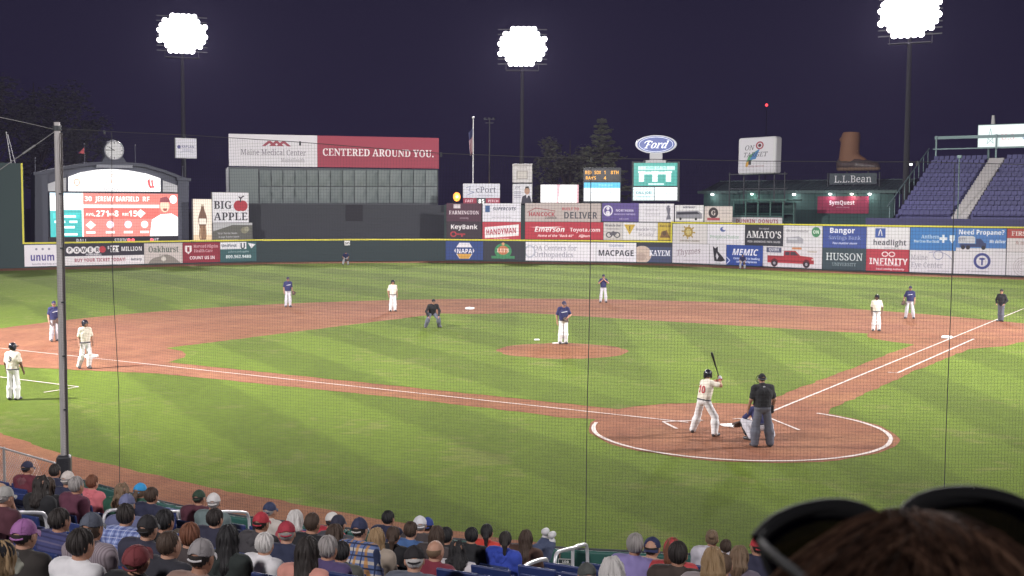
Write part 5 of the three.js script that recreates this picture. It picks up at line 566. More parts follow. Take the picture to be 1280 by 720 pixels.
// bare figure, shirt and trousers for one pose
function figure(J, o = {}) {
  const cell = o.cell || 0.016, up = [J.n[0] - J.p[0], J.n[1] - J.p[1], J.n[2] - J.p[2]], ul = Math.hypot(...up), un = up.map((v) => v / ul), ld = [J.sL[0] - J.sR[0], J.sL[1] - J.sR[1], J.sL[2] - J.sR[2]], ll = Math.hypot(...ld), la = ld.map((v) => v / ll), b = o.bulk || 1;
  const hl = [J.hL[0] - J.hR[0], J.hL[1] - J.hR[1], J.hL[2] - J.hR[2]].map((v, i, q) => v / Math.hypot(...q));
  const torso = (g) => [cone(add(J.p, hl, 0.055), add(J.c, la, 0.08), 0.105 * b + g, 0.115 * b + g), cone(add(J.p, hl, -0.055), add(J.c, la, -0.08), 0.105 * b + g, 0.115 * b + g), cone(mid(J.c, J.sL, 0.45), mid(J.c, J.sL, 0.8), 0.095 * b + g, 0.07 + g), cone(mid(J.c, J.sR, 0.45), mid(J.c, J.sR, 0.8), 0.095 * b + g, 0.07 + g), cone(J.sL, J.sR, 0.058 + g, 0.058 + g), cone(add(J.p, un, -0.02), J.c, 0.11 * b + g, 0.12 * b + g), cone(add(J.n, un, 0.0), mid(J.n, J.sL, 0.75), 0.05 + g * 0.7, 0.05 + g), cone(add(J.n, un, 0.0), mid(J.n, J.sR, 0.75), 0.05 + g * 0.7, 0.05 + g)];
  const neck = cone(add(J.n, un, -0.06), mid(J.n, J.h, 0.75), 0.062, 0.055);
  const arm = (s, g, part_ = 1, loose = 0) => { const S = J['s' + s], E = J['e' + s], W = J['w' + s]; const list = [cone(S, part_ < 0.5 ? mid(S, E, part_ * 2) : E, 0.054 * (0.6 + 0.4 * b) + g, 0.043 + g + loose)]; if (part_ > 0.5) list.push(cone(E, mid(E, W, (part_ - 0.5) * 2), 0.044 + g, 0.031 + g + loose)); return list; };
  const leg = (s, g, loose = 0) => { const H = J['h' + s], K = J['k' + s], A = J['a' + s]; return [cone(H, K, 0.088 * (0.7 + 0.3 * b) + g, 0.06 + g + loose * 0.5), cone(K, mid(K, A, 0.35), 0.06 + g + loose * 0.5, 0.06 + g + loose), cone(mid(K, A, 0.35), A, 0.06 + g + loose, 0.04 + g + loose)]; };
  const foot = (s, g) => { const A = J['a' + s], T = J['t' + s], he = add(A, [A[0] - T[0], 0, A[2] - T[2]], 0.3); he[1] = T[1] + 0.005; return [cone(A, mid(A, T, 0.3), 0.042 + g, 0.042 + g), cone(he, T, 0.04 + g, 0.034 + g)]; };
  const skin = blend([...torso(0), neck, ...arm('L', 0), ...arm('R', 0), ...leg('L', 0), ...leg('R', 0), ...foot('L', 0), ...foot('R', 0)], 0.035);
  const [lo, hi] = bounds(J, 0.2), out = {}, wr = (x, y, z, a) => a * (noise3(x * 9, y * 7, z * 9) - 0.5) + a * 0.6 * (noise3(x * 22, y * 15, z * 22) - 0.5);
  const bodyNet = netMesh(skin, lo, hi, cell, 1.4), hf = headFrame(J);
  out.body = mergeGeometries([plain(bodyNet), plain(headGeo.clone().applyMatrix4(hf)), plain(placeHand(J, 'L')), plain(placeHand(J, 'R'))]);
  const sl = o.sleeve ?? 1, gs = o.loose ?? 0.02, shirtBase = blend([...torso(gs), ...arm('L', gs * 0.8, sl, sl < 0.6 ? 0.011 : 0.006), ...arm('R', gs * 0.8, sl, sl < 0.6 ? 0.011 : 0.006), cone(add(J.n, un, -0.05), add(J.n, un, 0.012), 0.07 + gs * 0.4, 0.06 + gs * 0.4)], 0.04), pl = add(J.p, un, o.untucked ? -0.1 : 0.0);
  const hem = (x, y, z) => -((x - pl[0]) * un[0] + (y - pl[1]) * un[1] + (z - pl[2]) * un[2]), near = (x, y, z) => Math.hypot(x - J.p[0], y - J.p[1], z - J.p[2]) - 0.3;
  const shirt = (x, y, z) => { const d = shirtBase(x, y, z) + wr(x, y, z, 0.02), h = hem(x, y, z), n = near(x, y, z); return n < 0 ? Math.max(d, h) : d; };
  out.shirt = netMesh(shirt, lo, hi, cell, 1.9); out.shirtField = shirt;
  const tr = blend([...leg('L', 0.014, o.flare ?? 0.012), ...leg('R', 0.014, o.flare ?? 0.012), cone(add(J.p, hl, 0.05), add(J.p, hl, -0.05), 0.118 * b, 0.118 * b), cone(J.p, add(J.p, un, 0.07), 0.122 * b, 0.118 * b)], 0.04);
  out.trousers = netMesh((x, y, z) => tr(x, y, z) + wr(x, y, z, 0.012), lo, hi, cell, 1.6);
  out.shoes = ['L', 'R'].map((s) => { const f = blend(foot(s, 0.012), 0.02), A = J['a' + s], T = J['t' + s], L = [Math.min(A[0], T[0]) - 0.13, Math.min(A[1], T[1]) - 0.12, Math.min(A[2], T[2]) - 0.16], H = [Math.max(A[0], T[0]) + 0.13, Math.max(A[1], T[1]) + 0.13, Math.max(A[2], T[2]) + 0.16]; return netMesh((x, y, z) => (T[1] > A[1] ? f(x, y, z) : Math.max(f(x, y, z), T[1] - 0.034 - y, y - A[1] - 0.03)), L, H, 0.011); });
  out.J = J; out.frame = hf; return out;
}
// hair, caps and helmets in the head's own frame
const strands = (x, y, z, f, a) => { const t = Math.atan2(x, z + 0.02); return a * (noise2(t * f + y * 3, y * 9) - 0.5) + a * 0.7 * (noise2(t * f * 2.3 + 5 + y * 6, y * 14 + 9) - 0.5); };
const hairGeo = (() => {
  const shell = ell([0, 0.036, -0.018], [0.087, 0.107, 0.106]), face = (x, y, z) => z - 0.052 - Math.max(0, y - 0.05) * 0.55, H = {};
  const mk = (f, lo, hi, c = 0.0065) => netMesh(f, lo, hi, c, 2.2), under = blend([ell([0, 0.03, -0.012], [0.066, 0.088, 0.087])], 0.02);
  const nape = (y0, s) => (x, y, z) => y0 - y + (z > -0.02 ? (z + 0.02) * s : 0);
  H.short = mk((x, y, z) => Math.max(shell(x, y, z) + strands(x, y, z, 9, 0.019), face(x, y, z), nape(-0.055, 0.9)(x, y, z)), [-0.12, -0.1, -0.15], [0.12, 0.17, 0.13]);
  H.crop = mk((x, y, z) => Math.max(shell(x, y, z) + 0.006 + strands(x, y, z, 14, 0.011), face(x, y, z) + 0.004, nape(-0.045, 1.0)(x, y, z)), [-0.12, -0.1, -0.15], [0.12, 0.17, 0.13]);
  const fall = (bot, wd, curl) => { const f = blend([shell, cone([0, 0.0, -0.045], [0, bot * 0.6, -0.085], 0.082, wd), cone([0, bot * 0.6, -0.085], [0, bot, -0.1], wd, wd * 0.62), cone([0.05, 0, -0.01], [0.06, bot * 0.75, -0.03], 0.04, 0.03), cone([-0.05, 0, -0.01], [-0.06, bot * 0.75, -0.03], 0.04, 0.03)], 0.04); return (x, y, z) => Math.max(f(x, y, z) + strands(x, y, z, 7, 0.022) + (curl ? curl * (noise3(x * 26, y * 22, z * 26) - 0.5) : 0), face(x, y, z)); };
  H.long = mk(fall(-0.36, 0.085, 0), [-0.16, -0.5, -0.24], [0.16, 0.18, 0.13], 0.0085); H.wavy = mk(fall(-0.27, 0.105, 0.035), [-0.19, -0.42, -0.26], [0.19, 0.19, 0.13], 0.0085);
  H.curly = netMesh(fall(-0.25, 0.125, 0.045), [-0.22, -0.42, -0.29], [0.22, 0.2, 0.14], 0.0085, 4); H.bob = mk(fall(-0.12, 0.088, 0.01), [-0.16, -0.27, -0.22], [0.16, 0.18, 0.13], 0.0075);
  const tail = blend([shell, cone([0, 0.03, -0.12], [0, -0.02, -0.15], 0.026, 0.034), cone([0, -0.02, -0.15], [0, -0.26, -0.13], 0.034, 0.014)], 0.02); H.pony = mk((x, y, z) => { const d = tail(x, y, z) + strands(x, y, z, 8, 0.012); return z > -0.11 ? Math.max(d, face(x, y, z), nape(-0.05, 0.9)(x, y, z)) : d; }, [-0.13, -0.32, -0.22], [0.13, 0.17, 0.13], 0.0075);
  const bun = blend([shell, ell([0, 0.075, -0.125], [0.045, 0.042, 0.04])], 0.012); H.bun = mk((x, y, z) => { const d = bun(x, y, z) + strands(x, y, z, 8, 0.012) + 0.01 * (noise3(x * 40, y * 40, z * 40) - 0.5); return z > -0.115 ? Math.max(d, face(x, y, z), nape(-0.055, 0.9)(x, y, z)) : d; }, [-0.13, -0.1, -0.2], [0.13, 0.17, 0.13]);
  H.fringe = mk((x, y, z) => Math.max(shell(x, y, z) + 0.007 + strands(x, y, z, 16, 0.007), face(x, y, z) + 0.02, nape(-0.05, 0.9)(x, y, z), y - 0.045), [-0.12, -0.1, -0.15], [0.12, 0.17, 0.13]);
  H.ponycap = mk((x, y, z) => { const d = tail(x, y + 0.03, z) + strands(x, y, z, 8, 0.012); return Math.max(z > -0.11 ? Math.max(d, face(x, y, z), nape(-0.06, 0.9)(x, y, z)) : d, y - 0.04); }, [-0.13, -0.34, -0.22], [0.13, 0.17, 0.13], 0.0075);
  return H;
})();
const capGeo = (() => {
  const dome = ell([0, 0.036, -0.012], [0.092, 0.108, 0.11]), inner = ell([0, 0.031, -0.012], [0.086, 0.101, 0.104]), low = (x, y, z) => 0.03 - y - (z > 0 ? z * 0.1 : 0) - (z < -0.05 ? (z + 0.05) * 0.25 : 0);
  const back = (x, y, z) => Math.hypot(x * 1.0, (y - 0.026) * 1.25, (z + 0.115) * 0.5) - 0.042;
  const crown = netMesh((x, y, z) => Math.max(dome(x, y, z), -inner(x, y, z), low(x, y, z), -back(x, y, z)), [-0.12, 0.0, -0.15], [0.12, 0.18, 0.13], 0.006, 1.4);
  const seam = []; for (let i = 0; i < 6; i++) { const a = i * Math.PI / 3 + 0.5, p = []; for (let k = 0; k <= 6; k++) { const e = lerp(0.2, 1.5, k / 6); p.push(V(Math.cos(e) * Math.sin(a) * 0.0935, 0.036 + Math.sin(e) * 0.1095, -0.012 + Math.cos(e) * Math.cos(a) * 0.1115)); } seam.push(tube(p, 0.0016, 8, 4)); }
  const g = new THREE.PlaneGeometry(1, 1, 14, 8), p = g.attributes.position; const brimSide = (dy) => { const q = g.clone(), r = q.attributes.position; for (let i = 0; i < r.count; i++) { const a = r.getX(i) * 2.0, b = r.getY(i) + 0.5, R = 0.098 + b * 0.078 * Math.pow(Math.cos(a * 0.78), 0.6); r.setXYZ(i, Math.sin(a) * (0.093 + b * 0.006 * Math.cos(a)), 0.034 - b * 0.02 - 0.028 * Math.sin(a) * Math.sin(a) * (0.3 + b) + dy, -0.012 + Math.cos(a) * R + b * 0.0); } q.computeVertexNormals(); return q; };
  const strap = tube([V(-0.055, 0.014, -0.098), V(-0.03, 0.01, -0.113), V(0, 0.008, -0.118), V(0.03, 0.01, -0.113), V(0.055, 0.014, -0.098)], 0.008, 10, 6);
  return { crown: merge([crown, ...seam, new THREE.SphereGeometry(0.009, 8, 6).scale(1, 0.6, 1).translate(0, 0.146, -0.012)]), brim: merge([brimSide(0), brimSide(-0.004)]), strap };
})();
const helmetGeo = (() => {
  const dome = ell([0, 0.035, -0.01], [0.112, 0.128, 0.128]), inner = ell([0, 0.03, -0.01], [0.1, 0.116, 0.116]), ear = ell([0.1, -0.035, 0.0], [0.02, 0.06, 0.055]), ear2 = ell([-0.1, -0.035, 0.0], [0.02, 0.06, 0.055]);
  const shell = netMesh((x, y, z) => { const a = Math.max(dome(x, y, z), -inner(x, y, z), 0.0 - y - (z < -0.02 ? 0.05 : 0)); return smin(Math.max(a, z - 0.09 - Math.max(0, y - 0.03)), Math.min(ear(x, y, z), ear2(x, y, z)), 0.015); }, [-0.15, -0.13, -0.17], [0.15, 0.19, 0.17], 0.0075, 1.4);
  const bill = netMesh((x, y, z) => Math.max(ell([0, 0.04, 0.1], [0.088, 0.03, 0.085])(x, y, z), y - 0.047 + x * x * 2.2, 0.035 - y - x * x * 2.2, 0.07 - z), [-0.12, 0.0, 0.04], [0.12, 0.08, 0.2], 0.006, 2);
  return { shell, bill };
})();
const hoodGeo = netMesh((x, y, z) => { const a = Math.min(1e9, smin(ell([0, -0.175, -0.075], [0.125, 0.05, 0.07])(x, y, z), ell([0, -0.225, -0.105], [0.085, 0.075, 0.038])(x, y, z), 0.05)), b = ell([0, -0.13, -0.01], [0.078, 0.09, 0.075])(x, y, z); return Math.max(a, -b) + 0.014 * (noise3(x * 14, y * 14, z * 14) - 0.5) + 0.006 * Math.sin(x * 60 + y * 40); }, [-0.17, -0.34, -0.19], [0.17, -0.06, 0.06], 0.009, 1.9);
const skinTones = [[0.38, 0.195, 0.125], [0.33, 0.165, 0.105], [0.42, 0.23, 0.155], [0.12, 0.06, 0.04], [0.3, 0.16, 0.1]].map((c) => std(c, 0.6));
const hairTones = { dark: [0.018, 0.013, 0.011], black: [0.009, 0.008, 0.009], brown: [0.045, 0.026, 0.016], mid: [0.085, 0.05, 0.03], red: [0.14, 0.05, 0.024], blond: [0.26, 0.17, 0.085], grey: [0.27, 0.25, 0.24], white: [0.52, 0.5, 0.48], sandy: [0.16, 0.105, 0.062] };
const hairMats = Object.fromEntries(Object.entries(hairTones).map(([k, c]) => [k, std(c, 0.72)]));
const cloth = new Map(), clothMat = (c, rough = 0.92) => { const k = String(c) + rough; if (!cloth.has(k)) cloth.set(k, std(c, rough)); return cloth.get(k); };
const patterned = (draw, size, rep) => { const t = print(size, size, '#888', draw); t.wrapS = t.wrapT = THREE.RepeatWrapping; t.repeat.set(rep, rep); return std(0xffffff, 0.92, { map: t }); };
const patterns = {
  navystripe: patterned((g) => { g.r('#3c3e66', 0, 0, 1, 1); for (let i = 0; i < 3; i++) g.r(i % 2 ? '#5a5470' : '#2c2c50', 0, i / 3, 1, 0.12); }, 64, 7),
  blueplaid: patterned((g) => { g.r('#6a78a8', 0, 0, 1, 1); g.r('#8f9cc4', 0, 0.1, 1, 0.3); g.r('rgba(60,70,120,0.5)', 0.1, 0, 0.3, 1); g.r('#c4c8dc', 0, 0.7, 1, 0.06); g.r('#c4c8dc', 0.7, 0, 0.06, 1); }, 64, 12),
  warmplaid: patterned((g) => { g.r('#5a6a94', 0, 0, 1, 1); g.r('#b8b0a8', 0, 0.1, 1, 0.28); g.r('rgba(184,120,50,0.7)', 0.15, 0, 0.26, 1); g.r('#26304e', 0, 0.66, 1, 0.14); g.r('#26304e', 0.64, 0, 0.12, 1); }, 64, 8),
  knit: patterned((g) => { g.r('#8b8086', 0, 0, 1, 1); for (let i = 0; i < 4; i++) g.r('#6f6469', i / 4, 0, 0.1, 1); }, 64, 10),
  camo: patterned((g) => { g.r('#8a7a5e', 0, 0, 1, 1); for (let i = 0; i < 26; i++) g.e(['#6a5c42', '#a89878', '#54503c'][i % 3], rnd(), rnd(), rr(0.04, 0.11), rr(0.03, 0.08)); }, 64, 6),
};
// seated poses (feet on the tread, hips on the seat), facing +z
const seated = (m = {}) => ({ p: [0, 0.5, 0], c: [0, 0.83, 0.0], n: [0, 1.0, 0.0], h: [0, 1.155, 0.035], sL: [0.195, 0.965, 0], sR: [-0.195, 0.965, 0], eL: [0.235, 0.68, 0.06], eR: [-0.235, 0.68, 0.06], wL: [0.1, 0.6, 0.27], wR: [-0.1, 0.6, 0.27], hL: [0.09, 0.5, 0.02], hR: [-0.09, 0.5, 0.02], kL: [0.13, 0.52, 0.42], kR: [-0.13, 0.52, 0.42], aL: [0.13, 0.1, 0.4], aR: [-0.13, 0.1, 0.4], tL: [0.15, 0.038, 0.56], tR: [-0.15, 0.038, 0.56], thumbL: [-1, 0, 0.2], thumbR: [1, 0, 0.2], yaw: 0, pitch: 0.02, ...m });
const seatedPoses = {
  rest: seated({ yaw: 0.5 }), turnR: seated({ yaw: 0.16, h: [-0.008, 1.155, 0.035], eR: [-0.25, 0.7, 0.0] }), turnL: seated({ yaw: 0.85, h: [0.008, 1.155, 0.035] }), tiltR: seated({ yaw: 0.3, tilt: 0.12, c: [0.02, 0.83, 0], n: [0.0, 1.0, 0.01] }),
  lean: seated({ c: [0, 0.8, 0.12], n: [0, 0.95, 0.22], h: [0, 1.1, 0.3], sL: [0.185, 0.91, 0.18], sR: [-0.185, 0.91, 0.18], eL: [0.24, 0.65, 0.36], eR: [-0.24, 0.65, 0.36], wL: [0.05, 0.66, 0.56], wR: [-0.05, 0.66, 0.56], yaw: 0.3 }),
  handBack: seated({ yaw: 0.35, eL: [0.33, 1.12, 0.04], wL: [0.11, 1.13, -0.14], thumbL: [0, 1, 0], handL: 'fist', eR: [-0.33, 0.85, 0.02], wR: [-0.2, 0.62, 0.2] }),
  clap: seated({ yaw: 0.1, eL: [0.27, 0.74, 0.12], eR: [-0.29, 0.74, 0.1], wL: [-0.1, 0.9, 0.26], wR: [-0.19, 0.88, 0.26], thumbL: [0, 0.4, -1], thumbR: [0, 0.4, -1] }),
  feetUp: seated({ kL: [0.03, 0.78, 0.42], kR: [-0.12, 0.72, 0.44], aL: [-0.02, 0.9, 0.82], aR: [-0.12, 0.86, 0.84], tL: [-0.02, 1.04, 0.88], tR: [-0.12, 1.0, 0.9], yaw: 0.4 }),
};
const figures = new Map();
const seatedFigure = (pose, short, bulk) => { const k = pose + short + bulk; if (!figures.has(k)) figures.set(k, figure(seatedPoses[pose], { sleeve: short ? 0.36 : 0.97, cell: 0.017, untucked: true, loose: short ? 0.018 : 0.028, bulk })); return figures.get(k); };
const denim = std([0.05, 0.065, 0.12], 0.9), pantsTones = [denim, std([0.03, 0.03, 0.036], 0.9), std([0.16, 0.13, 0.1], 0.9), std([0.07, 0.07, 0.085], 0.9)], shoeMats = [std([0.05, 0.045, 0.045], 0.6), std([0.55, 0.55, 0.56], 0.6), std([0.12, 0.08, 0.06], 0.6)];
function dress(t, F, d) {                                      // clothes, hair and headwear under a person
  const put = (name, geo, mat, under = t) => { const m = part(under, name, geo, mat); m.applyMatrix4(F.frame); return m; };
  part(t, 'body', F.body, d.skin); part(t, 'shirt', F.shirt, d.shirt); part(t, 'trousers', F.trousers, d.trousers); F.shoes.forEach((g) => part(t, 'shoe', g, d.shoes));
  if (d.hair) put('hair', hairGeo[d.hair], d.hairMat);
  if (d.cap) { const c = put('cap', capGeo.crown, d.cap); if (d.capBack) c.rotateY(Math.PI); part(c, 'brim', capGeo.brim, d.brim || d.cap); part(c, 'strap', capGeo.strap, d.brim || d.cap); if (d.capTilt) c.rotateX(d.capTilt); }
  if (d.helmet) { const c = put('helmet', helmetGeo.shell, d.helmet); part(c, 'bill', helmetGeo.bill, d.helmet); }
  if (d.hood) { const m = part(t, 'hood', hoodGeo, d.hood); m.position.set(F.J.h[0], F.J.h[1], F.J.h[2] - 0.02); }
}
// ---------- the grandstand in front of the camera ----------
const concrete = std([0.2, 0.19, 0.185], 0.9), pipe = std([0.62, 0.62, 0.64], 0.35, { metalness: 0.35 }), padGreen = std([0.02, 0.085, 0.07], 0.5);
const RUN = 0.85, RISE = 0.2125, rowS = (k) => 0.95 + RUN * k, floorOf = (k, sec) => 0.02 + RISE * k + (sec ? 0.3 : 0), AEDGE = 11.35, FACE = Math.atan2(-LNOR.x, -LNOR.z);
const toRow = (p) => { const x = p.x - L0.x, z = p.z - L0.z; return [x * LDIR.x + z * LDIR.z, x * LNOR.x + z * LNOR.z]; };
const onRake = (u, v, h) => { const d = ray(u, v), s0 = toRow(camera.position)[1], ds = d.x * LNOR.x + d.z * LNOR.z, t = (-0.22 + 0.25 * s0 + h - CAM.y) / (d.y - 0.25 * ds); return d.multiplyScalar(t).add(camera.position); };   // where a pixel meets the slope of the stand, h above the treads
const atRow = (u, v, s) => { const d = ray(u, v), s0 = toRow(camera.position)[1], t = (s - s0) / (d.x * LNOR.x + d.z * LNOR.z); return d.multiplyScalar(t).add(camera.position); };
{
  const g = new THREE.Group(); g.name = 'grandstand_steps'; g.userData.kind = 'structure'; scene.add(g);
  for (let sec = 0; sec < 2; sec++) for (let k = 0; k < 19; k++) { const a0 = sec ? AEDGE : -9, a1 = sec ? 34 : AEDGE, y = floorOf(k, sec), c = rowPoint((a0 + a1) / 2, rowS(k) - 0.02, 0); part(g, 'concrete_tier', box(a1 - a0 - 0.004, y + 0.4, RUN - 0.004, c.x, y / 2 - 0.2, c.z, Math.atan2(-LDIR.z, LDIR.x)), concrete); }
}
// path of the front wall and the net above it
const POLE = V(-16.70, 0, 6.13), path = [], wallTop = 0.78;
{
  const c = [[-16.70, 6.13], [-15.89, 7.19], [-15.33, 7.89], [-14.36, 9.08], [-13, 10.25], [-11, 11.55], [-8.56, 12.94], [-6.76, 13.66]].map(([x, z]) => V(x, 0, z)), r = Math.hypot(6.76, 13.66), a0 = Math.atan2(13.66, -6.76); for (let i = 1; i <= 9; i++) { const a = a0 - i * 2 / r; c.push(V(Math.cos(a) * r, 0, Math.sin(a) * r)); }
  const q = new THREE.CatmullRomCurve3(c, false, 'centripetal'), n = Math.round(q.getLength() / 0.2); path.push(...q.getSpacedPoints(n));
}
const wallS = (a) => { let best = 0, bd = 1e9; for (const p of path) { const [pa, ps] = toRow(p); if (Math.abs(pa - a) < bd) { bd = Math.abs(pa - a); best = ps; } } return best; };
const inView = (p) => p.clone().applyMatrix4(camera.matrixWorldInverse), toPix = (p) => { const q = inView(p); return [640 + CAM.f * q.x / -q.z, 360 - CAM.f * q.y / -q.z]; };
camera.matrixWorldInverse.copy(camera.matrixWorld).invert();
const netTop = (p) => { const q = inView(V(p.x, 6.8, p.z)), u = 640 + CAM.f * q.x / -q.z, K = [[60, 160], [250, 170], [330, 175.5], [540, 191], [680, 197], [860, 200], [1110, 202.5], [1300, 206], [3000, 212]]; let i = 0; while (i < K.length - 2 && u > K[i + 1][0]) i++; const v = lerp(K[i][1], K[i + 1][1], (u - K[i][0]) / (K[i + 1][0] - K[i][0])), d = ray(u, v); return CAM.y + d.y * Math.hypot(p.x - CAM.x, p.z - CAM.z) / Math.hypot(d.x, d.z); };
{
  const w = thing('front_wall', 'dark green padded wall along the front row', 'wall');
  for (let i = 0; i + 6 < Math.min(path.length, 110); i += 6) { const a = path[i], b = path[i + 6], L = a.distanceTo(b); part(w, 'wall_pad', rbox(L - 0.02, wallTop, 0.14, 0.04).rotateY(Math.atan2(-(b.z - a.z), b.x - a.x)).translate((a.x + b.x) / 2, wallTop / 2, (a.z + b.z) / 2), padGreen); }
  part(w, 'cap_rail', tube(path.slice(0, 96).filter((_, i) => i % 5 === 0).map((p) => V(p.x, wallTop + 0.02, p.z)), 0.018, 60, 6), steelDark);
  for (const [u, v] of [[709, 693], [776, 697]]) { const t = thing('section_plate', u < 750 ? 'small black plate on the front wall beside the handrail' : 'small black plate on the front wall near the grey haired fans', 'sign'), p = hang(u, v, path[56], path[60]); const m = part(t, 'plate_face', boardBox(0.24, 0.09, 0.01), face(print(96, 36, '#1c2a2a', (g) => { g.r('#c9c9c4', 0.02, 0.05, 0.96, 0.9); g.r('#1c2a2a', 0.05, 0.14, 0.9, 0.72); g.t('LDB', 0.5, 0.55, 0.6, '#d9d9d4'); }))); t.position.set(p.x - 0.05, 0.62, p.z + 0.09); t.rotation.y = Math.atan2(-(path[60].z - path[56].z), path[60].x - path[56].x); }
}
{ // backstop net, its cable, seams and pole
  const twine = std([0.035, 0.035, 0.04], 0.8), t = thing('backstop_net', 'fine black backstop net hung from a cable', 'net'), P = [], I = [];
  const strand = (a, b, r) => { const d = b.clone().sub(a).normalize(), s = Math.abs(d.y) > 0.7 ? V(1, 0, 0) : V(0, 1, 0), e = new THREE.Vector3().crossVectors(d, s).normalize(), f = new THREE.Vector3().crossVectors(d, e), k = P.length / 3; for (const q of [a, b]) for (let i = 0; i < 3; i++) { const c = Math.cos(i * 2.094) * r, n = Math.sin(i * 2.094) * r; P.push(q.x + e.x * c + f.x * n, q.y + e.y * c + f.y * n, q.z + e.z * c + f.z * n); } for (let i = 0; i < 3; i++) { const j = (i + 1) % 3; I.push(k + i, k + j, k + 3 + i, k + j, k + 3 + j, k + 3 + i); } };
  const M = 0.05, R = 0.00125, pt = (x) => { const i = clamp(x, 0, path.length - 1.001), j = Math.floor(i), f = i - j; return path[j].clone().lerp(path[j + 1], f); };
  const seg = 0.2, total = (path.length - 2) * seg, sway = (x, y) => (noise2(x * 0.35, y * 0.4) - 0.5) * 0.22, node = (x, y) => { const p = pt(x / seg), d = V(-LNOR.x, 0, -LNOR.z); return V(p.x + d.x * sway(x, y), y + 0.03 * (noise2(x * 0.8, y * 0.7 + 40) - 0.5), p.z + d.z * sway(x, y)); };
  const end = Math.min(total, 24), tops = []; for (let x = 0; x <= end; x += M) tops.push(netTop(pt(x / seg)));
  for (let i = 0, x = 0; x <= end; x += M, i++) { const top = tops[i]; for (let q = 0; q < 4; q++) strand(node(x, lerp(wallTop, top, q / 4)), node(x, lerp(wallTop, top, (q + 1) / 4)), R); }
  for (let y = wallTop + 0.03; y < 7.7; y += M) { let prev = null; for (let x = 0; x <= end; x += 0.6) { if (y > tops[Math.min(tops.length - 1, Math.round(x / M))]) { prev = null; continue; } const p = node(x, y); if (prev) strand(prev, p, R); prev = p; } }
  const g = new THREE.BufferGeometry(); g.setAttribute('position', new THREE.Float32BufferAttribute(P, 3)); g.setIndex(I); g.computeVertexNormals(); part(t, 'net_mesh', g, twine).userData.kind = 'stuff';
  const line = []; for (let x = 0; x <= end; x += 0.8) { const p = node(x, tops[Math.min(tops.length - 1, Math.round(x / M))]); line.push(p); } part(t, 'top_cable', tube(line, 0.006, 120, 5), std([0.05, 0.05, 0.05], 0.7));
  for (let i = 2; i < line.length; i += 3) part(t, 'cable_clip', box(0.03, 0.07, 0.03, line[i].x, line[i].y - 0.02, line[i].z), steelDark);
  for (const u of [143, 733, 1185]) { let best = 0, bd = 1e9; for (let x = 0; x <= end; x += M) { const d = Math.abs(toPix(V(pt(x / seg).x, 4, pt(x / seg).z))[0] - u); if (d < bd) { bd = d; best = x; } } const top = netTop(pt(best / seg)), ps = []; for (let q = 0; q <= 10; q++) ps.push(node(best, lerp(wallTop, top, q / 10))); part(t, 'seam_rope', tube(ps, 0.007, 30, 5), twine); }
  const pole = thing('net_pole', 'tall grey steel pole with a black padded foot', 'pole', POLE), top = netTop(POLE) + 0.12; part(pole, 'steel_shaft', cyl(0.06, 0.055, top, 0, 0, 0, 20), std([0.42, 0.4, 0.39], 0.5, { metalness: 0.15 })); part(pole, 'conduit', [cyl(0.02, 0.02, top - 0.3, 0.078, 0.1, 0.02, 8)], std([0.05, 0.04, 0.04], 0.6)); part(pole, 'pole_pad', rbox(0.27, 1.2, 0.27, 0.06, 0, 0.6, 0), std([0.022, 0.022, 0.026], 0.5)); part(pole, 'collar', cyl(0.08, 0.08, 0.09, 0, top - 0.16, 0, 16), steelDark); for (let i = 1; i < 7; i++) part(pole, 'conduit_clip', box(0.08, 0.03, 0.05, 0.055, i * 1.05, 0.03), steelDark);
  const gw = thing('guy_wire', 'thick pale guy wire slanting from the net pole', 'cable'), tp = V(POLE.x, top - 0.15, POLE.z), far = at(-260, 392, 21); far.y = Math.max(0, far.y); part(gw, 'wire_strand', bar(tp, far, 0.008, 6), std([0.2, 0.2, 0.2], 0.6)); const tb_ = tp.clone().lerp(far, 0.09), tc_ = tp.clone().lerp(far, 0.14); part(gw, 'turnbuckle', bar(tb_, tc_, 0.018, 8), std([0.2, 0.2, 0.2], 0.5));
  const gw2 = thing('overhead_wire', 'thin wire running level from the net pole top', 'cable'); part(gw2, 'wire_strand', tube([tp, at(30, 153, 25), at(-90, 128, 30)], 0.006, 12, 5), std([0.2, 0.2, 0.2], 0.6));
}
{ // chain link fence left of the pole
  const t = thing('chain_link_fence', 'low chain link fence beside the net pole foot', 'fence'), F0 = -7.5, y1 = 1.0, W = [], I = [], steel = std([0.3, 0.3, 0.3], 0.45, { metalness: 0.5 }), b0 = toRow(POLE)[0] - 0.15, FS = toRow(POLE)[1];
  const fs = (a) => lerp(FS - 1.5, FS, (a - F0) / (b0 - F0)); part(t, 'top_rail', bar(rowPoint(F0, FS - 1.5, y1), rowPoint(b0, FS, y1), 0.022, 8), steel); for (let a = b0; a > F0; a -= 2.2) part(t, 'post', bar(rowPoint(a, fs(a), 0), rowPoint(a, fs(a), y1 + 0.03), 0.028, 8), steel);
  const wires = []; for (let a = F0; a < b0; a += 0.09) for (const s of [-1, 1]) { const e = clamp(a + s * 0.95, F0, b0), k = Math.abs(e - a) / 0.95; wires.push(bar(rowPoint(a, fs(a) + s * 0.006, 0.03), rowPoint(e, fs(e) + s * 0.006, 0.03 + 0.95 * k), 0.003, 3)); } part(t, 'wire_mesh', wires, steel).userData.kind = 'stuff';
}
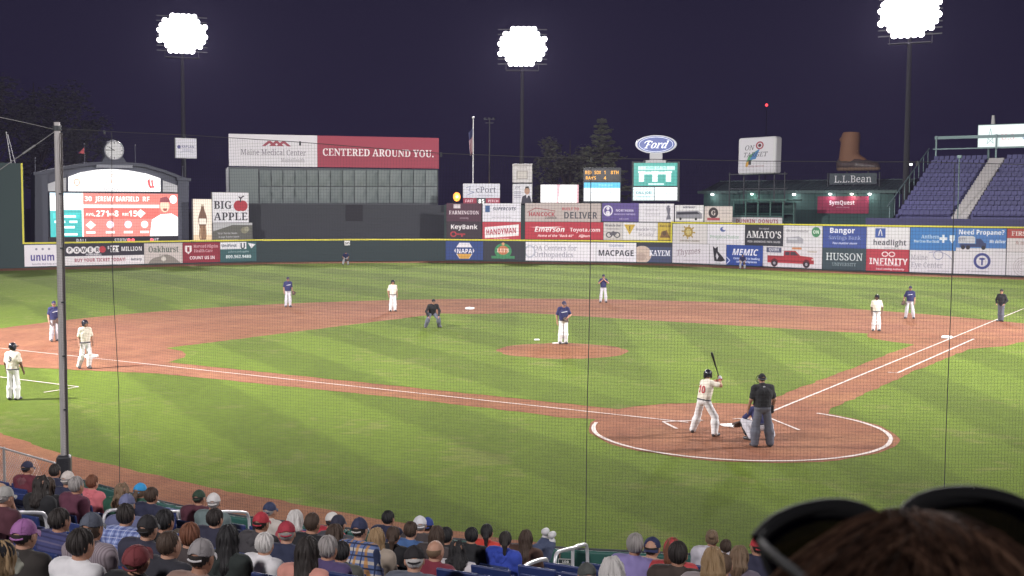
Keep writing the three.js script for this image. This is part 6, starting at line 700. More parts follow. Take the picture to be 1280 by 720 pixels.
// handrails down the aisles
function handrail(label, pts, posts) {
  const t = thing('handrail', label, 'handrail'), ps = [...pts]; const r = 0.024, a = ps[0], b = ps.at(-1), da = a.clone().sub(ps[1]).normalize().multiplyScalar(0.12), db = b.clone().sub(ps.at(-2)).normalize().multiplyScalar(0.12);
  const low = (p) => p.clone().setY(p.y - 0.86), curve = [low(a).add(da), a.clone().add(da).setY(a.y - 0.14), a.clone().addScaledVector(da, 0.55).setY(a.y - 0.02), ...ps, b.clone().addScaledVector(db, 0.55).setY(b.y - 0.03), b.clone().add(db).setY(b.y - 0.14), low(b).add(db)]; part(t, 'rail_pipe', tube(curve, r, 80, 10), pipe);
  posts.forEach((p) => part(t, 'rail_post', bar(p, low(p), r * 0.9, 10), pipe));
}
handrail('upper pale pipe handrail beside the maroon jacket fan', [onRake(-60, 641, 0.9), onRake(0, 641, 0.9), onRake(50, 641, 0.9)], [onRake(-30, 641, 0.9)]);
handrail('long lower pale pipe handrail down the first aisle', [onRake(135, 639, 0.9), onRake(225, 639.5, 0.9), onRake(306, 640.5, 0.9)], [onRake(222, 640, 0.9), onRake(226, 640, 0.9)]);
handrail('short pipe handrail at the second aisle upper step', [at(655, 709, 13.2), at(681, 699, 14.0)], []);
handrail('short pipe handrail at the second aisle lower gate', [at(697, 691, 14.9), at(716, 685, 15.5), at(731, 680.5, 16.0)], [at(716, 685.5, 15.5)]);
// seats
const seatBlue = [0, 1].map((k) => std([0.018 + 0.005 * k, 0.032 + 0.006 * k, 0.115 + 0.02 * k], 0.38)), seatIron = std([0.03, 0.03, 0.035], 0.5);
const seatParts = (() => {
  const bend = (g, k) => { const p = g.attributes.position; for (let i = 0; i < p.count; i++) p.setZ(i, p.getZ(i) + k * p.getX(i) * p.getX(i)); g.computeVertexNormals(); return g; };
  const back = bend(new RoundedBoxGeometry(0.45, 0.42, 0.035, 3, 0.016), 0.35).rotateX(-0.16).translate(0, 0.66, -0.235), rib = bend(new RoundedBoxGeometry(0.36, 0.05, 0.02, 2, 0.009), 0.35).rotateX(-0.16), pan = bend(new RoundedBoxGeometry(0.44, 0.04, 0.42, 2, 0.018), 0);
  return { back, ribs: [rib.clone().translate(0, 0.76, -0.285), rib.clone().translate(0, 0.58, -0.255)], down: pan.clone().rotateX(0.06).translate(0, 0.425, 0.0), up: pan.clone().rotateX(-1.25).translate(0, 0.56, -0.14), arm: new RoundedBoxGeometry(0.05, 0.03, 0.3, 2, 0.012).translate(0.245, 0.6, -0.05), leg: merge([box(0.04, 0.62, 0.06, 0.245, 0.3, -0.16), box(0.04, 0.05, 0.3, 0.245, 0.42, -0.06), box(0.09, 0.02, 0.24, 0.245, 0.012, -0.12)]) };
})();
function seat(p, k, full) {
  const t = thing('stadium_seat', full ? 'blue plastic stadium seat with a spectator sitting in it' : 'empty blue plastic stadium seat with folded seat pan', 'seat', p, FACE + rr(-0.03, 0.03), full ? 'occupied seats in the grandstand' : 'empty seats in the grandstand'), m = seatBlue[Math.floor(rnd() * 2)];
  const b = part(t, 'backrest', seatParts.back, m); seatParts.ribs.forEach((g) => part(b, 'back_rib', g, m)); part(t, 'seat_pan', full ? seatParts.down : seatParts.up, m); part(t, 'armrest', seatParts.arm, m); part(t, 'leg', seatParts.leg, seatIron);
}
// spectators: photo position of the head, pose, clothes, hair, headwear
const N_ = [0.02, 0.022, 0.05], BLK = [0.014, 0.014, 0.016], MAR = [0.12, 0.022, 0.035], GRY = [0.16, 0.155, 0.16], WHT = [0.66, 0.65, 0.66], RED = [0.38, 0.03, 0.045];
const fans = [
  [-6, 592, 'handBack', 'tan', [0.4, 0.25, 0.16], 1, 'short', 'brown', null, 'spectator in a tan short sleeved top raising an arm', {}],
  [36.7, 584.4, 'turnR', 'm', MAR, 0, 'crop', 'dark', N_, 'spectator in a maroon hoodie and navy cap by the chain link fence', { hood: [0.14, 0.05, 0.06] }],
  [52, 607, 'rest', 'f', BLK, 0, 'wavy', 'dark', null, 'spectator with wavy near black hair and black jacket', {}],
  [65, 606, 'turnR', 'f', BLK, 0, 'long', 'brown', null, 'spectator with very long straight brown hair', {}],
  [70.7, 590, 'rest', 'm', N_, 0, 'short', 'dark', null, 'dark haired spectator in front of the black pole pad', {}],
  [85.5, 597.5, 'turnR', 'm', N_, 0, 'crop', 'grey', [0.55, 0.5, 0.46], 'spectator in a cream cap and navy jacket', {}],
  [97, 605.5, 'turnR', 'm', [0.1, 0.028, 0.05], 0, 'short', 'grey', null, 'grey haired spectator in a maroon jacket', {}],
  [116, 602, 'turnR', 'm', [0.5, 0.13, 0.15], 0, 'short', 'red', null, 'red haired spectator in a salmon pink hoodie', { hood: [0.5, 0.13, 0.15] }],
  [150, 612, 'rest', 'f', [0.02, 0.08, 0.05], 0, 'wavy', 'sandy', null, 'spectator with wavy blond hair and green jacket', {}],
  [176.5, 611.5, 'turnR', 'f', [0.02, 0.07, 0.045], 0, 'ponycap', 'mid', [0.03, 0.27, 0.55], 'spectator in a bright blue cap and green jacket', {}],
  [189, 618, 'turnR', 'f', N_, 0, 'short', 'brown', null, 'spectator with brown hair and navy jacket beside the blue cap', {}],
  [163, 630, 'rest', 'm', [0.1, 0.11, 0.2], 0, 'crop', 'grey', [0.14, 0.15, 0.26], 'spectator in a slate blue cap and shirt', {}],
  [2, 619, 'turnR', 'm', [0.07, 0.02, 0.03], 0, 'crop', 'grey', [0.35, 0.34, 0.32], 'spectator in a pale grey cap and dark maroon jacket', {}],
  [32, 663, 'turnR', 'm', [0.03, 0.025, 0.022], 0, 'crop', 'dark', [0.3, 0.12, 0.3], 'spectator in a mauve cap and dark brown jacket', { hood: [0.22, 0.22, 0.18] }],
  [76.7, 649, 'turnR', 'm', 'navystripe', 1, 'short', 'dark', null, 'dark haired bearded spectator in a striped navy shirt', { bulk: 1.1 }],
  [121, 655, 'turnR', 'f', 'knit', 0, 'ponycap', 'brown', [0.08, 0.09, 0.12], 'spectator in a grey cap and ribbed grey sweater', {}],
  [104.5, 680, 'turnR', 'm', WHT, 1, 'short', 'dark', null, 'dark haired spectator in a plain white tee', { bulk: 1.08 }],
  [161, 645.5, 'rest', 'm', 'blueplaid', 0, 'short', 'dark', null, 'dark haired spectator in a blue plaid shirt', {}],
  [180, 654, 'turnR', 'm', [0.03, 0.03, 0.05], 0, 'crop', 'dark', [0.02, 0.018, 0.02], 'spectator in a black cap with tan neck and navy shirt', {}],
  [206.7, 652, 'handBack', 'm', BLK, 1, 'short', 'black', null, 'black haired spectator holding the back of the head', { bulk: 1.1, print: 1 }],
  [171, 693, 'tiltR', 'm', BLK, 0, 'crop', 'mid', [0.16, 0.03, 0.035], 'spectator in a tipped up brick red cap', { capTilt: -0.35 }],
  [160, 685, 'rest', 'm', [0.05, 0.05, 0.07], 0, 'short', 'brown', null, 'small brown haired child beside the brick red cap', { small: 0.82 }],
  [214, 680, 'turnR', 'm', [0.022, 0.022, 0.03], 0, 'crop', 'brown', null, 'short haired spectator in a black zipped jacket', { bulk: 1.12 }],
  [244, 692, 'turnR', 'm', [0.25, 0.16, 0.13], 1, 'crop', 'dark', [0.27, 0.25, 0.25], 'spectator in a light grey cap with white brim', { brim: [0.5, 0.48, 0.48], skin: 1 }],
  [2, 690, 'rest', 'f', BLK, 0, 'bob', 'blond', [0.012, 0.012, 0.016], 'blond spectator in a black cap and black jacket', {}],
  [249.7, 621, 'turnR', 'm', [0.07, 0.018, 0.03], 0, 'crop', 'dark', [0.025, 0.05, 0.03], 'spectator in a dark green cap and maroon jacket', {}],
  [269.8, 624.7, 'rest', 'm', [0.12, 0.16, 0.16], 0, 'crop', 'grey', [0.62, 0.6, 0.58], 'spectator in a white cap with a dark eyelet', {}],
  [268.4, 646, 'turnR', 'm', [0.024, 0.024, 0.045], 0, 'short', 'dark', null, 'dark haired spectator in a dark navy jacket', { bulk: 1.12 }],
  [238.4, 668.8, 'rest', 'f', [0.05, 0.04, 0.04], 0, 'short', 'red', null, 'spectator with rusty brown hair', {}],
  [286, 675, 'rest', 'f', [0.018, 0.024, 0.022], 0, 'long', 'black', null, 'spectator with long black hair and dark green hoodie', { hood: [0.018, 0.024, 0.022] }],
  [324.7, 650, 'turnR', 'm', [0.05, 0.046, 0.05], 0, 'crop', 'dark', RED, 'spectator in a bright red cap and charcoal hoodie', { hood: [0.05, 0.046, 0.05], bulk: 1.15 }],
  [337.8, 635, 'turnR', 'm', [0.46, 0.42, 0.38], 0, 'crop', 'grey', [0.03, 0.04, 0.09], 'spectator in a navy cap and cream jacket', { brim: [0.03, 0.035, 0.08] }],
  [330, 681, 'rest', 'f', WHT, 0, 'short', 'white', null, 'white haired spectator in a white collared shirt', {}],
  [362.8, 664, 'rest', 'm', [0.02, 0.025, 0.055], 0, 'crop', 'grey', [0.33, 0.03, 0.05], 'spectator in a crimson cap and navy jacket', {}],
  [373, 650, 'turnR', 'f', [0.35, 0.06, 0.08], 0, 'bob', 'white', null, 'pale haired spectator partly hidden by the crimson cap', {}],
  [385.6, 655, 'turnR', 'm', BLK, 0, 'crop', 'brown', null, 'brown haired spectator in a black fleece jacket', { bulk: 1.08 }],
  [411, 646, 'rest', 'm', RED, 0, 'crop', 'dark', [0.6, 0.58, 0.55], 'spectator in a white cap and red jacket', { brim: BLK }],
  [422, 651, 'turnR', 'm', [0.06, 0.06, 0.07], 0, 'crop', 'dark', [0.025, 0.025, 0.045], 'spectator in a dark cap beside the red jacket', {}],
  [417.5, 667, 'turnR', 'f', [0.3, 0.09, 0.06], 0, 'bob', 'brown', null, 'brown haired spectator in a rust jacket', {}],
  [382, 690, 'rest', 'f', [0.55, 0.25, 0.2], 1, 'long', 'dark', null, 'spectator with long dark hair and peach top', {}],
  [410, 686, 'turnR', 'm', [0.07, 0.05, 0.13], 0, 'short', 'grey', null, 'grey haired spectator in a purple shirt and glasses', { bulk: 1.18 }],
  [431, 690, 'rest', 'm', [0.07, 0.07, 0.06], 0, 'short', 'black', null, 'spectator with a dark round head of hair beside the purple shirt', {}],
  [451.6, 661, 'turnR', 'm', 'warmplaid', 0, 'crop', 'dark', [0.03, 0.035, 0.08], 'spectator in a navy cap with pale brim and plaid jacket', { brim: [0.45, 0.42, 0.4] }],
  [473, 671, 'rest', 'f', [0.3, 0.25, 0.2], 0, 'long', 'blond', null, 'spectator with long straight blond hair', {}],
  [488, 649, 'turnR', 'm', N_, 0, 'short', 'black', null, 'black haired spectator high above the ponytail', {}],
  [490, 669, 'rest', 'f', BLK, 0, 'pony', 'brown', null, 'spectator with a brown ponytail and black hoodie', { hood: BLK }],
  [466.6, 689, 'clap', 'm', [0.09, 0.085, 0.09], 0, 'short', 'mid', null, 'brown haired child clapping in a grey jacket', { small: 0.86 }],
  [514.4, 662, 'turnR', 'm', [0.05, 0.11, 0.26], 1, 'short', 'brown', null, 'brown haired spectator in a bright blue tee', { bulk: 1.06 }],
  [527, 653.5, 'rest', 'm', [0.05, 0.04, 0.04], 0, 'crop', 'grey', [0.62, 0.62, 0.64], 'spectator in a white cap behind the royal blue cap', {}],
  [537, 654, 'turnR', 'm', [0.04, 0.035, 0.035], 0, 'crop', 'dark', [0.025, 0.05, 0.22], 'spectator in a royal blue cap', {}],
  [544, 669, 'rest', 'f', [0.05, 0.04, 0.04], 0, 'long', 'brown', null, 'spectator with long brown hair in front of the royal blue cap', {}],
  [559.5, 670, 'turnR', 'f', BLK, 0, 'short', 'black', null, 'black haired spectator in black beside the curly hair', {}],
  [521, 698, 'rest', 'm', [0.1, 0.11, 0.14], 0, 'fringe', 'white', [0.016, 0.014, 0.016], 'grey haired spectator in a black cap', {}],
  [544.4, 689, 'turnR', 'm', [0.16, 0.02, 0.035], 0, 'fringe', 'sandy', null, 'balding spectator in a dark red jacket', { bulk: 1.15 }],
  [573.4, 689, 'rest', 'f', [0.5, 0.47, 0.48], 0, 'curly', 'black', null, 'spectator with long curly black hair and pale top', {}],
  [587.5, 669, 'rest', 'm', BLK, 0, 'short', 'black', null, 'black haired spectator in a plain black jacket', {}],
  [611, 664.5, 'rest', 'f', [0.52, 0.05, 0.035], 0, 'pony', 'black', null, 'spectator with a black ponytail and orange red top', {}],
  [628.8, 674.5, 'rest', 'f', [0.03, 0.06, 0.36], 0, 'pony', 'dark', null, 'spectator with a long ponytail and royal blue hoodie', { hood: [0.03, 0.06, 0.36] }],
  [652, 671, 'feetUp', 'f', [0.07, 0.035, 0.025], 0, 'long', 'brown', null, 'spectator with brown hair propping white sneakers up on the wall', { shoes: 1, trousers: 0 }],
  [794.8, 682, 'rest', 'm', [0.24, 0.2, 0.42], 0, 'short', 'grey', null, 'grey haired spectator in a lavender shirt', { bulk: 1.1 }],
  [767.5, 713, 'rest', 'f', [0.2, 0.18, 0.17], 0, 'bob', 'white', null, 'spectator with fluffy pale grey hair', {}],
  [737.5, 715, 'rest', 'm', [0.06, 0.06, 0.06], 0, 'crop', 'grey', [0.07, 0.075, 0.07], 'spectator in a grey knitted cap', {}],
  [818, 682.5, 'turnR', 'm', [0.36, 0.26, 0.2], 0, 'crop', 'dark', [0.02, 0.025, 0.08], 'spectator in a dark blue cap and tan shirt', { capBack: 1 }],
  [846, 686, 'rest', 'f', [0.42, 0.05, 0.055], 0, 'bob', 'red', [0.42, 0.05, 0.055], 'spectator in a red top and red knitted cap', {}],
  [850, 692.5, 'turnR', 'm', [0.05, 0.036, 0.03], 0, 'short', 'dark', null, 'dark haired spectator in a brown jacket before the red top', { bulk: 1.1 }],
  [892, 674, 'turnR', 'f', [0.5, 0.48, 0.52], 0, 'bun', 'sandy', null, 'spectator with a sandy bun and white jersey', {}],
  [902.5, 682, 'rest', 'm', [0.1, 0.09, 0.09], 0, 'short', 'brown', null, 'brown haired child beside the white jersey', { small: 0.86 }],
  [917.5, 693, 'turnR', 'f', [0.12, 0.1, 0.13], 0, 'bob', 'sandy', null, 'spectator with a sandy blond bob and grey top', {}],
  [906, 706.5, 'rest', 'm', [0.1, 0.08, 0.08], 0, 'crop', 'mid', null, 'short brown haired spectator below the blond bob', { bulk: 1.1 }],
  [890, 703, 'rest', 'f', [0.3, 0.26, 0.26], 0, 'bob', 'blond', null, 'spectator with pale blond hair beside the short brown hair', {}],
  [939, 678.5, 'rest', 'm', [0.025, 0.025, 0.05], 0, 'crop', 'dark', [0.55, 0.05, 0.06], 'spectator in a scarlet cap and navy jacket', {}],
];
const rowsTaken = {};
fans.forEach(([u, v, pose, build, color, short, hair, tone, cap, label, o], i) => {
  v += (cap ? 0.045 : 0.018) * CAM.f / onRake(u, v, 1.17 + (u > 750 ? 0.3 : 0)).distanceTo(camera.position); const sec = u > 750 ? 1 : 0, h = 1.155 - (o.small ? 0.2 : 0) + (sec ? 0.3 : 0), q = onRake(u, v, h), [, s] = toRow(q), kk = (s - 0.95) / RUN; let best = null;
  const kmin = Math.max(0, Math.ceil((wallS(toRow(q)[0]) + 0.75 - 0.95) / RUN)); for (const k of [Math.round(kk), Math.round(kk) + (kk > Math.round(kk) ? 1 : -1), Math.round(kk) - (kk > Math.round(kk) ? 1 : -1)]) { if (k < kmin || k > 17) continue; const p = atRow(u, v, rowS(k)), a = toRow(p)[0], T = rowsTaken[k] || []; if (T.every((x) => Math.abs(x - a) > 0.44)) { best = [k, p, a]; break; } }
  if (!best) { const k = clamp(Math.round(kk), kmin, 17), p = atRow(u, v, rowS(k)); best = [k, p, toRow(p)[0]]; }
  const [k, p, a] = best; (rowsTaken[k] = rowsTaken[k] || []).push(a); const fl = floorOf(k, sec), F = seatedFigure(pose, short, o.bulk || (build === 'f' ? 0.88 : 1)), headY = F.J.h[1], sc = o.small ? o.small : clamp((p.y - fl) / headY, 0.9, 1.12) , base = V(p.x, fl, p.z);
  const turn = FACE + rr(-0.12, 0.12), off = V(F.J.h[0], 0, F.J.h[2]).applyAxisAngle(V(0, 1, 0), turn), t = thing('person', label, 'person', base.clone().sub(off), turn, 'spectators in the grandstand'); const w = (o.small || 1) * rr(0.97, 1.03); t.scale.set(w, sc, w); t.rotation.x = rr(-0.05, 0.06); t.rotation.z = rr(-0.05, 0.05); t.position.y += (p.y - fl - headY * sc);
  const shirt = typeof color === 'string' ? patterns[color] : clothMat(color), pick = (i * 7) % 5;
  dress(t, F, { skin: skinTones[o.skin ?? [0, 2, 0, 1, 2][pick]], shirt, trousers: pantsTones[o.trousers ?? i % 4], shoes: shoeMats[o.shoes ?? i % 3], hair: cap && hair !== 'bob' && hair !== 'ponycap' && hair !== 'long' ? 'fringe' : hair, hairMat: hairMats[tone], cap: cap && clothMat(cap, 0.85), brim: o.brim && clothMat(o.brim, 0.85), capTilt: o.capTilt, capBack: o.capBack, hood: o.hood && clothMat(o.hood) });
  if (o.print) { const m = part(t, 'shirt_print', ext([[-0.05, -0.02], [-0.03, 0.025], [-0.01, -0.01], [0.02, 0.03], [0.05, -0.02], [0.03, -0.03], [-0.03, -0.03]], 0.004, 0, 0), std([0.6, 0.08, 0.06], 0.8)); m.rotation.y = Math.PI; m.position.set(-0.03, 0.93, -0.152); }
  const sp = rowPoint(a, rowS(k) - 0.0, fl); seat(sp, k, true);
});
// the empty seats between them, as far as the picture shows them
for (let k = 0; k < 14; k++) {
  const T = (rowsTaken[k] || []).slice().sort((x, y) => x - y);
  for (let a = -6 + (k % 2) * 0.1; a < 16; a += 0.52) {
    const sec = a > AEDGE ? 1 : 0, p = rowPoint(a, rowS(k), floorOf(k, sec)), [u, v] = toPix(p.clone().setY(p.y + 0.85)); if (u < -40 || u > 960 || v > 745 || v < 560) continue;
    if (rowS(k) - wallS(a) < 0.75) continue;
    if (T.some((x) => Math.abs(x - a) < 0.5) || Math.abs(a - 5.1 - (k - 4) * 0.12) < 0.55 || Math.abs(a - 10.3) < 0.5 || (a > AEDGE - 0.3 && a < AEDGE + 0.3)) continue;
    seat(p, k, false);
  }
}
// ---------- players, coach and umpires ----------
const font = await new FontLoader().loadAsync('fonts/droid/droid_sans_bold.typeface.json');
const stand = (m = {}) => ({ p: [0, 0.97, 0], c: [0, 1.31, 0], n: [0, 1.5, 0], h: [0, 1.665, 0.03], sL: [0.178, 1.45, 0], sR: [-0.178, 1.45, 0], eL: [0.235, 1.17, -0.03], eR: [-0.235, 1.17, -0.03], wL: [0.25, 0.93, 0.05], wR: [-0.25, 0.93, 0.05], hL: [0.09, 0.95, 0], hR: [-0.09, 0.95, 0], kL: [0.11, 0.52, 0.03], kR: [-0.11, 0.52, 0.03], aL: [0.13, 0.09, -0.01], aR: [-0.13, 0.09, -0.01], tL: [0.17, 0.038, 0.14], tR: [-0.17, 0.038, 0.14], yaw: 0, pitch: 0, ...m });
const W_ = { cream: std([0.6, 0.55, 0.46], 0.9), white: std([0.64, 0.63, 0.62], 0.9), navy: std([0.022, 0.024, 0.085], 0.9), road: std([0.45, 0.44, 0.47], 0.9), black: std([0.012, 0.012, 0.014], 0.9), slate: std([0.095, 0.1, 0.125], 0.9), helmet: std([0.012, 0.012, 0.018], 0.22), navyCap: std([0.018, 0.02, 0.055], 0.8), cleat: std([0.03, 0.028, 0.03], 0.5), mitt: std([0.05, 0.028, 0.018], 0.6), red: std([0.36, 0.03, 0.04], 0.8), ink: std([0.03, 0.03, 0.05], 0.8), chalk: std([0.62, 0.62, 0.66], 0.8) };
function projected(field, shapeGeo, back, lift = 0.007) {      // flat lettering laid on the shirt
  const p = shapeGeo.attributes.position; for (let i = 0; i < p.count; i++) { let z = back ? -0.6 : 0.6, x = back ? -p.getX(i) : p.getX(i); for (let k = 0; k < 60; k++) { const d = field(x, p.getY(i), z); if (d < 0.001) break; z += (back ? 1 : -1) * d * 0.8; } p.setXYZ(i, x, p.getY(i), z + (back ? -lift : lift)); } shapeGeo.computeVertexNormals(); return shapeGeo;
}
function number(t, F, text, size, y, mat, x = 0) { const sh = font.generateShapes(text, size), g = new THREE.ShapeGeometry(sh, 4); g.computeBoundingBox(); const b = g.boundingBox; g.translate(-(b.min.x + b.max.x) / 2 + x, y - size / 2, 0); part(t, 'jersey_number', projected(F.shirtField, g, true, 0.012), mat); }
function script(t, F, y, mat) { const list = []; for (let i = 0; i < 7; i++) { const x = (i - 3) * 0.036, h = 0.022 + 0.014 * Math.abs(Math.sin(i * 2.3)); list.push(box(0.026, h, 0.006, x, y + (i - 3) * 0.006, 0)); } const g = merge(list); part(t, 'chest_script', projected(F.shirtField, g, false, 0.006), mat); }
const mittGeo = netMesh((x, y, z) => { let d = ell([0, -0.1, 0], [0.11, 0.13, 0.05])(x, y, z); for (let i = 0; i < 4; i++) d = smin(d, cone([-0.07 + i * 0.042, -0.15, 0], [-0.085 + i * 0.055, -0.25 + Math.abs(i - 1.5) * 0.02, 0.01], 0.03, 0.024)(x, y, z), 0.018); d = smin(d, cone([0.08, -0.08, 0.01], [0.15, -0.17, 0.03], 0.035, 0.026)(x, y, z), 0.03); return Math.max(d, -ell([0.0, -0.12, 0.06], [0.07, 0.09, 0.045])(x, y, z)); }, [-0.16, -0.32, -0.09], [0.21, 0.06, 0.1], 0.012);
function player(label, pos, turn, J, o) {
  const F = figure(J, { cell: o.cell || 0.015, sleeve: o.long ? 0.97 : 0.38, loose: 0.017, flare: o.flare ?? 0.022, bulk: o.bulk || 0.98, untucked: !!o.jacket }), t = thing('person', label, 'person', pos, turn, o.group); if (o.h) t.scale.setScalar(o.h);
  dress(t, F, { skin: skinTones[o.skin ?? 0], shirt: o.shirt, trousers: o.pants, shoes: o.shoes || W_.cleat, hair: 'fringe', hairMat: hairMats.dark, cap: o.cap, helmet: o.helmet });
  const ring = (y0, mat) => { const g = []; const n = 20; const un = V(J.c[0] - J.p[0], J.c[1] - J.p[1], J.c[2] - J.p[2]).normalize(); part(t, 'belt', new THREE.TorusGeometry(1, 0.13, 6, 28).rotateX(Math.PI / 2).scale(0.187, 0.16, 0.15).translate(0, 0, 0).applyQuaternion(new THREE.Quaternion().setFromUnitVectors(V(0, 1, 0), un)).translate(J.p[0] + un.x * 0.012, J.p[1] + un.y * 0.012, J.p[2] + un.z * 0.012), mat); }; if (!o.jacket) ring(0, W_.ink);
  if (o.mitt) { const w = J['w' + o.mitt], e = J['e' + o.mitt], m = part(t, 'mitt', mittGeo, W_.mitt); m.position.set(...w); m.quaternion.setFromUnitVectors(V(0, -1, 0), V(w[0] - e[0], w[1] - e[1], w[2] - e[2]).normalize()); if (o.mittTurn) m.rotateY(o.mittTurn); }
  if (o.number) number(t, F, o.number[0], o.number[1], o.number[2], o.number[3]); if (o.script) script(t, F, J.c[1] + 0.02, o.script);
  t.userData.F = undefined; delete t.userData.F; return [t, F];
}
const faceTo = (p, q) => Math.atan2(q.x - p.x, q.z - p.z), HOME = V(0, 0, 0), G = (u, v) => ground(u, v).setY(0.012);
const road = 'visiting fielders in navy jerseys', home_ = 'home team in cream jerseys', umps = 'umpires in black';
{
  let p = G(17, 500); player('base coach in a cream jersey with number three standing in foul ground', p, Math.PI - 0.42, stand({ yaw: -0.6, eR: [-0.29, 1.18, -0.02], wR: [-0.31, 0.94, 0.08] }), { shirt: W_.cream, pants: W_.white, helmet: W_.helmet, number: ['3', 0.17, 1.32, W_.ink], skin: 3, group: home_, bulk: 1.12, flare: 0.034, h: 0.98 });
  p = G(107, 461); player('base runner in cream jersey and black helmet walking off third base', p, faceTo(p, HOME) - 0.35, stand({ yaw: 0.5, kL: [0.1, 0.54, 0.14], aL: [0.09, 0.12, 0.1], tL: [0.1, 0.04, 0.26], kR: [-0.12, 0.5, 0.0], aR: [-0.16, 0.1, -0.2], tR: [-0.19, 0.04, -0.06], eL: [0.27, 1.18, 0.0], wL: [0.25, 0.95, 0.1] }), { shirt: W_.cream, pants: W_.white, helmet: W_.helmet, skin: 1, group: home_, flare: 0.03 });
  p = G(68, 427); player('third baseman in navy jersey and cap', p, faceTo(p, HOME) - 0.2, stand({ yaw: -0.2, eL: [0.24, 1.2, 0.05], wL: [0.12, 1.0, 0.2] }), { shirt: W_.navy, pants: W_.road, cap: W_.navyCap, mitt: 'L', group: road, script: W_.chalk });
  p = G(432, 331.5); player('left fielder bending forward in front of the dark wall', p, faceTo(p, HOME), stand({ p: [0, 0.8, -0.12], c: [0, 1.02, 0.06], n: [0, 1.14, 0.2], h: [0, 1.26, 0.3], sL: [0.2, 1.12, 0.14], sR: [-0.2, 1.12, 0.14], eL: [0.3, 0.86, 0.2], eR: [-0.3, 0.86, 0.2], wL: [0.2, 0.64, 0.26], wR: [-0.2, 0.64, 0.26], hL: [0.11, 0.78, -0.12], hR: [-0.11, 0.78, -0.12], kL: [0.22, 0.45, 0.12], kR: [-0.22, 0.45, 0.12], aL: [0.26, 0.09, -0.04], aR: [-0.26, 0.09, -0.04], tL: [0.31, 0.04, 0.1], tR: [-0.31, 0.04, 0.1] }), { shirt: W_.navy, pants: W_.road, cap: W_.navyCap, mitt: 'L', group: road, cell: 0.022 });
  p = G(360, 384); player('shortstop in navy jersey standing on the edge of the outfield grass', p, faceTo(p, HOME), stand({ wL: [0.28, 0.95, 0.08] }), { shirt: W_.navy, pants: W_.road, cap: W_.navyCap, mitt: 'L', script: W_.chalk, group: road, cell: 0.018, skin: 4 });
  p = G(491, 389.5); player('base runner in cream jersey leading off second base', p, faceTo(p, HOME), stand({ eR: [-0.28, 1.18, 0.02] }), { shirt: W_.cream, pants: W_.white, helmet: W_.helmet, group: home_, flare: 0.03, cell: 0.018, skin: 1 });
  p = G(541, 410); player('umpire in black crouching with hands on knees near second base', p, faceTo(p, HOME), stand({ p: [0, 0.72, -0.16], c: [0, 0.98, -0.02], n: [0, 1.13, 0.06], h: [0, 1.28, 0.13], sL: [0.21, 1.09, 0.03], sR: [-0.21, 1.09, 0.03], eL: [0.34, 0.82, 0.02], eR: [-0.34, 0.82, 0.02], wL: [0.27, 0.58, 0.12], wR: [-0.27, 0.58, 0.12], hL: [0.11, 0.7, -0.16], hR: [-0.11, 0.7, -0.16], kL: [0.26, 0.46, 0.1], kR: [-0.26, 0.46, 0.1], aL: [0.34, 0.09, -0.06], aR: [-0.34, 0.09, -0.06], tL: [0.4, 0.04, 0.07], tR: [-0.4, 0.04, 0.07] }), { shirt: W_.black, pants: W_.slate, cap: W_.black, long: true, jacket: true, group: umps, cell: 0.016, flare: 0.03, h: 1.02 });
  p = V(0.12, 0.262, -18.3); player('pitcher in navy jersey and white trousers standing on the mound', p, faceTo(p, HOME), stand({ yaw: 0.05, pitch: 0.12, n: [0, 1.49, 0.04], h: [0, 1.64, 0.1], eL: [0.3, 1.2, 0.02], wL: [0.1, 1.08, 0.22], eR: [-0.27, 1.17, -0.05], wR: [-0.26, 0.92, 0.0], kL: [0.09, 0.52, 0.04], aL: [0.1, 0.09, 0.02], tL: [0.12, 0.038, 0.17] }), { shirt: W_.navy, pants: W_.white, cap: W_.navyCap, mitt: 'L', script: W_.chalk, group: road, flare: 0.03, h: 1.03 });
  p = G(754, 378.5); player('second baseman in navy jersey holding both hands at his face', p, faceTo(p, HOME), stand({ pitch: 0.15, eL: [0.3, 1.25, 0.14], wL: [0.06, 1.46, 0.22], eR: [-0.3, 1.25, 0.14], wR: [-0.06, 1.46, 0.22], kL: [0.14, 0.52, 0.05], kR: [-0.14, 0.52, 0.05], aL: [0.17, 0.09, 0], aR: [-0.17, 0.09, 0], tL: [0.21, 0.04, 0.14], tR: [-0.21, 0.04, 0.14], thumbL: [0, 0.2, -1], thumbR: [0, 0.2, -1] }), { shirt: W_.navy, pants: W_.road, cap: W_.navyCap, group: road, cell: 0.018 });
  p = G(928, 336.5); player('outfielder bending forward before the blue wall board', p, faceTo(p, HOME), stand({ p: [0, 0.82, -0.1], c: [0, 1.06, 0.06], n: [0, 1.2, 0.16], h: [0, 1.34, 0.24], sL: [0.2, 1.17, 0.12], sR: [-0.2, 1.17, 0.12], eL: [0.3, 0.9, 0.18], eR: [-0.3, 0.9, 0.18], wL: [0.2, 0.68, 0.24], wR: [-0.2, 0.68, 0.24], hL: [0.11, 0.8, -0.1], hR: [-0.11, 0.8, -0.1], kL: [0.2, 0.46, 0.1], kR: [-0.2, 0.46, 0.1], aL: [0.22, 0.09, -0.04], aR: [-0.22, 0.09, -0.04], tL: [0.27, 0.04, 0.1], tR: [-0.27, 0.04, 0.1] }), { shirt: W_.navy, pants: W_.road, cap: W_.navyCap, mitt: 'L', group: road, cell: 0.022 });
  p = G(1095, 414); player('base runner in cream jersey leading off first base', p, faceTo(p, HOME) + 0.3, stand({ yaw: -0.5, eL: [0.28, 1.18, 0.0] }), { shirt: W_.cream, pants: W_.white, helmet: W_.helmet, group: home_, flare: 0.03, cell: 0.017, skin: 3 });
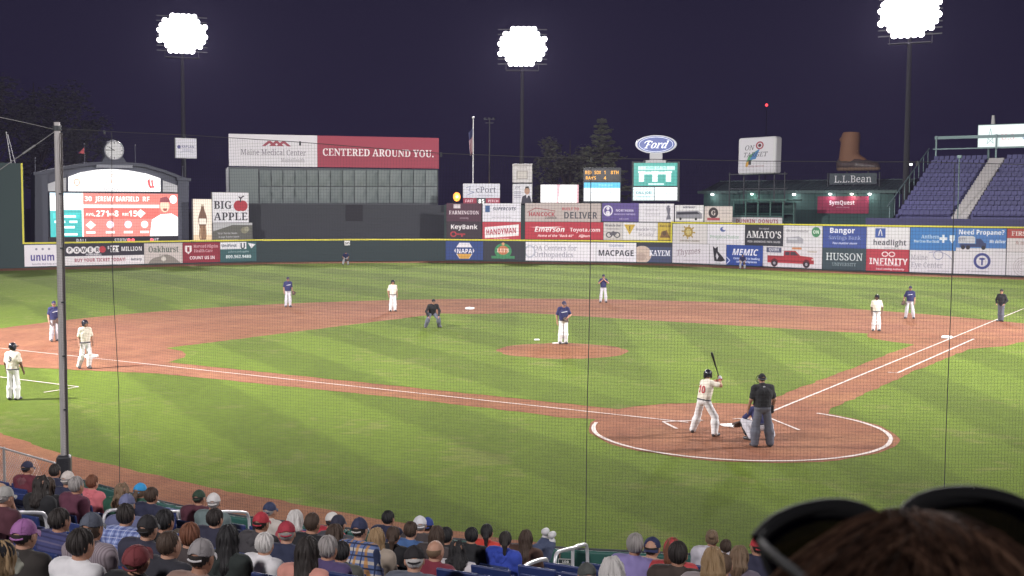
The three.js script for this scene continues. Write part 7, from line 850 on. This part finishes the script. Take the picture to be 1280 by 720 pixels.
  p = G(1137, 398.5); player('first baseman in navy jersey with glove at his hip', p, faceTo(p, HOME), stand({ kL: [0.15, 0.52, 0.05], kR: [-0.15, 0.52, 0.05], aL: [0.2, 0.09, 0], aR: [-0.2, 0.09, 0], tL: [0.25, 0.04, 0.13], tR: [-0.25, 0.04, 0.13], eR: [-0.3, 1.18, 0.02], wR: [-0.32, 0.98, 0.1] }), { shirt: W_.navy, pants: W_.road, cap: W_.navyCap, mitt: 'R', script: W_.chalk, group: road, cell: 0.017, skin: 4 });
  p = G(1251, 402); player('umpire in black jacket standing on the first base line', p, faceTo(p, HOME) - 0.2, stand({ kL: [0.07, 0.52, 0.02], kR: [-0.07, 0.52, 0.02], aL: [0.07, 0.09, 0], aR: [-0.07, 0.09, 0], eL: [0.3, 1.18, -0.02], eR: [-0.3, 1.18, -0.02], wL: [0.22, 1.0, 0.12], wR: [-0.22, 1.0, 0.12] }), { shirt: W_.black, pants: W_.slate, cap: W_.black, long: true, jacket: true, group: umps, cell: 0.017, flare: 0.03, h: 0.97 });
}
{ // batter and bat
  const a = ground(866, 541), b = ground(894, 546), c = a.clone().lerp(b, 0.5).setY(0.012), f = b.clone().sub(a).normalize(), turn = Math.atan2(f.z, -f.x), half = a.distanceTo(b) / 2;
  const [t] = player('batter in cream jersey and black helmet raising a black bat', c, turn, stand({ p: [-0.02, 0.93, -0.04], c: [-0.03, 1.25, 0.03], n: [-0.02, 1.43, 0.08], h: [0.0, 1.59, 0.13], yaw: 1.15, pitch: 0.05, sL: [0.16, 1.37, 0.13], sR: [-0.21, 1.41, -0.0], eL: [0.12, 1.35, 0.42], wL: [-0.14, 1.45, 0.44], eR: [-0.46, 1.36, 0.1], wR: [-0.24, 1.5, 0.32], handL: 'fist', handR: 'fist', thumbL: [0, 1, 0], thumbR: [0, 1, 0], hL: [0.09, 0.91, -0.03], hR: [-0.11, 0.91, -0.05], kL: [0.27, 0.5, 0.08], kR: [-0.3, 0.5, 0.07], aL: [half, 0.09, 0.0], aR: [-half, 0.09, -0.02], tL: [half + 0.06, 0.038, 0.14], tR: [-half, 0.038, 0.14] }), { shirt: W_.cream, pants: W_.white, helmet: W_.helmet, group: home_, flare: 0.034, number: ['10', 0.19, 1.24, W_.red], cell: 0.013, bulk: 1.12, skin: 1 });
  const bat = thing('baseball_bat', 'black wooden bat held upright by the batter', 'bat', V(0, 0, 0)), hp = V(-0.19, 1.5, 0.385).applyAxisAngle(V(0, 1, 0), turn).add(c), prof = [[0.0, -0.12], [0.024, -0.118], [0.024, -0.105], [0.013, -0.095], [0.0125, 0.1], [0.016, 0.3], [0.028, 0.5], [0.033, 0.6], [0.033, 0.7], [0.026, 0.73], [0, 0.735]].map(([x, y]) => new THREE.Vector2(x, y));
  const bm = part(bat, 'bat_barrel', new THREE.LatheGeometry(prof, 16), std([0.012, 0.01, 0.01], 0.3)); part(bm, 'grip_tape', new THREE.CylinderGeometry(0.0155, 0.0145, 0.2, 12).translate(0, 0, 0), std([0.02, 0.018, 0.018], 0.9)); bat.position.copy(hp); bat.quaternion.setFromUnitVectors(V(0, 1, 0), V(-0.28, 0.95, -0.1).normalize());
  // batting gloves
  for (const [x, y, z] of [[-0.14, 1.45, 0.44], [-0.24, 1.5, 0.32]]) { const m = part(t, 'batting_glove', new THREE.SphereGeometry(0.05, 12, 10).scale(1, 1.15, 0.95), W_.chalk); m.position.set(x - 0.02, y + 0.03, z + 0.0); part(t, 'wrist_band', new THREE.SphereGeometry(0.042, 10, 8), W_.red).position.set(x + (x > -0.2 ? 0.07 : -0.06), y - 0.03, z + (x > -0.2 ? 0 : -0.06)); }
  const dp = part(t, 'dirt_stain', new THREE.CircleGeometry(0.055, 10), std([0.3, 0.15, 0.1], 1)); dp.scale.set(0.8, 1.3, 1); dp.position.set(-0.23, 0.74, -0.075); dp.rotation.y = Math.PI + 0.25;
}
{ // home base umpire, seen from behind
  const p = ground(952.5, 558.5).setY(0.012), [t, F] = player('plate umpire in black short sleeves and grey trousers seen from behind', p, Math.PI - 0.05, stand({ p: [0, 0.98, 0], c: [0, 1.33, 0.02], n: [0, 1.51, 0.05], h: [0, 1.665, 0.09], pitch: 0.1, sL: [0.215, 1.46, 0.02], sR: [-0.215, 1.46, 0.02], eL: [0.3, 1.17, 0.02], eR: [-0.3, 1.17, 0.0], wL: [0.32, 0.92, 0.14], wR: [-0.3, 0.9, 0.12], kL: [0.17, 0.52, 0.02], kR: [-0.17, 0.52, 0.02], aL: [0.2, 0.09, -0.02], aR: [-0.2, 0.09, -0.02], tL: [0.24, 0.038, 0.13], tR: [-0.24, 0.038, 0.13] }), { shirt: W_.black, pants: W_.slate, cap: W_.black, group: umps, bulk: 1.28, flare: 0.045, cell: 0.013, skin: 4, h: 1.03 });
  const tg = part(t, 'collar_tag', box(0.05, 0.025, 0.006), W_.chalk); tg.position.set(0, 1.5, -0.075); tg.rotation.x = 0.4;
  part(t, 'mask_strap', new THREE.TorusGeometry(0.108, 0.009, 6, 24).rotateX(Math.PI / 2 - 0.15).translate(0, 1.69, 0.075), W_.slate);
  part(t, 'face_mask', [new THREE.TorusGeometry(0.1, 0.008, 6, 20).translate(0, 1.65, 0.23), ...[-0.05, 0, 0.05].map((x) => bar(V(x, 1.57, 0.235), V(x, 1.73, 0.235), 0.005, 5)), bar(V(-0.09, 1.64, 0.235), V(0.09, 1.64, 0.235), 0.005, 5)], W_.black);
  part(t, 'ball_bag', rbox(0.15, 0.2, 0.08, 0.03, -0.22, 0.92, 0.02), W_.black);
}
{ // catcher
  const p = ground(949, 549).setY(0.012), [t] = player('catcher crouching behind home plate with mitt stretched out', p, Math.PI + 0.12, stand({ p: [0, 0.36, -0.12], c: [0, 0.64, 0.02], n: [0, 0.8, 0.12], h: [-0.04, 0.93, 0.19], sL: [0.19, 0.77, 0.08], sR: [-0.19, 0.77, 0.08], eL: [0.34, 0.58, 0.14], wL: [0.38, 0.42, 0.3], eR: [-0.26, 0.56, 0.0], wR: [-0.2, 0.36, 0.02], hL: [0.1, 0.34, -0.12], hR: [-0.1, 0.34, -0.12], kL: [0.36, 0.46, 0.18], kR: [-0.36, 0.46, 0.18], aL: [0.32, 0.1, -0.12], aR: [-0.32, 0.1, -0.12], tL: [0.4, 0.04, 0.06], tR: [-0.4, 0.04, 0.06] }), { shirt: W_.navy, pants: W_.road, helmet: W_.helmet, mitt: 'L', group: road, bulk: 1.08, cell: 0.014, long: true });
  for (const s of [-1, 1]) part(t, 'shin_guard', tube([V(s * 0.37, 0.48, 0.25), V(s * 0.37, 0.3, 0.14), V(s * 0.35, 0.14, 0.02)], 0.07, 10, 10).scale(1, 1, 1), W_.black);
}
// ---------- spectator right in front, sunglasses pushed up into the hair ----------
{
  const H = at(1150, 1004, 0.6), fl = floorOf(18, 1), F = figure(stand({ yaw: 0 }), { sleeve: 0.97, cell: 0.018, untucked: true, bulk: 0.95 }), sc = (H.y - fl) / F.J.h[1], turn = FACE + 0.12, t = thing('person', 'brown haired spectator with sunglasses pushed up on the head', 'person', V(H.x, fl, H.z).sub(V(0, 0, F.J.h[2] * sc).applyAxisAngle(V(0, 1, 0), turn)), turn); t.scale.setScalar(sc);
  dress(t, F, { skin: skinTones[0], shirt: clothMat([0.1, 0.08, 0.12]), trousers: pantsTones[0], shoes: shoeMats[0] });
  const base = ell([0, 0.03, -0.015], [0.092, 0.108, 0.11]), hf = (x, y, z) => Math.max(base(x, y, z) + strands(x, y, z, 16, 0.007), z - 0.07 - Math.max(0, y - 0.05) * 0.4, -0.12 - y);
  const hm = part(t, 'hair', netMesh(hf, [-0.13, -0.16, -0.16], [0.13, 0.18, 0.13], 0.005, 1.5), std([0.022, 0.013, 0.009], 0.7)); hm.scale.set(1.0, 1, 1.02); hm.position.set(...F.J.h);
  const tones = [[0.03, 0.016, 0.011], [0.075, 0.038, 0.024], [0.14, 0.075, 0.048], [0.22, 0.13, 0.085]];
  tones.forEach((c, q) => { const list = []; for (let i = 0; i < [520, 560, 300, 70][q]; i++) {
    // each strand starts along a parting and sweeps over the crown towards the back
    const side = rnd() < 0.5 ? -1 : 1, z0 = rr(-0.02, 0.075), x0 = 0.012 + rr(-0.012, 0.012), lift = rr(0.0, 0.009), swirl = rr(-0.35, 0.35), pts = []; const n = 7, spread = rr(0.2, 1.25);
    for (let k = 0; k < n; k++) { const s = k / (n - 1), az = side * spread * s * 1.3 + swirl * s * s + 0.12 * Math.sin(s * 5 + i), el_ = lerp(1.45 - Math.abs(z0) * 4, -0.35, s * s * 0.6 + s * 0.4); let dx = Math.sin(az) * Math.cos(el_) + x0 * (1 - s) * 6, dz = -Math.cos(az) * Math.cos(el_) * (0.4 + 0.6 * s) + z0 * 9 * (1 - s), dy = Math.sin(el_); const L = Math.hypot(dx / 0.092, dy / 0.108, dz / 0.11); const kk = 1 / L; pts.push(V(dx * kk, 0.03 + dy * kk, -0.015 + dz * kk).add(V(dx, dy, dz).normalize().multiplyScalar(0.001 + lift + 0.003 * Math.sin(s * 9 + i)))); }
    list.push(new THREE.TubeGeometry(new THREE.CatmullRomCurve3(pts), 14, rr(0.00028, 0.0006), 3)); }
    const hs = std(c, 0.85); hs.specularIntensity = 0.35; const m = part(t, 'hair_strands', list, hs); m.scale.set(1.0, 1, 1.02); m.position.set(...F.J.h); m.userData.kind = 'stuff'; });
  // sunglasses
  const A = at(945, 683, 0.64), B = at(1286, 648, 0.65), C = A.clone().lerp(B, 0.5), X = B.clone().sub(A), w = X.length(); X.normalize(); const Zv = camera.position.clone().sub(C).setY(0.1).normalize(), Y = new THREE.Vector3().crossVectors(Zv, X).normalize(), Z = new THREE.Vector3().crossVectors(X, Y).normalize();
  const g = thing('sunglasses', 'black framed sunglasses resting on top of the brown hair', 'sunglasses', C); g.quaternion.setFromRotationMatrix(new THREE.Matrix4().makeBasis(X, Y, Z)); g.rotateX(-0.22);
  const frameM = std([0.005, 0.005, 0.006], 0.65), lensM = new THREE.MeshPhysicalMaterial({ color: new THREE.Color(0.03, 0.02, 0.024), roughness: 0.06, transmission: 1, thickness: 0, ior: 1.5 });
  const half = w / 2, lens = (s) => { const x = (a) => s * a * half; return [[x(0.99), 0.001], [x(0.86), 0.0085], [x(0.66), 0.0138], [x(0.42), 0.0155], [x(0.22), 0.0125], [x(0.1), 0.006], [x(0.085), -0.006], [x(0.13), -0.022], [x(0.28), -0.034], [x(0.55), -0.038], [x(0.82), -0.033], [x(0.955), -0.018]]; }, curve = (a) => -0.012 * (a / half) * (a / half);
  for (const s of [-1, 1]) {
    const P = lens(s), pts = P.map(([x, y]) => V(x, y, curve(x) * -1)); const rim = new THREE.TubeGeometry(new THREE.CatmullRomCurve3(pts, true), 60, 0.0022, 8, true), brow = new THREE.TubeGeometry(new THREE.CatmullRomCurve3(pts.slice(0, 6)), 30, 0.0062, 8).scale(1, 1, 0.5); part(g, 'rim', [rim, brow], frameM);
    const sg = new THREE.ShapeGeometry(shapeOf(P)); const p = sg.attributes.position; for (let i = 0; i < p.count; i++) p.setZ(i, -curve(p.getX(i))); sg.computeVertexNormals(); part(g, 'lens', sg, lensM);
    const h0 = V(s * half * 0.99, 0.001, 0.012), arm = new THREE.TubeGeometry(new THREE.CatmullRomCurve3([h0, V(s * (half + 0.001), -0.006, 0.03), V(s * (half - 0.002), -0.026, 0.075), V(s * (half - 0.006), -0.045, 0.115), V(s * (half - 0.012), -0.07, 0.14)]), 24, 0.0028, 6); part(g, 'temple_arm', arm.scale(1, 1, 1), frameM);
    for (let i = 0; i < 5; i++) { const q = V(s * half * 0.99, 0.001, 0.012).lerp(V(s * half * 0.6, 0.0145, 0.004), 0.3 + i * 0.13); }
  }
  part(g, 'bridge', new THREE.TubeGeometry(new THREE.CatmullRomCurve3([V(-half * 0.1, 0.005, 0), V(-half * 0.05, 0.0095, 0.001), V(half * 0.05, 0.0095, 0.001), V(half * 0.1, 0.005, 0)]), 14, 0.003, 8), frameM);
  for (const s of [-1, 1]) part(g, 'nose_pad', new THREE.SphereGeometry(0.004, 10, 8).scale(0.7, 1.6, 0.8).translate(s * half * 0.1, -0.008, 0.007), frameM);
}
// ---------- floodlight towers ----------
{
  const steel = std([0.10, 0.10, 0.105], 0.55, { metalness: 0.6 }), housing = std([0.09, 0.09, 0.1], 0.5, { metalness: 0.5 }), glow = lamp(LAMP_COLOR, 14);
  const dish = new THREE.LatheGeometry([[0.05, -0.34], [0.14, -0.3], [0.27, -0.12], [0.335, 0.0], [0.34, 0.03]].map(([a, b]) => new THREE.Vector2(a, b)), 14).rotateX(Math.PI / 2), lens = new THREE.CircleGeometry(0.33, 14).translate(0, 0, 0.02);
  const DX = 0.66, DY = 0.62;
  function tower(label, head, aim, power, rows, cols, group) {
    const t = thing('floodlight_tower', label, 'floodlight tower', V(head.x, 0, head.z), Math.atan2(aim.x - head.x, aim.z - head.z), group), H = head.y, down = -Math.atan2(H - aim.y, Math.hypot(aim.x - head.x, aim.z - head.z));
    const w = cols * DX, h = rows * DY;
    part(t, 'pole', [cyl(0.38, 0.17, H + h / 2, 0, 0, -0.55, 14), cyl(0.5, 0.5, 0.25, 0, 0, -0.55, 14)], std([0.02, 0.02, 0.022], 0.8));
    for (let r = 0; r < rows; r++) part(t, 'cross_arm', [box(w + 0.3, 0.12, 0.12, 0, H + (r - (rows - 1) / 2) * DY, -0.42)], steel);
    part(t, 'platform', [box(w * 0.7, 0.06, 1.1, 0, H - h / 2 - 0.5, -0.55), box(w * 0.7, 0.05, 0.05, 0, H - h / 2 + 0.5, -1.08), box(0.05, 1, 0.05, -w * 0.35, H - h / 2, -1.08), box(0.05, 1, 0.05, w * 0.35, H - h / 2, -1.08)], steel);
    for (let r = 0; r < rows; r++) for (let c = 0; c < cols; c++) { const edge = Math.min(r, rows - 1 - r), cut = edge === 0 ? 2 : edge === 1 ? 1 : 0; if (c < cut || c >= cols - cut) continue;
      const m = part(t, 'flood_lamp', dish, housing); m.position.set((c - (cols - 1) / 2 + (r % 2 ? 0.22 : -0.22)) * DX, H + (r - (rows - 1) / 2) * DY, 0); m.rotation.x = -down + rr(-0.05, 0.05); m.rotation.y = rr(-0.08, 0.08);
      part(m, 'lamp_lens', lens, glow);
    }
    const s = new THREE.SpotLight(LAMP_COLOR, power * TOWER_POWER, 0, 1.0, 0.6, 2), dir = aim.clone().sub(head).normalize(); s.position.copy(head).addScaledVector(dir, 2.4); s.target.position.copy(aim); s.castShadow = true; s.shadow.radius = 50; s.shadow.camera.near = 1; s.shadow.camera.far = 300; s.shadow.mapSize.set(2048, 2048);
    s.name = 'floodlight'; scene.add(s, s.target);
  }
  const g = 'floodlight towers round the ballpark';
  tower('tall floodlight tower rising behind the video scoreboard', at(228, 42, 152), V(-6, 0, -25), 10500, 8, 9, g);
  tower('tall floodlight tower rising behind the stacked outfield signs', at(653, 58, 152), V(0, 0, -25), 10500, 8, 9, g);
  tower('tall floodlight tower standing in front of the empty bleachers', at(1137, 16, 121), V(4, 0, -22), 8500, 8, 9, g);
  tower('floodlight tower beside the third base stands', V(-47, 27, -8), V(2, 0, -40), 17000, 8, 9, g);
  tower('floodlight tower beside the first base stands', V(46, 27, 2), V(0, 0, -40), 17000, 8, 9, g);
  tower('floodlight tower on the grandstand roof toward third base', V(-38, 24, 40), V(2, 0, -50), 3000, 8, 9, g);
  tower('floodlight tower on the grandstand roof toward first base', V(22, 24, 46), V(0, 0, -50), 3000, 8, 9, g);
}
scene.fog = new THREE.FogExp2(0xd8d0ff, 0.00012);   // damp night air that glows round the lamps
renderer.render(scene, camera);
